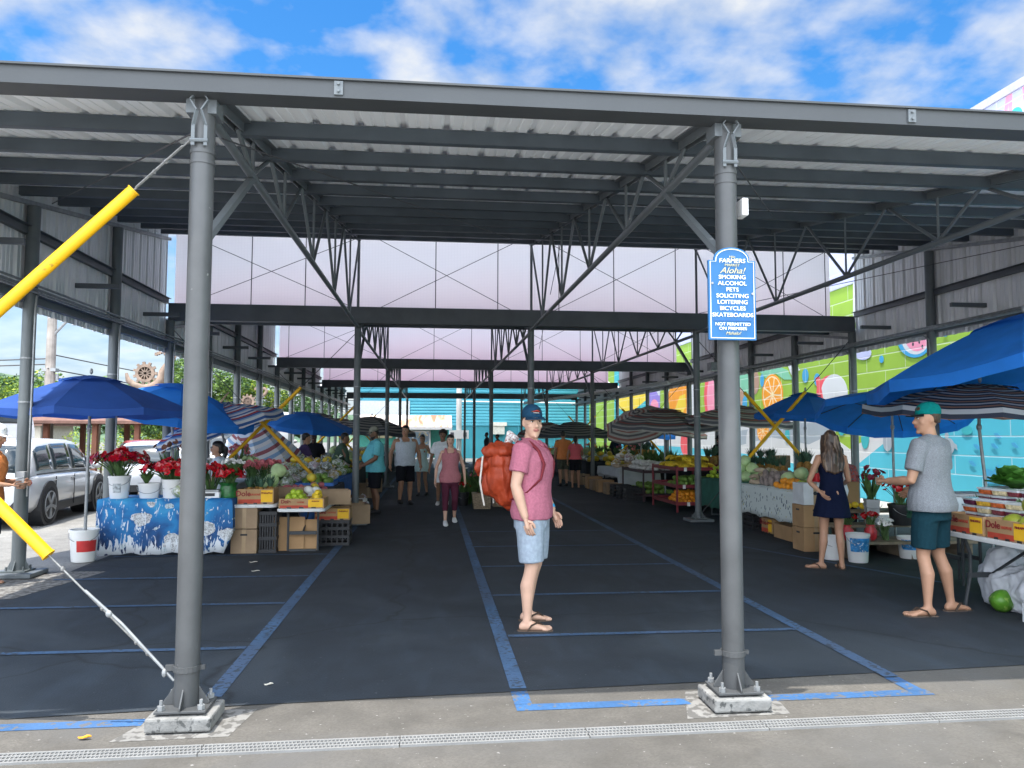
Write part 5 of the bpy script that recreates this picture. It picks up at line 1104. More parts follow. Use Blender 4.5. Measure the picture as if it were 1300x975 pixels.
def umbrella(label, x, y, ze, zt, r, m_, tilt=(0, 0), n=8, val=.12, pole=None, rot=.2, group=None, text=None, base=True, vm=None):
    """ze hem height, zt crown height; tilt (about x, about y) about the crown"""
    t = thing('parasol', label, 'umbrella', (x, y, 0), 0, group)
    h = zt - ze; Tm = M.Translation((0, 0, ze)) @ M.Rotation(tilt[0], 4, 'X') @ M.Rotation(tilt[1], 4, 'Y')
    def P_(u, v, dz=0): # u angle index (float), v 0..1
        i = math.floor(u); f = u - i; a0 = rot + 2 * PI * i / n; a1 = rot + 2 * PI * (i + 1) / n
        p = V((math.cos(a0), math.sin(a0), 0)).lerp(V((math.cos(a1), math.sin(a1), 0)), f)
        sag = (.05 * math.sin(PI * f)) * v; z = h * (1 - v ** 1.35) - sag * r * .6
        return V((p.x * r * v * (1 - .0 * sag), p.y * r * v, z + dz))
    q = MB(); q.T = Tm; uv = []; SU, SV = 4, 7; nu = n * SU
    for j in range(SV + 1):
        v = .03 + .97 * j / SV
        for i in range(nu + 1): q.v.append(Tm @ P_(i / SU, v)); uv.append((i / SU, v))
    vz = len(q.v)
    for i in range(nu + 1): # valance
        p = P_(i / SU, 1.0); f = (i / SU) % 1; d = val * (1 - .12 * abs(math.sin(2 * PI * f)))
        q.v.append(Tm @ V((p.x * 1.005, p.y * 1.005, p.z - d))); uv.append((i / SU, 1.0 + d / r))
    for j in range(SV + 1):
        for i in range(nu): a = j * (nu + 1) + i; q.f.append([a, a + 1, a + nu + 2, a + nu + 1]); q.m.append(0)
    q.uv = uv; c = q.build('canopy', m_, t, smooth=25)
    q = MB(); q.T = Tm; uv = []
    for j in range(3):
        v = .02 + .30 * j / 2
        for i in range(nu + 1): p = P_(i / SU, v); q.v.append(Tm @ (p + V((0, 0, .012 + .02 * j * math.sin(PI * ((i / SU) % 1))))))
    for j in range(2):
        for i in range(nu): a = j * (nu + 1) + i; q.f.append([a, a + 1, a + nu + 2, a + nu + 1]); q.m.append(0)
    q.uv = [(i / SU, .02 + .15 * j) for j in range(3) for i in range(nu + 1)]; q.build('vent', m_, c, smooth=25)
    for i in range(n):
        q = MB(); q.T = Tm; pts = [P_(i, v, -.02) for v in (.05, .35, .65, .97)]; q.tube(pts, .007, 5); hub = V((0, 0, h * .25 - .1)); q.tube([hub, P_(i, .5, -.025)], .006, 5); q.build('rib', cable_dk, t)
    q = MB(); top = Tm @ V((0, 0, h - .02)); mid = Tm @ V((0, 0, -.25)); px, py = pole if pole else (0, 0)
    q.tube([top, mid, V((px, py, .0 if base else .25))], .019, 10); q.ell(Tm @ V((0, 0, h + .06)), (.022, .022, .04), 8, 6); q.ell(mid, (.032, .032, .05), 8, 6); q.build('pole', galv, t, smooth=40)
    if text:
        for s_, sz, v_, sh_ in text:
            a = rot + 2 * PI * 5.0 / n
    return t
umbrella('navy blue market umbrella standing in the white and red bucket at left', -4.35, 10.32, 1.92, 2.34, 1.20, u_navy, rot=.1, val=.09)
umbrella('bright blue umbrella tilted behind the navy one at left', -4.15, 13.0, 1.95, 2.42, 1.25, u_blue, (.05, .18), rot=.35)
umbrella('red, white and blue striped umbrella tilted low beside the left front column', -3.55, 13.4, 1.72, 2.12, 1.05, u_rwb, (.05, -.30), rot=.2)
umbrella('half closed blue and white striped umbrella leaning between the left posts', -3.40, 16.4, 1.05, 2.15, .72, u_bw, (.42, -.30), rot=.1, pole=(.1, .1), val=.06)
umbrella('smaller half closed striped umbrella behind the leaning one at left', -4.05, 17.6, 1.2, 2.05, .6, u_bw, (.2, .35), rot=.3, pole=(-.1, .1), val=.06)
umbrella('grey blue umbrella over the left stalls behind the yellow cross brace', -3.1, 19.5, 1.83, 2.15, 1.15, u_deep, (.08, .1), rot=.3)
umbrella('dark blue umbrella further down the left stalls', -3.2, 22.0, 1.85, 2.2, 1.2, u_dark, (-.05, .1))
umbrella('wide dark striped umbrella left of the man in the tank top', -1.95, 25.2, 1.72, 2.18, 1.55, u_dark, (.0, .05), rot=.4)
umbrella('grey striped umbrella near the far end of the left stalls', -3.4, 29.0, 1.8, 2.2, 1.3, u_grey)
umbrella('plain dark umbrella at the last left stall', -2.2, 33.0, 1.8, 2.2, 1.3, u_deep)
umbrella('huge bright blue umbrella hanging over the right edge of the photo', 6.55, 7.7, 2.36, 2.95, 1.75, u_blue, (-.10, -.10), rot=.02, val=.13, pole=(.3, .2))
umbrella('rust, grey and navy striped umbrella under the huge blue one', 6.75, 8.85, 1.96, 2.24, 1.32, u_org, (.05, .02), rot=.3, pole=(-.25, -.5))
umbrella('blue umbrella tilted up behind the man in the grey tee', 7.15, 11.3, 1.98, 2.32, 1.15, u_blue, (-.22, .14), rot=.1)
umbrella('blue market umbrella above the pineapple shelf at right', 7.35, 14.5, 2.00, 2.46, .97, u_deep, (0, .03), rot=.5, val=.08)
umbrella('wide grey striped umbrella over the right maroon racks', 5.7, 18.4, 1.88, 2.26, 1.35, u_grey, (.06, 0), rot=.1)
umbrella('second grey striped umbrella just behind the right front column', 7.1, 17.2, 1.95, 2.30, 1.25, u_grey, (.04, .05), rot=.3)
umbrella('pale striped umbrella tilted toward the aisle at right', 5.75, 20.9, 1.95, 2.3, 1.0, u_pale, (.42, -.35), rot=.2)
umbrella('small pale striped umbrella beyond the tilted one at right', 7.2, 22.5, 1.9, 2.2, 1.1, u_pale, (.2, .2), rot=.2)
umbrella('dark striped umbrella over the far right stalls', 5.1, 27.2, 1.68, 2.08, 1.45, u_dark, (.04, .0), rot=.3)
umbrella('blue umbrella at the far right behind the tilted striped ones', 7.4, 26.5, 1.75, 2.15, 1.2, u_blue, (.1, .1))
umbrella('far striped umbrella at the end of the right stalls', 4.9, 33.0, 1.75, 2.15, 1.3, u_grey, (.1, -.1))
# writing on the navy umbrella and a tag on the big blue one
# ---------------------------------------------------------------- tables
plast = mat('table_top_plastic', (.60, .61, .61), .5, 0, .07, 6, c2=(.45, .44, .42), thr=.66)
legm = mat('table_leg_steel', (.035, .04, .045), .5)
def fold_table(label, x0, x1, y0, y1, z, name='folding_table', group=None, top=plast, curved=False, rz=0.):
    cx_, cy_ = (x0 + x1) / 2, (y0 + y1) / 2
    t = thing(name, label, 'table', (cx_, cy_, 0), rz, group); w_, d_ = (x1 - x0), (y1 - y0)
    q = MB(); r = .09; pts = []
    for sx, sy, a0 in ((1, 1, 0), (-1, 1, 1), (-1, -1, 2), (1, -1, 3)):
        for k in range(6): a = (a0 + k / 5) * PI / 2; pts.append((sx * (w_ / 2 - r) + r * math.cos(a), sy * (d_ / 2 - r) + r * math.sin(a)))
    q.prism(pts, (0, 0, z - .045), (1, 0, 0), (0, 1, 0), (0, 0, .045)); q.build('tabletop', top, t, bevel=.008)
    lx = d_ > w_
    for e in (-1, 1):
        for s in (-1, 1):
            q = MB()
            if lx: a = (s * (w_ / 2 - .12), e * (d_ / 2 - .25)); q.tube([(a[0], a[1], z - .05), (a[0] * .8, a[1], z * .72), (a[0] * .8, a[1], z * .45), (a[0] * 1.05, a[1], .01)], .017, 8) if curved else q.tube([(a[0], a[1], z - .05), (a[0], a[1], .01)], .016, 8)
            else: a = (e * (w_ / 2 - .25), s * (d_ / 2 - .12)); q.tube([(a[0], a[1], z - .05), (a[0], a[1], .01)], .016, 8)
            q.build('leg', legm, t, smooth=40)
        q = MB()
        if lx: q.bar((-(w_ / 2 - .14), e * (d_ / 2 - .25), z * .42), ((w_ / 2 - .14), e * (d_ / 2 - .25), z * .42), .03, .045); q.bar((-(w_ / 2 - .14), e * (d_ / 2 - .25), .02), ((w_ / 2 - .14), e * (d_ / 2 - .25), .02), .03, .03) if not curved else None; q.bar((0, e * (d_ / 2 - .25), z * .42), (0, e * (d_ / 2 - .8), z - .06), .02, .02)
        else: q.bar((e * (w_ / 2 - .25), -(d_ / 2 - .14), z * .42), (e * (w_ / 2 - .25), (d_ / 2 - .14), z * .42), .03, .045)
        q.build('crossbar', legm, t)
    return t
def cloth_over(label, x0, x1, y0, y1, z, drops, m_, fold=.02, name='tablecloth', cat='tablecloth', group=None):
    """cloth lying on a table and hanging to heights drops = (front -y, right +x, back +y, left -x)"""
    t = thing(name, label, cat, ((x0 + x1) / 2, (y0 + y1) / 2, 0), 0, group); w_, d_ = x1 - x0, y1 - y0
    per = []; n = 26
    c = [(-w_ / 2, -d_ / 2), (w_ / 2, -d_ / 2), (w_ / 2, d_ / 2), (-w_ / 2, d_ / 2)]
    for e in range(4):
        a, b_ = c[e], c[(e + 1) % 4]; nr = ((0, -1), (1, 0), (0, 1), (-1, 0))[e]
        for k in range(n): u = k / n; per.append((a[0] + (b_[0] - a[0]) * u, a[1] + (b_[1] - a[1]) * u, nr, e, u))
    q = MB(); k_ = len(per); rows = []
    for v in (0, .08, .3, .55, .8, 1.0):
        row = []
        for i, (x, y, nr, e, u) in enumerate(per):
            dz = drops[e]; lowest = z + .006 - (z + .006 - dz) * v
            ph_ = math.sin(u * 19 + e * 2.1) * .6 + math.sin(u * 41 + e) * .4
            o = .008 + fold * v * (1 + ph_) + (.012 if v > 0 else 0)
            row.append((x + nr[0] * o, y + nr[1] * o, lowest - (.02 * ph_ * v if v == 1 else 0)))
        rows.append(row)
    q.loft(rows, cap=False); q.add([(x * 1.0, y * 1.0, z + .006) for x, y, *_ in per], [tuple(range(k_))])
    o = q.build('cloth', m_, t, smooth=50); s = o.modifiers.new('thick', 'SOLIDIFY'); s.thickness = .003
    return t
ocean, N, L, b = nodes_of('ocean_print', .75); ob_ = N.new('ShaderNodeTexCoord').outputs['Object']; sp_ = N.new('ShaderNodeSeparateXYZ'); L.new(ob_, sp_.inputs[0])
a = ramp(N, L, math_of(N, L, 'ADD', math_of(N, L, 'MULTIPLY', noise_of(N, L, ob_, 3.2, 6, .7), .75), math_of(N, L, 'MULTIPLY', sp_.outputs[2], .4)), [(.36, (.003, .02, .08)), (.52, (.006, .085, .26)), (.66, (.012, .19, .45)), (.85, (.06, .36, .60))])
flat = N.new('ShaderNodeMapping'); flat.inputs['Scale'].default_value = (1, .02, 1); L.new(ob_, flat.inputs['Vector']); fo = flat.outputs[0]
def vor(scale, thr, pick, tint, stretch=(1, 1, 1)):
    global a
    mp = N.new('ShaderNodeMapping'); mp.inputs['Scale'].default_value = stretch; L.new(fo, mp.inputs['Vector']); dn = N.new('ShaderNodeMixRGB'); dn.inputs[0].default_value = .12; L.new(mp.outputs[0], dn.inputs[1]); nz = N.new('ShaderNodeTexNoise'); nz.inputs['Scale'].default_value = 7; L.new(fo, nz.inputs['Vector']); L.new(nz.outputs['Color'], dn.inputs[2])
    v = N.new('ShaderNodeTexVoronoi'); v.inputs['Scale'].default_value = scale; v.inputs['Randomness'].default_value = .85; L.new(dn.outputs[0], v.inputs['Vector'])
    se = N.new('ShaderNodeSeparateColor'); L.new(v.outputs['Color'], se.inputs[0])
    hit = math_of(N, L, 'MULTIPLY', math_of(N, L, 'LESS_THAN', v.outputs['Distance'], thr), math_of(N, L, 'GREATER_THAN', se.outputs[0], pick))
    det = ramp(N, L, noise_of(N, L, fo, 34, 5, 1.5), [(.42, tuple(x * .45 for x in tint)), (.55, tint)])
    a = mixc(N, L, hit, a, det)
vor(3.1, .36, .42, (.58, .60, .62), (1, 1, 1.5)); vor(6.5, .27, .6, (.45, .56, .62), (1, 1, 1.3))
cmap = N.new('ShaderNodeMapping'); cmap.inputs['Scale'].default_value = (1.9, .02, .55); L.new(ob_, cmap.inputs['Vector'])
cz = math_of(N, L, 'SUBTRACT', 1., math_of(N, L, 'MULTIPLY', sp_.outputs[2], 3.2), True)
cr = math_of(N, L, 'ADD', noise_of(N, L, cmap.outputs[0], 9, 6, 1.6), math_of(N, L, 'MULTIPLY', cz, .22))
a = mixc(N, L, ramp(N, L, cr, [(.60, (0, 0, 0)), (.64, (1, 1, 1))]), a, (.60, .64, .68))
L.new(a, b.inputs['Base Color'])
floral, N, L, b = nodes_of('leaf_print_cloth', .8); fo = N.new('ShaderNodeTexCoord').outputs['Object']; a = mixc(N, L, .0, (.62, .68, .66), (.6, .6, .6))
vor(15, .30, .35, (.12, .20, .24), (1, 1.6, .8)); vor(17, .22, .55, (.55, .52, .10), (1, 1.2, 1.2)); L.new(a, b.inputs['Base Color'])
# ---------------------------------------------------------------- small goods
def bucket(label, x, y, z, r, h, m_=white_pl, name='bucket', group=None, lab=None, cat='bucket', square=False):
    t = thing(name, label, cat, (x, y, z), U(-.3, .3), group); q = MB()
    n = 4 if square else 24
    q.lathe([(r * .80, 0), (r * .84, .01), (r, h - .03), (r * 1.05, h - .03), (r * 1.05, h), (r * .97, h), (r * .95, h - .05), (r * .8, .03), (.001, .03)], n)
    if square: R_ = M.Rotation(PI / 4, 4, 'Z'); q.v = [R_ @ p for p in q.v]
    q.build('pail', m_, t, smooth=40 if not square else 20, bevel=.006 if square else 0)
    q = MB(); q.tube([(r * 1.04 * math.cos(a), -r * .25 + r * 1.06 * -abs(math.sin(a)) * .6, h - .05 - .6 * r * math.sin(a)) for a in [PI * k / 10 for k in range(11)]], .004, 5); q.build('handle', galv, t)
    if lab:
        q = MB(); a0, a1, z0, z1 = lab[:4]; n_ = 10
        R = lambda z: (r * .84 + (r * .16) * z / h) + .003
        rows = [[(math.cos(a0 + (a1 - a0) * i / n_) * R(zz_), math.sin(a0 + (a1 - a0) * i / n_) * R(zz_), zz_) for i in range(n_ + 1)] for zz_ in (z0, z1)]
        q.add(rows[0] + rows[1], [(i, i + 1, n_ + 2 + i, n_ + 1 + i) for i in range(n_)]); lo_ = q.build('label', lab[4], t); s_ = lo_.modifiers.new('s', 'SOLIDIFY'); s_.thickness = .002
    return t
def carton(label, x, y, z, w_, d_, h, m_=card, rz=0., name='cardboard_box', open_=False, group=None, slot=True, text=None, cat='box'):
    t = thing(name, label, cat, (x, y, z), rz, group)
    q = MB()
    if open_:
        for c, s in (((0, -d_ / 2 + .004, h / 2), (w_, .008, h)), ((0, d_ / 2 - .004, h / 2), (w_, .008, h)), ((-w_ / 2 + .004, 0, h / 2), (.008, d_ - .016, h)), ((w_ / 2 - .004, 0, h / 2), (.008, d_ - .016, h)), ((0, 0, .005), (w_ - .02, d_ - .02, .008))): q.box(c, s)
    else: q.box((0, 0, h / 2), (w_, d_, h))
    q.build('carton', m_, t, bevel=.004)
    if not open_:
        q = MB(); q.box((0, -d_ / 2 - .001, h * .5), (.05, .002, h * .98)); q.box((0, 0, h + .001), (.05, d_, .002)); q.build('packing_tape', mat('packing_tape', (.33, .23, .13), .35), t)
        if slot: q = MB(); q.box((0, -d_ / 2 - .0015, h * .78), (.09, .003, .025)); q.box((-w_ / 2 - .0015, 0, h * .78), (.003, .09, .025)); q.build('hand_hole', black_pl, t)
    return t
dole_r = mat('print_red', (.42, .055, .03), .7, 0, .15, 9); dole_y = mat('print_yellow', (.75, .43, .02), .7, 0, .1, 9); dole_k = mat('print_dark_red', (.20, .02, .02), .7)
def fruit_box(label, x, y, z, w_, d_, h, rz=0., group=None):
    """printed pineapple carton, printed face on local -y"""
    t = carton(label, x, y, z, w_, d_, h, card, rz, 'fruit_carton', True, group); f = -d_ / 2 - .002
    q = MB(); q.box((-w_ * .16, f, h * .17), (w_ * .62, .003, h * .28)); q.build('printed_band', dole_r, t)
    q = MB(); q.box((w_ * .31, f, h * .52), (w_ * .32, .003, h * .80)); q.build('printed_panel', dole_y, t)
    lettering('Dole', h * .50, dole_k, t, (-w_ * .34, f - .001, h * .68), bold=.002)
    lettering('PINEAPPLE', h * .16, dole_k, t, (w_ * .31, f - .003, h * .72), bold=.001)
    lettering('HAWAII', h * .2, dole_r, t, (-w_ * .02, f - .001, h * .62), bold=.001)
    q = MB()
    for k in (-1, 0, 1): q.box((k * w_ * .27, f - .001, .008), (w_ * .1, .004, .02))
    q.build('vent_hole', black_pl, t); return t
def proto(fn, *a):
    q = MB(); fn(q, *a); return q
fr_m = {'orange': mat('orange_peel', (.80, .31, .02), .4, 0, .12, 30, .15, 160), 'lemon': mat('lemon_peel', (.75, .52, .03), .4, 0, .15, 12), 'lime': mat('lime_peel', (.32, .44, .03), .4, 0, .25, 10, c2=(.5, .42, .05), thr=.6), 'mango': mat('mango_peel', (.15, .26, .045), .4, 0, .3, 9, c2=(.35, .14, .04), thr=.62), 'papaya': mat('papaya_peel', (.52, .42, .04), .4, 0, .3, 8, c2=(.72, .36, .03), thr=.56),
    'banana': mat('banana_peel', (.72, .50, .03), .5, 0, .2, 14, c2=(.18, .2, .03), thr=.62), 'cabbage': mat('cabbage_leaf', (.50, .64, .32), .55, 0, .25, 9, .4, 12), 'taro': mat('taro_skin', (.27, .22, .20), .85, 0, .45, 14, .5, 22), 'sweet_potato': mat('pale_root', (.46, .36, .26), .8, 0, .3, 10, .3, 20), 'pine': mat('pineapple_skin', (.30, .155, .035), .7, 0, .4, 26, .8, 34), 'pomelo': mat('pomelo_peel', (.24, .27, .03), .4, 0, .15, 12, .1, 80), 'melon': mat('melon_rind', (.08, .22, .02), .35, 0, .3, 9, c2=(.20, .34, .06), thr=.58), 'white': mat('white_net', (.66, .66, .63), .7, 0, .25, 12), 'lettuce': mat('lettuce_leaf', (.07, .22, .03), .5, 0, .45, 9, .4, 14, trans=.2), 'herb': mat('herb_leaf', (.15, .22, .15), .6, 0, .4, 9, trans=.25), 'pinkf': mat('pink_fruit', (.45, .12, .14), .5, 0, .4, 9)}
bag_m, N, L, b = nodes_of('plastic_bag', .32); o_ = N.new('ShaderNodeTexCoord').outputs['Object']
oi = N.new('ShaderNodeObjectInfo'); tint = ramp(N, L, oi.outputs['Random'], [(0., (.28, .34, .14)), (.2, (.55, .52, .42)), (.4, (.16, .19, .15)), (.5, (.50, .38, .18)), (.7, (.36, .24, .27)), (.85, (.18, .28, .07))], 'CONSTANT')
L.new(mixc(N, L, ramp(N, L, noise_of(N, L, o_, 17, 5, 1.2), [(.44, (0, 0, 0)), (.60, (1, 1, 1))]), tint, (.72, .74, .75)), b.inputs['Base Color']); b.inputs['Coat Weight'].default_value = .5
bp = N.new('ShaderNodeBump'); bp.inputs['Strength'].default_value = .7; bp.inputs['Distance'].default_value = .02; L.new(noise_of(N, L, o_, 22, 6, 1), bp.inputs['Height']); L.new(bp.outputs[0], b.inputs['Normal'])
def mk_bag(q):
    q.ell((0, 0, .06), (.105, .09, .07), 14, 8, 0, None, .30); q.tube([(0, 0, .10), (.012, .008, .145), (.02, .01, .165)], [.035, .016, .012], 7)
    for s in (-1, 1): q.add([(.015, .01, .155), (.02 + s * .055, .02 + .03 * s, .21), (.02 + s * .075, .01 - .02 * s, .185), (.02 + s * .03, .0, .16)], [(0, 1, 2, 3)])
def mk_banana(q):
    for k in range(6):
        a = (k - 2.5) * .28; d = V((math.sin(a), math.cos(a) * .3, 0)); q.tube([(d.x * .02, -.06, .07), (d.x * .05, -.02, .075), (d.x * .09, .04, .06), (d.x * .11, .085, .025), (d.x * .115, .10, .0)], [.006, .017, .020, .016, .006], 7)
def mk_pine(q): q.ell((0, 0, .105), (.068, .068, .11), 14, 10)
def mk_crown(q):
    for k in range(26):
        a = k * 2.4; l = U(.12, .22); o = U(.25, .85) * (1 - k / 60); d = V((math.cos(a) * o, math.sin(a) * o, 1)).normalized(); s = V((-math.sin(a), math.cos(a), 0)) * .013; p = V((math.cos(a) * .015, math.sin(a) * .015, .20)); p2 = p + d * l * .6 ; p3 = p + d * l + V((math.cos(a), math.sin(a), -.3)) * .03 * o
        q.add([p - s, p + s, p2 + s * .8, p2 - s * .8, p3], [(0, 1, 2, 3), (3, 2, 4)])
PROTO = {}
def kind_proto(kind):
    if kind in PROTO: return PROTO[kind]
    q = MB()
    if kind == 'bag': mk_bag(q); me = [(q.mesh(), bag_m)]
    elif kind == 'banana': mk_banana(q); me = [(q.mesh(), fr_m['banana'])]
    else:
        r = {'orange': (.042, .042, .040), 'lemon': (.042, .034, .034), 'lime': (.040, .036, .035), 'mango': (.062, .046, .044), 'papaya': (.085, .055, .052), 'cabbage': (.095, .09, .08), 'taro': (.055, .05, .075), 'sweet_potato': (.085, .036, .036), 'pomelo': (.085, .085, .078), 'white': (.07, .05, .045), 'pinkf': (.05, .04, .04), 'melon': (.125, .105, .11)}[kind]
        q.ell((0, 0, r[2]), r, 14, 9, 0, None, .10 if kind not in ('orange', 'lemon') else .03); me = [(q.mesh(), fr_m[kind])]
    m0 = me[0][0]; m0.materials.append(me[0][1]); m0.polygons.foreach_set('use_smooth', [True] * len(m0.polygons)); PROTO[kind] = m0; return m0
NM = {'orange': ('orange', 'fruit'), 'lemon': ('lemon', 'fruit'), 'lime': ('lime', 'fruit'), 'mango': ('mango', 'fruit'), 'papaya': ('papaya', 'fruit'), 'banana': ('banana_bunch', 'bananas'), 'cabbage': ('cabbage', 'cabbage'), 'taro': ('taro_root', 'root vegetable'), 'sweet_potato': ('pale_root', 'root vegetable'), 'pomelo': ('pomelo', 'fruit'), 'white': ('wrapped_fruit', 'fruit'), 'pinkf': ('pink_fruit', 'fruit'), 'bag': ('produce_bag', 'produce bag'), 'melon': ('melon', 'melon')}
def one(kind, label, x, y, z, rz=0., s=1., group=None, tilt=0.):
    o = bpy.data.objects.new(NM[kind][0], kind_proto(kind)); COL.objects.link(o); o.location = (x, y, z); o.rotation_euler = (U(-tilt, tilt), U(-tilt, tilt), rz); o.scale = (s, s, s)
    return tag(o, label, NM[kind][1], group)
def pile(kind, label, group, x0, x1, y0, y1, z, step, s=1., layers=2, lift=None, skip=0.):
    lift = lift or step * .72
    for l in range(layers):
        nx_ = max(1, int((x1 - x0) / step) - l); ny_ = max(1, int((y1 - y0) / step) - l)
        for i in range(nx_):
            for j in range(ny_):
                if RND() < skip: continue
                x = (x0 + x1) / 2 + (i - (nx_ - 1) / 2) * step + U(-.18, .18) * step; y = (y0 + y1) / 2 + (j - (ny_ - 1) / 2) * step + U(-.18, .18) * step
                one(kind, label, x, y, z + l * lift + U(0, .012), U(0, 6.28), s * U(.88, 1.12), group, .45 if kind not in ('bag', 'banana') else .22)
PINE = None
def pineapple(label, x, y, z, s=1., group=None):
    global PINE
    if PINE is None:
        q = MB(); mk_pine(q); o = q.build('pineapple', fr_m['pine'], None, smooth=60); q = MB(); mk_crown(q); q.build('leaf_crown', mat('pineapple_leaf', (.05, .11, .07), .5, 0, .4, 12), o); PINE = o; c = o
    else: c = copy_tree(PINE)
    c.location = (x, y, z); c.rotation_euler = (U(-.1, .1), U(-.1, .1), U(0, 6)); c.scale = (s, s, s * U(.95, 1.1)); return tag(c, label, 'pineapple', group)
fl_red = mat('anthurium_red', (.42, .006, .012), .25, 0, .3, 6, spec=.6); fl_pink = mat('flower_pink', (.62, .16, .18), .5, 0, .4, 10); fl_white = mat('orchid_white', (.75, .74, .72), .5, 0, .12, 8); stem_m = mat('flower_stem', (.07, .14, .04), .6, 0, .4, 9)
def bouquet(label, x, y, z, r, h, n, m_, leafy=10, s=.045, name='flower_bunch', group=None, spread=1.0):
    t = thing(name, label, 'flowers', (x, y, z), 0, group); q = MB(); b_ = MB()
    for k in range(n):
        a = U(0, 2 * PI); rr = r * math.sqrt(RND()) * spread; hh = h * U(.78, 1.02) - .25 * rr; tip = V((math.cos(a) * rr, math.sin(a) * rr, hh)); q.tube([(math.cos(a) * .05, math.sin(a) * .05, 0), (tip.x * .5, tip.y * .5, hh * .6), tip], .004, 4)
        nrm = V((math.cos(a) * U(.2, 1), math.sin(a) * U(.2, 1), U(.2, .9))).normalized(); u_ = nrm.orthogonal().normalized(); v_ = nrm.cross(u_); ss = s * U(.8, 1.25)
        pts = [tip + u_ * (ss * 1.15), tip + u_ * ss * .5 + v_ * ss * .75 + nrm * .008, tip - u_ * ss * .35 + v_ * ss * .85 + nrm * .014, tip - u_ * ss * .65 + v_ * ss * .3 + nrm * .01, tip - u_ * ss * .65 - v_ * ss * .3 + nrm * .01, tip - u_ * ss * .35 - v_ * ss * .85 + nrm * .014, tip + u_ * ss * .5 - v_ * ss * .75 + nrm * .008]
        o = len(b_.v); b_.add(pts + [tip - nrm * .012], [(i, (i + 1) % 7, 7) for i in range(7)])
    for k in range(leafy):
        a = U(0, 2 * PI); l = h * U(.55, 1.1); d = V((math.cos(a) * U(.2, .8), math.sin(a) * U(.2, .8), 1)).normalized(); sd = V((-math.sin(a), math.cos(a), 0)) * .018; q.add([-sd, sd, d * l * .6 + sd * 1.3, d * l * .6 - sd * 1.3, d * l], [(0, 1, 2, 3), (3, 2, 4)])
    q.build('stems', stem_m, t)
    if b_.v: b_.build('blooms', m_, t)
    return t

def mixed_table(name, x0, x1, y0, y1, z, kinds, seg=.8):
    """a display table divided into heaps of different produce"""
    y = y0; k = 0
    while y < y1 - .2:
        kd = kinds[k % len(kinds)]; ye = min(y1, y + seg); st = {'bag': .24, 'papaya': .19, 'orange': .115, 'mango': .135, 'cabbage': .2, 'lime': .11, 'sweet_potato': .15, 'pinkf': .115, 'banana': .22, 'taro': .14, 'lemon': .11, 'white': .15}[kd]; far = 1 + max(0, y0 - 14) * .03
        pile(kd, '%s heaped on the %s' % (NM[kd][0].replace('_', ' '), name), '%s heaps on the %s' % (NM[kd][0].replace('_', ' '), name), x0, x1, y + .03, ye - .03, z, st * far, 1.15 * far, (3 if kd != 'bag' else 2) if y0 < 24 else (2 if kd != 'bag' else 1), skip=.06); y = ye; k += 1
# ---------------------------------------------------------------- left stalls
fold_table('white folding table hidden under the blue ocean print cloth', -4.32, -2.66, 10.62, 11.35, .735)
cloth_over('blue cloth with white fish and coral print over the front left table', -4.33, -2.65, 10.61, 11.36, .737, (.035, .30, .4, .35), ocean, .012)
redlab = mat('bucket_label_red', (.48, .03, .03), .5); greylab = mat('bucket_label_grey', (.40, .43, .44), .5, 0, .5, 30)
bucket('white bucket with a red label standing on the asphalt as umbrella foot', -4.35, 10.30, 0, .165, .40, lab=(-1.9, -.3, .13, .27, redlab))
bucket('tall white pail holding the left bunch of red anthuriums', -4.14, 10.80, .745, .135, .30, lab=(-1.9, -1.1, .08, .2, greylab))
bouquet('large bunch of red anthuriums in the tall white pail', -4.14, 10.80, .98, .36, .42, 85, fl_red, 16, .06)
bucket('low white tub on the ocean print table', -3.76, 10.82, .745, .14, .20)
bouquet('grey green foliage sprig in the low white tub', -3.80, 10.82, .93, .13, .20, 0, fl_red, 60)
bucket('mid height white pail beside the left front column', -3.46, 10.80, .745, .13, .25)
bouquet('wide bunch of dark red anthuriums in the mid height pail', -3.46, 10.80, .95, .40, .32, 100, fl_red, 22, .055)
bouquet('red anthuriums partly behind the left front column', -3.0, 10.95, .75, .24, .46, 40, fl_red, 8, .055)
bouquet('tall brown leaf stems behind the red anthuriums', -3.55, 11.15, .80, .28, .70, 14, mat('bract_brown', (.16, .06, .04), .6), 26)
one('bag', 'clear plastic bag beside the mid height white pail', -3.26, 10.72, .745, .3, 1.5)
scl = thing('weighing_scale', 'small white weighing scale on the ocean print table', 'scale', (-2.95, 10.78, .745)); q = MB(); q.box((0, 0, .045), (.28, .22, .08)); q.build('case', white_pl, scl, bevel=.008); q = MB(); q.box((0, 0, .10), (.26, .22, .02)); q.build('pan', galv, scl); q = MB(); q.box((0, -.113, .05), (.16, .006, .04)); q.build('display', black_pl, scl)
pot = thing('wrapped_pot', 'flower pot wrapped in dark green foil beside the pineapple carton', 'flower pot', (-2.74, 10.84, .745)); q = MB(); q.lathe([(.12, 0), (.125, .02), (.10, .16), (.135, .20), (.125, .20), (.09, .15), (.001, .15)], 18); q.build('foil', green_pl, pot, smooth=40)
bouquet('red and white orchids in the green foil pot', -2.74, 10.84, .90, .20, .24, 36, fl_red, 6, .05); bouquet('white orchid sprays above the green foil pot', -2.70, 10.9, 1.05, .15, .22, 24, fl_white, 4, .03)
fold_table('white folding table carrying the pineapple carton', -2.68, -2.08, 10.72, 12.5, .655)
fruit_box('printed pineapple carton beside the green foil pot', -2.37, 10.98, .657, .48, .36, .20)
for k, (dx, dy) in enumerate(((-.12, -.06), (.04, -.08), (.15, -.04), (-.05, .08), (.12, .09), (-.16, .07))): pineapple('pineapple with grey green leaves in the printed carton on the left table', -2.36 + dx, 10.98 + dy, .70, .85, 'pineapples in the left carton')
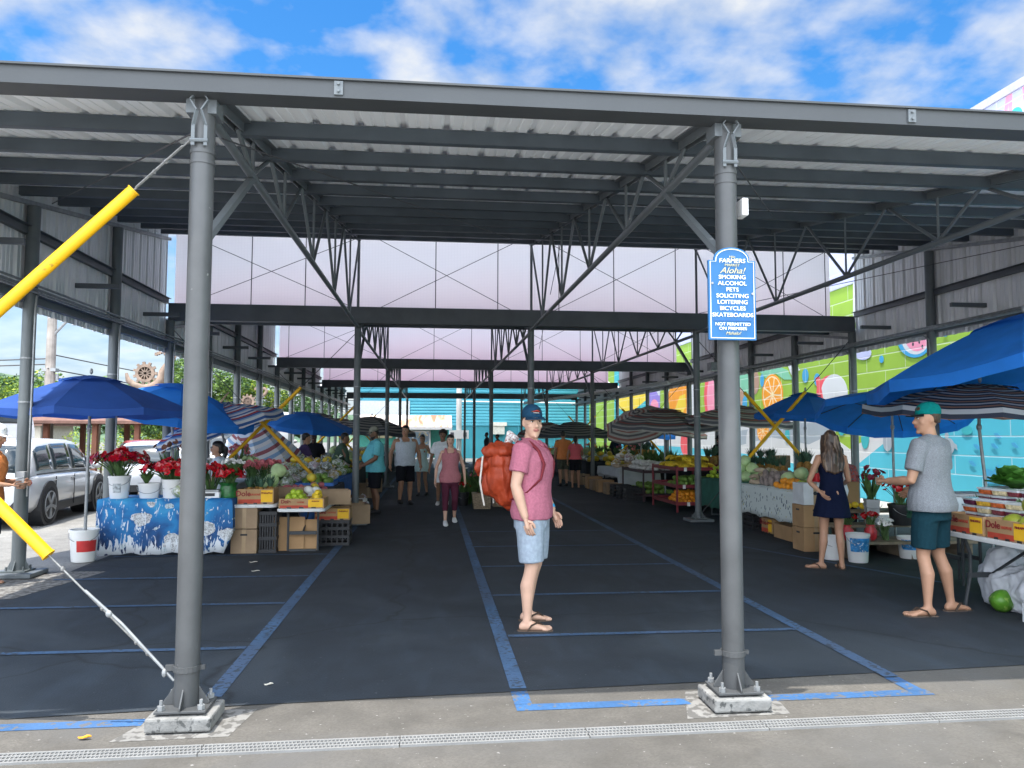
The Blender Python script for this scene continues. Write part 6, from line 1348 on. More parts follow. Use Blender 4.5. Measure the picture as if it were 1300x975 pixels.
for k, (x, y) in enumerate(((-2.62, 11.4), (-2.55, 11.2))): one('sweet_potato', 'pale papaya shaped root beside the left pineapples', x, y, .66 + .1 * k, .5, 1.4, 'pale roots beside the left pineapples')
fold_table('white folding table with the citrus carton, nearest to the aisle', -2.06, -1.42, 10.62, 12.45, .605)
fruit_box('long printed carton full of lemons and limes', -1.735, 10.86, .607, .60, .42, .13)
pile('lime', 'greenish citrus in the long printed carton', 'green citrus in the long carton', -2.0, -1.68, 10.68, 11.0, .66, .076, 1.12, 3)
pile('lemon', 'yellow lemon in the long printed carton', 'lemons in the long carton', -1.66, -1.46, 10.68, 11.0, .66, .076, 1.12, 3)
pile('white', 'white foam wrapped fruit behind the lemons', 'wrapped fruit behind the lemons', -1.9, -1.45, 11.05, 11.3, .67, .13, 1.1, 2)
carton('open brown carton flaps behind the lemons', -1.38, 11.35, .607, .42, .36, .20, card_dk, .2, open_=True)
carton('open brown carton of pale vegetables between the two cartons', -2.0, 11.6, .66, .5, .35, .18, card_dk, .1, open_=True)
pile('pinkf', 'pink skinned fruit in the open carton behind the citrus', 'pink fruit in the open carton', -2.2, -1.8, 11.45, 11.75, .70, .1, 1.1, 2)
pile('cabbage', 'pale cabbage head behind the pineapples', 'cabbages behind the left pineapples', -2.65, -2.2, 11.4, 12.1, .66, .2, .9, 2)
# under the left tables
carton('upper plain carton in the stack under the pineapple table', -2.50, 10.92, .33, .34, .34, .29, card_dk, slot=False)
carton('lower plain carton in the stack under the pineapple table', -2.50, 10.92, .0, .34, .34, .32, card_dk)
def crate(label, x, y, z, w_, d_, h, m_=black_pl, rz=0., group=None):
    t = thing('plastic_crate', label, 'crate', (x, y, z), rz, group); q = MB()
    for zz_ in (.02, h * .35, h * .68, h - .02): q.box((0, -d_ / 2 + .01, zz_), (w_, .02, .045)); q.box((0, d_ / 2 - .01, zz_), (w_, .02, .045)); q.box((-w_ / 2 + .01, 0, zz_), (.02, d_ - .04, .045)); q.box((w_ / 2 - .01, 0, zz_), (.02, d_ - .04, .045))
    for i in range(7): x_ = -w_ / 2 + .02 + (w_ - .04) * i / 6; q.box((x_, -d_ / 2 + .012, h / 2), (.02, .014, h - .03)); q.box((x_, d_ / 2 - .012, h / 2), (.02, .014, h - .03)); q.box((-w_ / 2 + .012, -d_ / 2 + .03 + (d_ - .06) * i / 6, h / 2), (.014, .02, h - .03)); q.box((w_ / 2 - .012, -d_ / 2 + .03 + (d_ - .06) * i / 6, h / 2), (.014, .02, h - .03))
    q.box((0, 0, .01), (w_ - .05, d_ - .05, .015)); q.build('basket', m_, t); return t
crate('black crate standing on end beside the plain cartons', -2.20, 11.0, 0, .24, .4, .55)
q = MB(); R_ = M.Rotation(-.12, 3, 'X'); q.box((0, 0, .23), (.42, .012, .46), 0, R_); q.box((.28, .03, .21), (.24, .012, .42), 0, R_)
tag(q.build('cardboard_sheet', card, None, loc=(-1.95, 10.98, 0)), 'flat sheet of tan cardboard leaning behind the citrus table legs', 'cardboard')
crate('black crate under the printed carton by the left aisle post', -1.42, 11.6, 0, .5, .4, .36)
fruit_box('printed carton stored on the black crate under the citrus table', -1.42, 11.6, .365, .5, .36, .17)
carton('opened flat carton behind the citrus table', -1.2, 12.5, .2, .4, .4, .3, card_dk, .3, open_=True)
bucket('blue barrel under the citrus table', -1.78, 11.7, 0, .15, .5, blue_pl)
# rows of display tables running back along the left of the aisle
def stall_row(side, specs):
    for (x0, x1, y0, y1, z, lab, cm, drops) in specs:
        fold_table('folding table under the ' + lab, x0, x1, y0, y1, z)
        if cm: cloth_over(lab, x0 - .01, x1 + .01, y0 - .01, y1 + .01, z + .002, drops, cm)
bluec = mat('blue_table_cloth', (.02, .12, .42), .8, 0, .15, 5); darkc = mat('dark_table_cloth', (.02, .025, .035), .9, 0, .2, 5); grnc = mat('green_table_cloth', (.03, .12, .09), .9, 0, .2, 5); palec = mat('pale_table_cloth', (.45, .48, .50), .85, 0, .1, 5)
D = lambda h: (h, h, h, h)
stall_row('l', [(-3.0, -1.62, 13.1, 14.5, .72, 'dark cloth on the left mango table', darkc, D(.25)), (-3.0, -1.75, 14.8, 17.6, .74, 'blue cloth on the bagged fruit table at left', bluec, D(.30)), (-3.0, -1.9, 19.0, 22.4, .76, 'dark cloth on the fourth left table', darkc, D(.2)),
    (-3.0, -1.7, 24.0, 27.5, .78, 'green cloth on the left table under the dark striped umbrella', grnc, D(.2)), (-3.0, -1.6, 28.5, 33, .78, 'dark cloth on the sixth left table', darkc, D(.2)), (-3.0, -1.6, 34, 39, .78, 'pale cloth on the last left table', palec, D(.2)),
    (-4.35, -3.35, 13.6, 15.4, .74, 'pale cloth on the orchid table by the left wall posts', palec, D(.2)), (-4.35, -3.5, 18.0, 22.0, .74, 'dark cloth on the left table along the wall posts', darkc, D(.2)), (-4.35, -3.5, 24.0, 30.0, .74, 'green cloth on the left rear wall table', grnc, D(.2))])
tr_ = thing('display_tray', 'blue tray of mangoes on the left table by the aisle post', 'tray', (-1.95, 13.55, .73)); q = MB(); q.box((0, 0, .012), (.62, .66, .02)); [q.box(c, s) for c, s in (((0, -.33, .035), (.62, .015, .05)), ((0, .33, .035), (.62, .015, .05)), ((-.31, 0, .035), (.015, .64, .05)), ((.31, 0, .035), (.015, .64, .05)))]; q.build('tray', blue_pl, tr_)
pile('mango', 'green mango in the blue tray on the left table', 'mangoes in the blue tray', -2.2, -1.7, 13.28, 13.82, .75, .115, 1.1, 2)
pile('bag', 'knotted plastic bag of fruit on the left mango table', 'bags on the left mango table', -3.0, -2.2, 13.1, 14.4, .73, .21, 1.0, 2)
mixed_table('blue clothed left table', -3.0, -1.75, 14.8, 17.5, .75, ['bag', 'papaya', 'bag', 'mango'], .68)
mixed_table('fourth left table', -3.0, -1.9, 19, 22.3, .77, ['bag', 'lemon', 'cabbage', 'bag'])
mixed_table('left table under the dark striped umbrella', -2.9, -1.75, 24.1, 27.3, .79, ['papaya', 'bag', 'orange'], 1.0)
pile('bag', 'plastic bag of produce on the sixth left table', 'bags on the sixth left table', -2.9, -1.7, 28.6, 32.8, .79, .36, 1.5, 1)
pile('bag', 'plastic bag of produce on the last left table', 'bags on the last left table', -2.9, -1.7, 34.2, 38.8, .79, .42, 1.6, 1)
pile('bag', 'plastic bag on the left wall side table', 'bags on the left wall table', -4.3, -3.5, 18.1, 21.9, .75, .30, 1.2, 1)
pile('papaya', 'papaya on the left rear wall table', 'papayas on the left rear wall table', -4.3, -3.5, 24.2, 29.8, .75, .35, 1.4, 1)
for k in range(7): bouquet('white orchid plant in a row on the pale cloth by the wall posts', -4.2 + .13 * k, 13.75 + .08 * (k % 3), .75, .12, .42, 16, fl_white, 5, .035, 'orchid_plant', 'white orchids on the pale left table')
bouquet('pink and cream flower bunch above the left orchids', -3.5, 14.6, .85, .22, .60, 18, fl_pink, 14, .06); bouquet('pale green hydrangea bunch beside the pink flowers at left', -3.3, 14.5, .80, .20, .40, 26, fr_m['cabbage'], 8, .055)
bn = thing('clear_tub', 'round clear plastic tub behind the orchids', 'tub', (-3.15, 15.0, .75)); q = MB(); q.lathe([(.20, 0), (.23, .26), (.245, .26), (.245, .285), (.21, .285), (.20, .02)], 20); q.build('tub', mat('frosted_plastic', (.55, .58, .60), .25, 0, .1, 6), bn, smooth=40)
for i, (x, y, w_) in enumerate(((-1.5, 14.9, .42), (-1.55, 15.9, .4), (-1.6, 20, .45), (-1.6, 22, .45))): carton(['brown carton on the asphalt below the blue clothed table', 'second brown carton on the asphalt behind the aqua shirted man', 'brown carton below the fourth left table', 'brown carton at the end of the fourth left table'][i], x, y, 0, w_, .4, .36, card_dk, .1, open_=False)
cool = thing('cool_box', 'dark red cool box beside the feet of the man in aqua', 'cool box', (-1.45, 15.2, 0)); q = MB(); q.box((0, 0, .16), (.4, .3, .30)); q.build('tub', mat('cool_red', (.18, .02, .02), .5), cool, bevel=.015); q = MB(); q.box((0, 0, .335), (.42, .32, .05)); q.build('lid', white_pl, cool, bevel=.01)
# basket of plants in the middle of the aisle
wk = mat('wicker', (.30, .23, .16), .85, 0, .4, 30, .6, 40)
def planter(label, x, y, w_, d_, h, flower, n, lab2, green=40):
    t = thing('wicker_basket', label, 'basket', (x, y, 0)); q = MB(); q.prism([(-w_ * .42, 0), (w_ * .42, 0), (w_ / 2, h), (-w_ / 2, h)], (0, -d_ / 2, 0), (1, 0, 0), (0, 0, 1), (0, d_, 0))
    for k in range(7): q.box((-w_ * .42 + w_ * .84 * k / 6, -d_ / 2 - .004, h / 2), (.012, .010, h * .98))
    q.build('basket', wk, t); bouquet(lab2, x, y, h, w_ * .6, .50, n, flower, green, .05, 'potted_plant')
planter('square wicker basket in the aisle left of the orange backpack', 1.10, 16.9, .42, .4, .34, fl_pink, 8, 'leafy green plants with a pink bloom in the wicker basket', 60)
planter('second wicker basket hidden beyond the orange backpack', 1.55, 17.4, .40, .4, .30, fl_white, 8, 'green plants with white blooms behind the orange backpack', 50)
bucket('dark pot with red flowers beside the woman in dusty pink', .72, 17.6, 0, .14, .3, black_pl, 'plant_pot', cat='pot'); bouquet('red flowers in the dark pot beside the woman in dusty pink', .72, 17.6, .25, .2, .3, 20, fl_red, 20)
bouquet('tall yellow green leaf plant behind the wicker basket', .9, 17.9, .0, .32, .95, 6, fl_white, 70, .05, 'potted_plant')
# ---------------------------------------------------------------- right stalls
# near table along the aisle, round corners
fold_table('white folding table with round corners at the right edge of the photo', 4.90, 5.66, 5.15, 7.10, .70, curved=True)
for i, (y, lb) in enumerate(((6.72, 'printed pineapple carton holding fruit tubs nearest to the man in grey'), (6.18, 'middle printed pineapple carton on the right table'), (5.64, 'printed pineapple carton at the right edge of the photo'))):
    fruit_box(lb, 5.10, y, .702, .50, .34, .175, -PI / 2)
clear = mat('clear_tub', (.62, .65, .67), .12, 0, .1, 5, spec=.6)
fills = [mat('tub_fill_%d' % i, c, .4, 0, .5, 28, .3, 40) for i, c in enumerate(((.55, .12, .03), (.13, .02, .06), (.60, .50, .30), (.62, .36, .04), (.20, .03, .04)))]
def tub(label, x, y, z, fi, group=None):
    t = thing('fruit_tub', label, 'fruit tub', (x, y, z), U(-.2, .2), group); w_, d_, h = .135, .17, .062
    q = MB(); q.loft([[(-w_ * .42, -d_ * .42, 0), (w_ * .42, -d_ * .42, 0), (w_ * .42, d_ * .42, 0), (-w_ * .42, d_ * .42, 0)], [(-w_ * .47, -d_ * .47, h * .68), (w_ * .47, -d_ * .47, h * .68), (w_ * .47, d_ * .47, h * .68), (-w_ * .47, d_ * .47, h * .68)]]); q.build('filling', fills[fi], t, bevel=.008)
    q = MB(); q.loft([[(-w_ * .48, -d_ * .48, h * .68), (w_ * .48, -d_ * .48, h * .68), (w_ * .48, d_ * .48, h * .68), (-w_ * .48, d_ * .48, h * .68)], [(-w_ / 2, -d_ / 2, h * .95), (w_ / 2, -d_ / 2, h * .95), (w_ / 2, d_ / 2, h * .95), (-w_ / 2, d_ / 2, h * .95)]]); q.box((0, 0, h * .98), (w_ * 1.05, d_ * 1.05, .006)); q.build('lid', clear, t, bevel=.004); return t
for i in range(3):
    for j in range(4):
        for l in range((2, 4, 5)[i]):
            if (i * 7 + j * 5 + l * 3) % 11 == 0: continue
            tub('clear lidded tub of cut fruit stacked on the right table', 5.03 + .165 * i, 6.93 - .185 * j, .72 + .066 * l + .03 * i, (i * 3 + j * 2 + l) % 5, 'tubs of cut fruit on the right table')
for x, y, s in ((5.04, 6.24, 1.15), (5.03, 6.03, 1.25), (5.2, 6.15, 1.3), (5.08, 5.80, 1.2), (5.12, 6.1, 1.1)): one('pomelo', 'big yellow green pomelo in the carton on the right table', x, y, .76 if s != 1.1 else .93, 1, s * .95, 'pomelos on the right table')
one('melon', 'green melon lying on the asphalt under the right table', 5.20, 6.62, 0, .4, .92)
bin_ = thing('grey_bin', 'pale grey bin holding lettuces behind the right table', 'bin', (6.22, 7.55, 0)); q = MB(); q.lathe([(.24, .0), (.30, 1.02), (.32, 1.02), (.32, 1.06), (.29, 1.06), (.28, .98), (.001, .98)], 24); q.build('tub', mat('pale_bin', (.50, .53, .55), .5), bin_, smooth=40)
def lettuce(label, x, y, z, s):
    t = thing('lettuce', label, 'lettuce', (x, y, z), U(0, 6)); q = MB()
    for k in range(20):
        a = k * 2.4; o = .25 + .04 * k; l = s * U(.8, 1.1); d = V((math.cos(a) * o, math.sin(a) * o, 1.1 - .035 * k)).normalized(); sd = V((-math.sin(a), math.cos(a), 0)); nr = d.cross(sd)
        rows = []
        for v in (0, .3, .6, .85, 1.0):
            w_ = s * .55 * math.sin(PI * min(1, .12 + v * .75)) ; c = d * l * v + V((math.cos(a), math.sin(a), -.4)) * (.25 * s * v * v)
            rows.append([c + sd * (w_ * u) + nr * (.10 * s * (u * u) + .04 * s * math.sin(u * 7 + k + v * 5)) for u in (-1, -.6, -.2, .2, .6, 1)])
        q.loft(rows, cap=False) if False else q.add([p for r in rows for p in r], [(i * 6 + j, i * 6 + j + 1, i * 6 + 7 + j, i * 6 + 6 + j) for i in range(4) for j in range(5)])
    q.build('leaves', fr_m['lettuce'], t, smooth=60)
lettuce('dark green lettuce head in the grey bin at right', 6.10, 7.50, 1.05, .26); lettuce('second lettuce head at the very edge of the photo', 6.42, 7.45, 1.05, .28)
for i, (x, y) in enumerate(((5.45, 7.0), (5.6, 6.7), (5.6, 7.35), (5.45, 6.45), (5.8, 7.1))): bouquet('misty bundle of grey green herbs behind the fruit tubs', x, y, .72, .16, .30, 0, fl_white, 70, .04, 'herb_bundle', 'herb bundles behind the fruit tubs')
fold_table('plain table behind the round cornered one holding herb bundles', 5.7, 6.4, 5.6, 7.5, .70)
tb = thing('storage_tub', 'clear storage tub behind the herb bundles', 'tub', (5.75, 7.9, .70)); q = MB(); q.box((0, 0, .13), (.55, .36, .26)); q.build('tub', clear, tb, bevel=.02); q = MB(); q.box((0, 0, .27), (.6, .4, .03)); q.build('lid', grey_pl, tb, bevel=.01)
cr2 = fold_table('small table carrying the clear storage tub', 5.4, 6.1, 7.62, 8.2, .70)
cb = crate('dark green crate beside the arm of the man in grey', 5.36, 7.95, .70, .2, .3, .26, mat('crate_green', (.015, .07, .04), .5))
# white tarpaulin bundled under the near table
tarp = mat('white_tarpaulin', (.56, .58, .62), .55, 0, .14, 4, .35, 12)
q = MB(); q.ell((0, .12, .17), (.20, .62, .26), 26, 16, 0, None, .35); q.ell((.05, .55, .24), (.20, .30, .30), 22, 14, 0, None, .35); q.ell((.05, -.75, .15), (.22, .4, .22), 20, 12, 0, None, .4)
tp = remesh(q, .014, 1, .020, 11, .6)
for p in tp.v:
    r_ = abs(noise.noise(V((p.x * 7, p.y * 5 + p.z * 3, p.z * 6)))); p += V((-.05, 0, .03)) * (.5 - r_)
    p.z = max(.004, p.z)
tag(tp.build('tarpaulin', tarp, None, smooth=50, loc=(5.44, 6.35, 0)), 'crumpled white tarpaulin stuffed under the right table', 'tarpaulin')
carton('small white carton lying by the green melon', 5.25, 6.15, 0, .22, .3, .16, mat('white_carton', (.60, .62, .64), .7, 0, .1, 6), PI / 2, slot=False)
# flower bench
bch = thing('flower_bench', 'stepped grey wooden bench with flower buckets behind the woman in navy', 'bench', (6.0, 9.95, 0))
for z, y, d_ in ((.22, -.25, .55), (.38, .15, .35), (.54, .5, .35)): q = MB(); q.box((.25, y, z), (1.7, d_, .035)); q.build('step', wood_m, bch, bevel=.004)
for x_ in (-.55, .25, 1.05): q = MB(); q.box((x_, .1, .10), (.05, 1.1, .2)); q.box((x_, .5, .26), (.05, .3, .52)); q.build('leg', wood_m, bch)
bucket('white bucket with pale flowers on the stepped bench', 5.98, 9.98, .40, .12, .34, grey_pl, square=True); bouquet('dark red heliconia bunch in the white bench bucket', 5.98, 9.98, .72, .18, .45, 16, mat('dark_red_flower', (.18, .01, .03), .5), 18)
for i, (x, lb) in enumerate(((5.42, 'left'), (5.74, 'right'))):
    vz = thing('red_vase', 'bright red vase on the lower bench step, %s of the pair' % lb, 'vase', (x, 9.62, .24)); q = MB(); q.lathe([(.05, 0), (.075, .03), (.08, .12), (.05, .17), (.055, .20), (.04, .2)], 16); q.build('vase', mat('vase_red', (.50, .03, .04), .3), vz, smooth=40)
    bouquet('pinkish red blooms in the %s red vase' % lb, x, 9.62, .40, .12, .2, 16, fl_red, 6, .04)
bouquet('white blooms beside the right red vase', 5.92, 9.6, .24, .10, .28, 12, fl_white, 10, .035); bouquet('red ginger flowers in the dark tub by the man in grey', 6.35, 9.9, .65, .22, .35, 24, fl_red, 14)
bucket('dark tub of red ginger flowers on the bench', 6.35, 9.9, .40, .16, .28, black_pl)
blab = mat('bucket_label_blue', (.03, .22, .50), .4, 0, .5, 14, c2=(.6, .62, .62), thr=.58)
bucket('blue and white bucket under the bench between the woman’s legs', 5.42, 9.38, 0, .14, .36, lab=(-2.6, -.6, .14, .31, blab)); bucket('white bucket half hidden beside the woman’s left leg', 5.20, 9.62, 0, .13, .30)
bucket('blue and white bucket under the bench behind the man in grey', 6.28, 9.62, 0, .15, .28, lab=(-2.7, -.5, .12, .25, blab))
carton('brown carton propped up behind the flower bench', 5.9, 10.55, .58, .42, .12, .36, card, .1, slot=False)
pile('lemon', 'yellow fruit before the seated vendor', 'yellow fruit before the seated vendor', 5.75, 6.25, 10.35, 10.5, .57, .09, 1.3, 1)
hbg = thing('shoulder_bag', 'white shoulder bag carried by the woman in navy', 'bag', (5.06, 9.12, 0)); q = MB(); q.ell((0, 0, .92), (.10, .06, .15), 14, 10, 0, None, .15); q.build('pouch', mat('bag_white', (.60, .62, .66), .6, 0, .08, 6, .2, 10), hbg, smooth=50); q = MB(); q.tube([(-.07, -.02, 1.02), (-.09, -.10, 1.28), (-.13, -.17, 1.42), (-.15, -.21, 1.44), (-.12, -.15, 1.36), (.07, 0, 1.02)], .010, 6); q.build('strap', MATS['cloth_white'], hbg)
sgl = thing('sunglasses', 'dark sunglasses worn by the woman in navy', 'sunglasses', (4.84, 8.93, 0), -.70)
q = MB()
for s in (-1, 1): q.ell((s * .03, .094, 1.556), (.024, .006, .018), 10, 6); q.tube([(s * .052, .085, 1.56), (s * .076, 0, 1.555)], .004, 5)
q.tube([(-.01, .1, 1.558), (.01, .1, 1.558)], .004, 5); q.build('frame', black_pl, sgl)
# leaf print table
fold_table('folding table under the pale leaf print cloth', 5.46, 6.3, 10.98, 13.25, .745)
cloth_over('pale cloth with yellow and dark leaf print over the right table', 5.45, 6.31, 10.97, 13.26, .747, (.30, .3, .3, .28), floral, .012)
pile('orange', 'orange at the near end of the leaf print table', 'oranges on the leaf print table', 5.47, 5.85, 11.35, 12.0, .76, .095, 1.12, 2)
pile('lime', 'yellow green citrus at the corner of the leaf print table', 'green citrus on the leaf print table', 5.47, 5.8, 11.0, 11.32, .76, .092, 1.25, 2)
pile('taro', 'grey taro root on the leaf print table', 'taro roots on the leaf print table', 5.5, 6.2, 12.0, 12.7, .76, .12, 1.1, 2)
pile('sweet_potato', 'pale root vegetable at the far end of the leaf print table', 'pale roots on the leaf print table', 5.5, 6.2, 12.7, 13.2, .76, .13, 1.1, 3)
for x, y, z in ((5.95, 11.55, .77), (6.1, 11.85, .77), (5.9, 11.8, .90), (6.15, 11.6, .9), (5.75, 11.95, .82)): one('cabbage', 'pale green cabbage on the leaf print table', x, y, z, 1, 1.25, 'cabbages on the leaf print table')
rb = thing('red_packet', 'bright red packet on the corner of the leaf print table', 'packet', (5.72, 10.92, .90), .2); q = MB(); q.box((0, 0, .07), (.20, .14, .16)); q.build('packet', mat('packet_red', (.52, .008, .015), .35), rb, bevel=.015); q = MB(); q.box((0, -.072, .08), (.08, .003, .05)); q.build('packet_label', mat('packet_pink', (.7, .25, .25)), rb)
whc = carton('white carton with round hole on top of the two brown ones', 5.32, 10.42, .64, .34, .32, .30, mat('white_carton', (.6, .62, .64)), slot=False); q = MB(); q.tube([(0, -.161, .16), (0, -.164, .16)], .028, 14); q.build('round_hole', black_pl, whc)
carton('middle brown carton with hand hole in the stack beside the woman', 5.32, 10.42, .33, .36, .34, .305, card); carton('lowest brown carton in the stack beside the woman', 5.32, 10.42, 0, .36, .34, .325, card)
carton('long brown carton under the leaf print cloth', 5.62, 11.5, 0, .4, .62, .22, card, slot=False); fruit_box('printed carton under the leaf print table', 5.7, 12.3, 0, .4, .35, .24, -PI / 2); crate('dark crate with a white tag under the leaf print table', 5.65, 12.9, 0, .4, .4, .28)
# maroon racks
def rack(label, x0, x1, y0, y1, zs, m_=red_rack, group=None, cat='rack'):
    t = thing('display_rack', label, cat, ((x0 + x1) / 2, (y0 + y1) / 2, 0), 0, group); w_, d_ = x1 - x0, y1 - y0
    for z in zs:
        q = MB(); q.box((0, 0, z), (w_ - .03, d_ - .03, .02)); sf = q.build('shelf', m_, t)
        q = MB(); q.box((0, -d_ / 2, z + .02), (w_, .02, .07)); q.box((0, d_ / 2, z + .02), (w_, .02, .07)); q.box((-w_ / 2, 0, z + .02), (.02, d_ - .02, .07)); q.box((w_ / 2, 0, z + .02), (.02, d_ - .02, .07)); q.build('lip', m_, sf)
    for sx in (-1, 1):
        for sy in (-1, 1): q = MB(); q.bar((sx * w_ / 2, sy * d_ / 2, 0), (sx * w_ / 2, sy * d_ / 2, zs[-1] + .07), .035, .035); q.build('post', m_, t)
    return t
rack('maroon three tier rack with oranges, mangoes and bananas at its aisle corner', 5.10, 6.05, 15.65, 17.4, (.16, .52, .88))
rack('second maroon rack with green citrus behind the right front column', 6.12, 7.5, 15.65, 17.2, (.16, .52, .88))
pile('orange', 'orange heaped on the lowest shelf of the maroon corner rack', 'oranges on the lowest maroon shelf', 5.13, 6.0, 15.7, 16.6, .18, .098, 1.15, 3)
pile('mango', 'green mango on the middle shelf of the maroon corner rack', 'mangoes on the middle maroon shelf', 5.13, 6.0, 15.7, 16.6, .54, .125, 1.1, 2, skip=.1)
pile('banana', 'yellow banana bunch on top of the maroon corner rack', 'bananas on the maroon rack', 5.15, 6.0, 15.7, 17.2, .91, .19, 1.25, 2)
pile('lime', 'green citrus on the lowest shelf of the second maroon rack', 'citrus on the second maroon rack', 6.2, 7.3, 15.7, 16.2, .18, .12, 1.4, 2)
pile('papaya', 'papaya on top of the second maroon rack', 'papayas on the second maroon rack', 6.2, 6.9, 15.7, 16.3, .91, .18, 1.1, 2)
for x, y in ((7.0, 15.85), (7.16, 15.8), (7.32, 15.85), (7.1, 16.05), (7.28, 16.1), (6.95, 16.15), (7.42, 16.05), (6.85, 15.95)): pineapple('pineapple standing on the second maroon rack', x, y, .91, 1.05, 'pineapples on the second maroon rack')
tg = mat('price_tag', (.75, .75, .72), .6)
for i, (x, z) in enumerate(((5.28, .88), (5.25, .52), (5.34, .16), (5.9, .52))): q = MB(); q.box((0, 0, 0), (.06, .004, .08)); tag(q.build('price_tag', tg, None, loc=(x, 15.634, z + .01)), 'white price tag clipped to a maroon shelf lip', 'price tag', 'price tags on the maroon rack')
for x, z in ((5.72, .62), (6.45, .64)): q = MB(); q.lathe([(.055, -.005), (.055, .005)], 16); R_ = M.Rotation(PI / 2, 4, 'X'); q.v = [R_ @ p for p in q.v]; tag(q.build('dial_scale', tg, None, loc=(x, 15.75, z)), 'round white scale dial hanging in the %s maroon rack' % ('corner' if x < 6 else 'second'), 'scale')
pnt = fold_table('low table holding a big pineapple display behind the cabbages', 6.3, 7.3, 13.2, 14.6, .80)
bsk = thing('wicker_basket', 'woven brown basket of pineapples behind the cabbages', 'basket', (6.75, 13.35, .80)); q = MB(); q.lathe([(.16, 0), (.20, .18), (.21, .2), (.18, .2), (.17, .03), (.001, .03)], 18); q.build('basket', mat('basket_brown', (.28, .12, .045), .8, 0, .5, 26, .6, 40), bsk)
for a in range(4): pineapple('pineapple in the woven brown basket', 6.75 + .08 * math.cos(a * 1.57), 13.35 + .08 * math.sin(a * 1.57), .86, 1.25, 'pineapples in the brown basket')
for k in range(7): pineapple('pineapple in the row left of the brown basket', 6.45 - .02 * k, 13.6 + .17 * k, .81, 1.1, 'pineapples beside the brown basket')
carton('small brown carton sign propped above the pineapples', 6.75, 14.35, .98, .36, .06, .24, card_dk, -.3, slot=False); carton('brown carton propped behind the cabbages', 7.0, 13.0, 1.0, .34, .06, .20, card_dk, .1, slot=False)
# further right: dark racks and bag covered tables
rack('dark two tier rack beyond the maroon one', 5.1, 5.95, 18.2, 20.2, (.14, .70), mat('rack_dark', (.05, .025, .03), .5))
pile('white', 'white wrapped vegetable on the dark two tier rack', 'wrapped vegetables on the dark rack', 5.12, 5.9, 18.25, 20.1, .73, .16, 1.2, 2, skip=.1)
stall_row('r', [(5.1, 6.2, 20.6, 23.2, .66, 'white edged cloth on the bag covered right table', palec, (.05, .3, .3, .45)), (5.0, 6.2, 24.6, 28.6, .72, 'dark cloth on the right table behind the orange shirted shopper', darkc, D(.1)), (5.0, 6.2, 29.4, 34.5, .74, 'dark cloth on the far right table', darkc, D(.1)), (5.0, 6.2, 35.5, 40, .74, 'green cloth on the last right table', grnc, D(.1)), (6.9, 7.8, 18.5, 23.5, .80, 'dark cloth on the right table along the wall posts', darkc, D(.1)), (6.9, 7.8, 25, 33, .80, 'green cloth on the right rear wall table', grnc, D(.1))])
mixed_table('pale clothed right table', 5.12, 6.15, 20.65, 23.1, .68, ['bag', 'sweet_potato', 'bag', 'papaya'], .62)
mixed_table('dark right table by the shoppers', 5.02, 6.15, 24.7, 28.5, .74, ['papaya', 'bag', 'lime', 'cabbage', 'orange'], .76)
mixed_table('far right table', 5.02, 6.1, 29.5, 34.3, .76, ['bag', 'papaya', 'cabbage', 'orange'], 1.2)
pile('bag', 'plastic bag on the last right table', 'bags on the last right table', 5.02, 6.1, 35.6, 39.8, .76, .42, 1.6, 1)
pile('banana', 'banana bunch on the right table along the wall posts', 'bananas along the right wall posts', 6.95, 7.75, 19.2, 23.4, .82, .32, 1.5, 1)
for k in range(12): pineapple('pineapple on the dark cloth along the right wall posts', 7.0 + .18 * (k % 4), 18.6 + .26 * (k // 4), .81, 1.3, 'pineapples along the right wall posts')
for k in range(14): pineapple('pineapple on the right rear wall table', 7.0 + .2 * (k % 3), 25.2 + .5 * (k // 3), .81, 1.5, 'pineapples on the right rear table')
for k in range(5): bouquet('leafy green plant in a row behind the right bag table', 6.5, 20.4 + .6 * k, .75, .25, .5, 0, fl_white, 40, .05, 'potted_plant', 'green plants behind the right bag table')
for k in range(5): bouquet('leafy plant behind the far right tables', 6.55, 25 + 1.6 * k, .75, .3, .55, 4, fl_pink, 45, .06, 'potted_plant', 'green plants behind the far right tables')
pkc = thing('pink_flag', 'pink paper lantern shape hanging over the right stalls', 'decoration', (6.4, 23.2, 1.55)); q = MB(); q.prism([(0, -.28), (.22, 0), (0, .22), (-.22, .02)], (0, 0, 0), (1, 0, 0), (0, 0, 1), (0, .06, 0)); q.build('paper_shape', mat('paper_pink', (.75, .45, .52), .8), pkc); q = MB(); q.tube([(0, .03, .2), (0, .03, 1.2)], .004, 4); q.build('string', cable_dk, pkc)
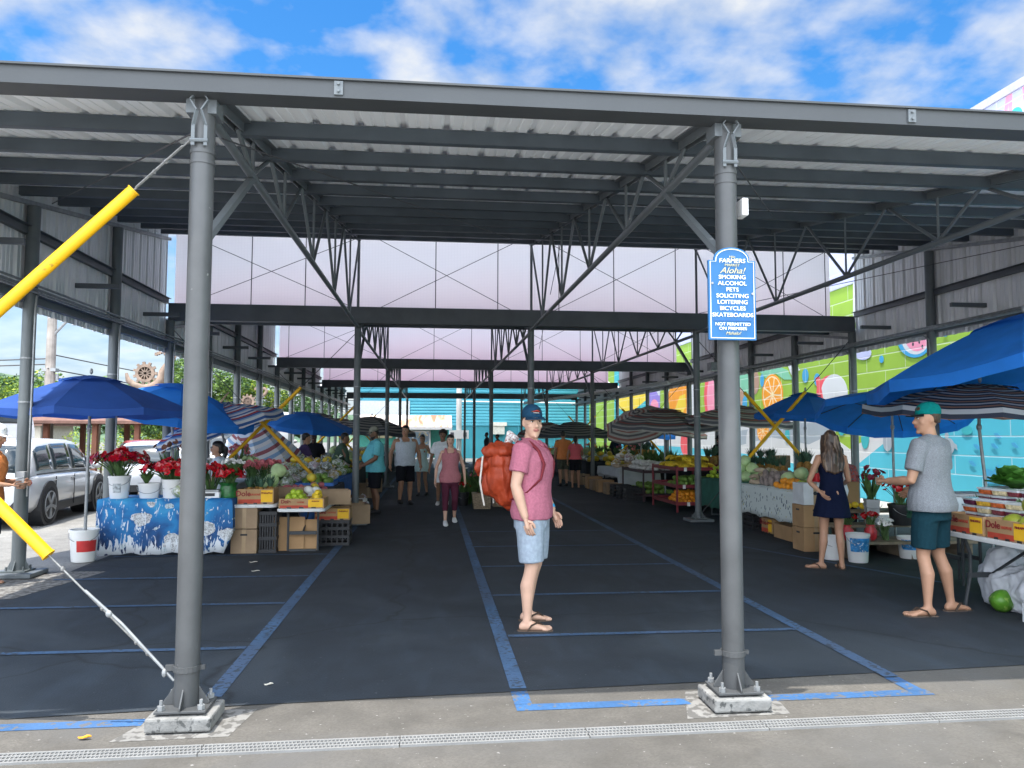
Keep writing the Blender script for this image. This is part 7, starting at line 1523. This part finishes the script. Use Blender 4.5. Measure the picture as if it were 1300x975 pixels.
for i in range(5): carton('plain carton stacked on the asphalt below the far right tables', 4.95, 24.8 + .8 * i, 0, .4, .5, .35, card_dk, .1 * (i - 2), open_=False, group='cartons below the far right tables')

# goods on the asphalt along the aisle edges and upper rows at the back
for i, (x, y, w_, h, mm) in enumerate(((5.25, 20.75, .45, .3, card_dk), (5.2, 21.5, .4, .34, card), (5.2, 22.3, .5, .3, card_dk), (5.2, 23.0, .42, .36, card))): carton('brown carton in front of the pale clothed right table', x - .3, y, 0, w_, .45, h, mm, PI / 2, slot=False, group='cartons before the pale right table')
for i, (x, y) in enumerate(((4.98, 18.6), (4.98, 19.3), (4.98, 20.0))): crate('black crate on the asphalt before the dark two tier rack', x, y, 0, .36, .5, .3, black_pl, PI / 2, 'crates before the dark rack')
pile('mango', 'green mango on the low shelf of the dark two tier rack', 'mangoes on the dark rack', 5.15, 5.9, 18.3, 20.1, .16, .16, 1.3, 2, skip=.15)
fold_table('narrow table between the leaf print table and the maroon rack', 5.5, 6.2, 13.6, 15.3, .74)
cloth_over('green cloth on the narrow table before the maroon rack', 5.49, 6.21, 13.59, 15.31, .742, D(.2), grnc)
mixed_table('narrow table before the maroon rack', 5.52, 6.18, 13.65, 15.25, .75, ['cabbage', 'papaya', 'lime'], .55)
for k in range(6): bouquet('bunch of leafy greens on the left orchid table', -4.2 + .22 * (k % 3), 14.6 + .3 * (k // 3), .75, .16, .36, 0, fl_white, 36, .04, 'greens_bundle', 'leafy greens on the left orchid table')
for k in range(4): bouquet('pink and red flower bunch behind the pineapples at left', -2.95 + .12 * k, 13.2 + .15 * (k % 2), .72, .18, .45, 22, fl_pink, 10, .05, 'flower_bunch', 'pink flowers behind the left pineapples')
mixed_table('left table with the pineapple carton', -2.64, -2.12, 11.95, 12.45, .66, ['cabbage'], .5)
mixed_table('left citrus table', -2.0, -1.48, 11.75, 12.4, .61, ['papaya', 'pinkf'], .32)
for k in range(5): one('bag', 'knotted plastic bag in front of the blue clothed left table', -1.55 + .05 * (k % 2), 16.4 + .22 * k, 0, U(0, 6), 1.5, 'bags before the blue clothed left table')
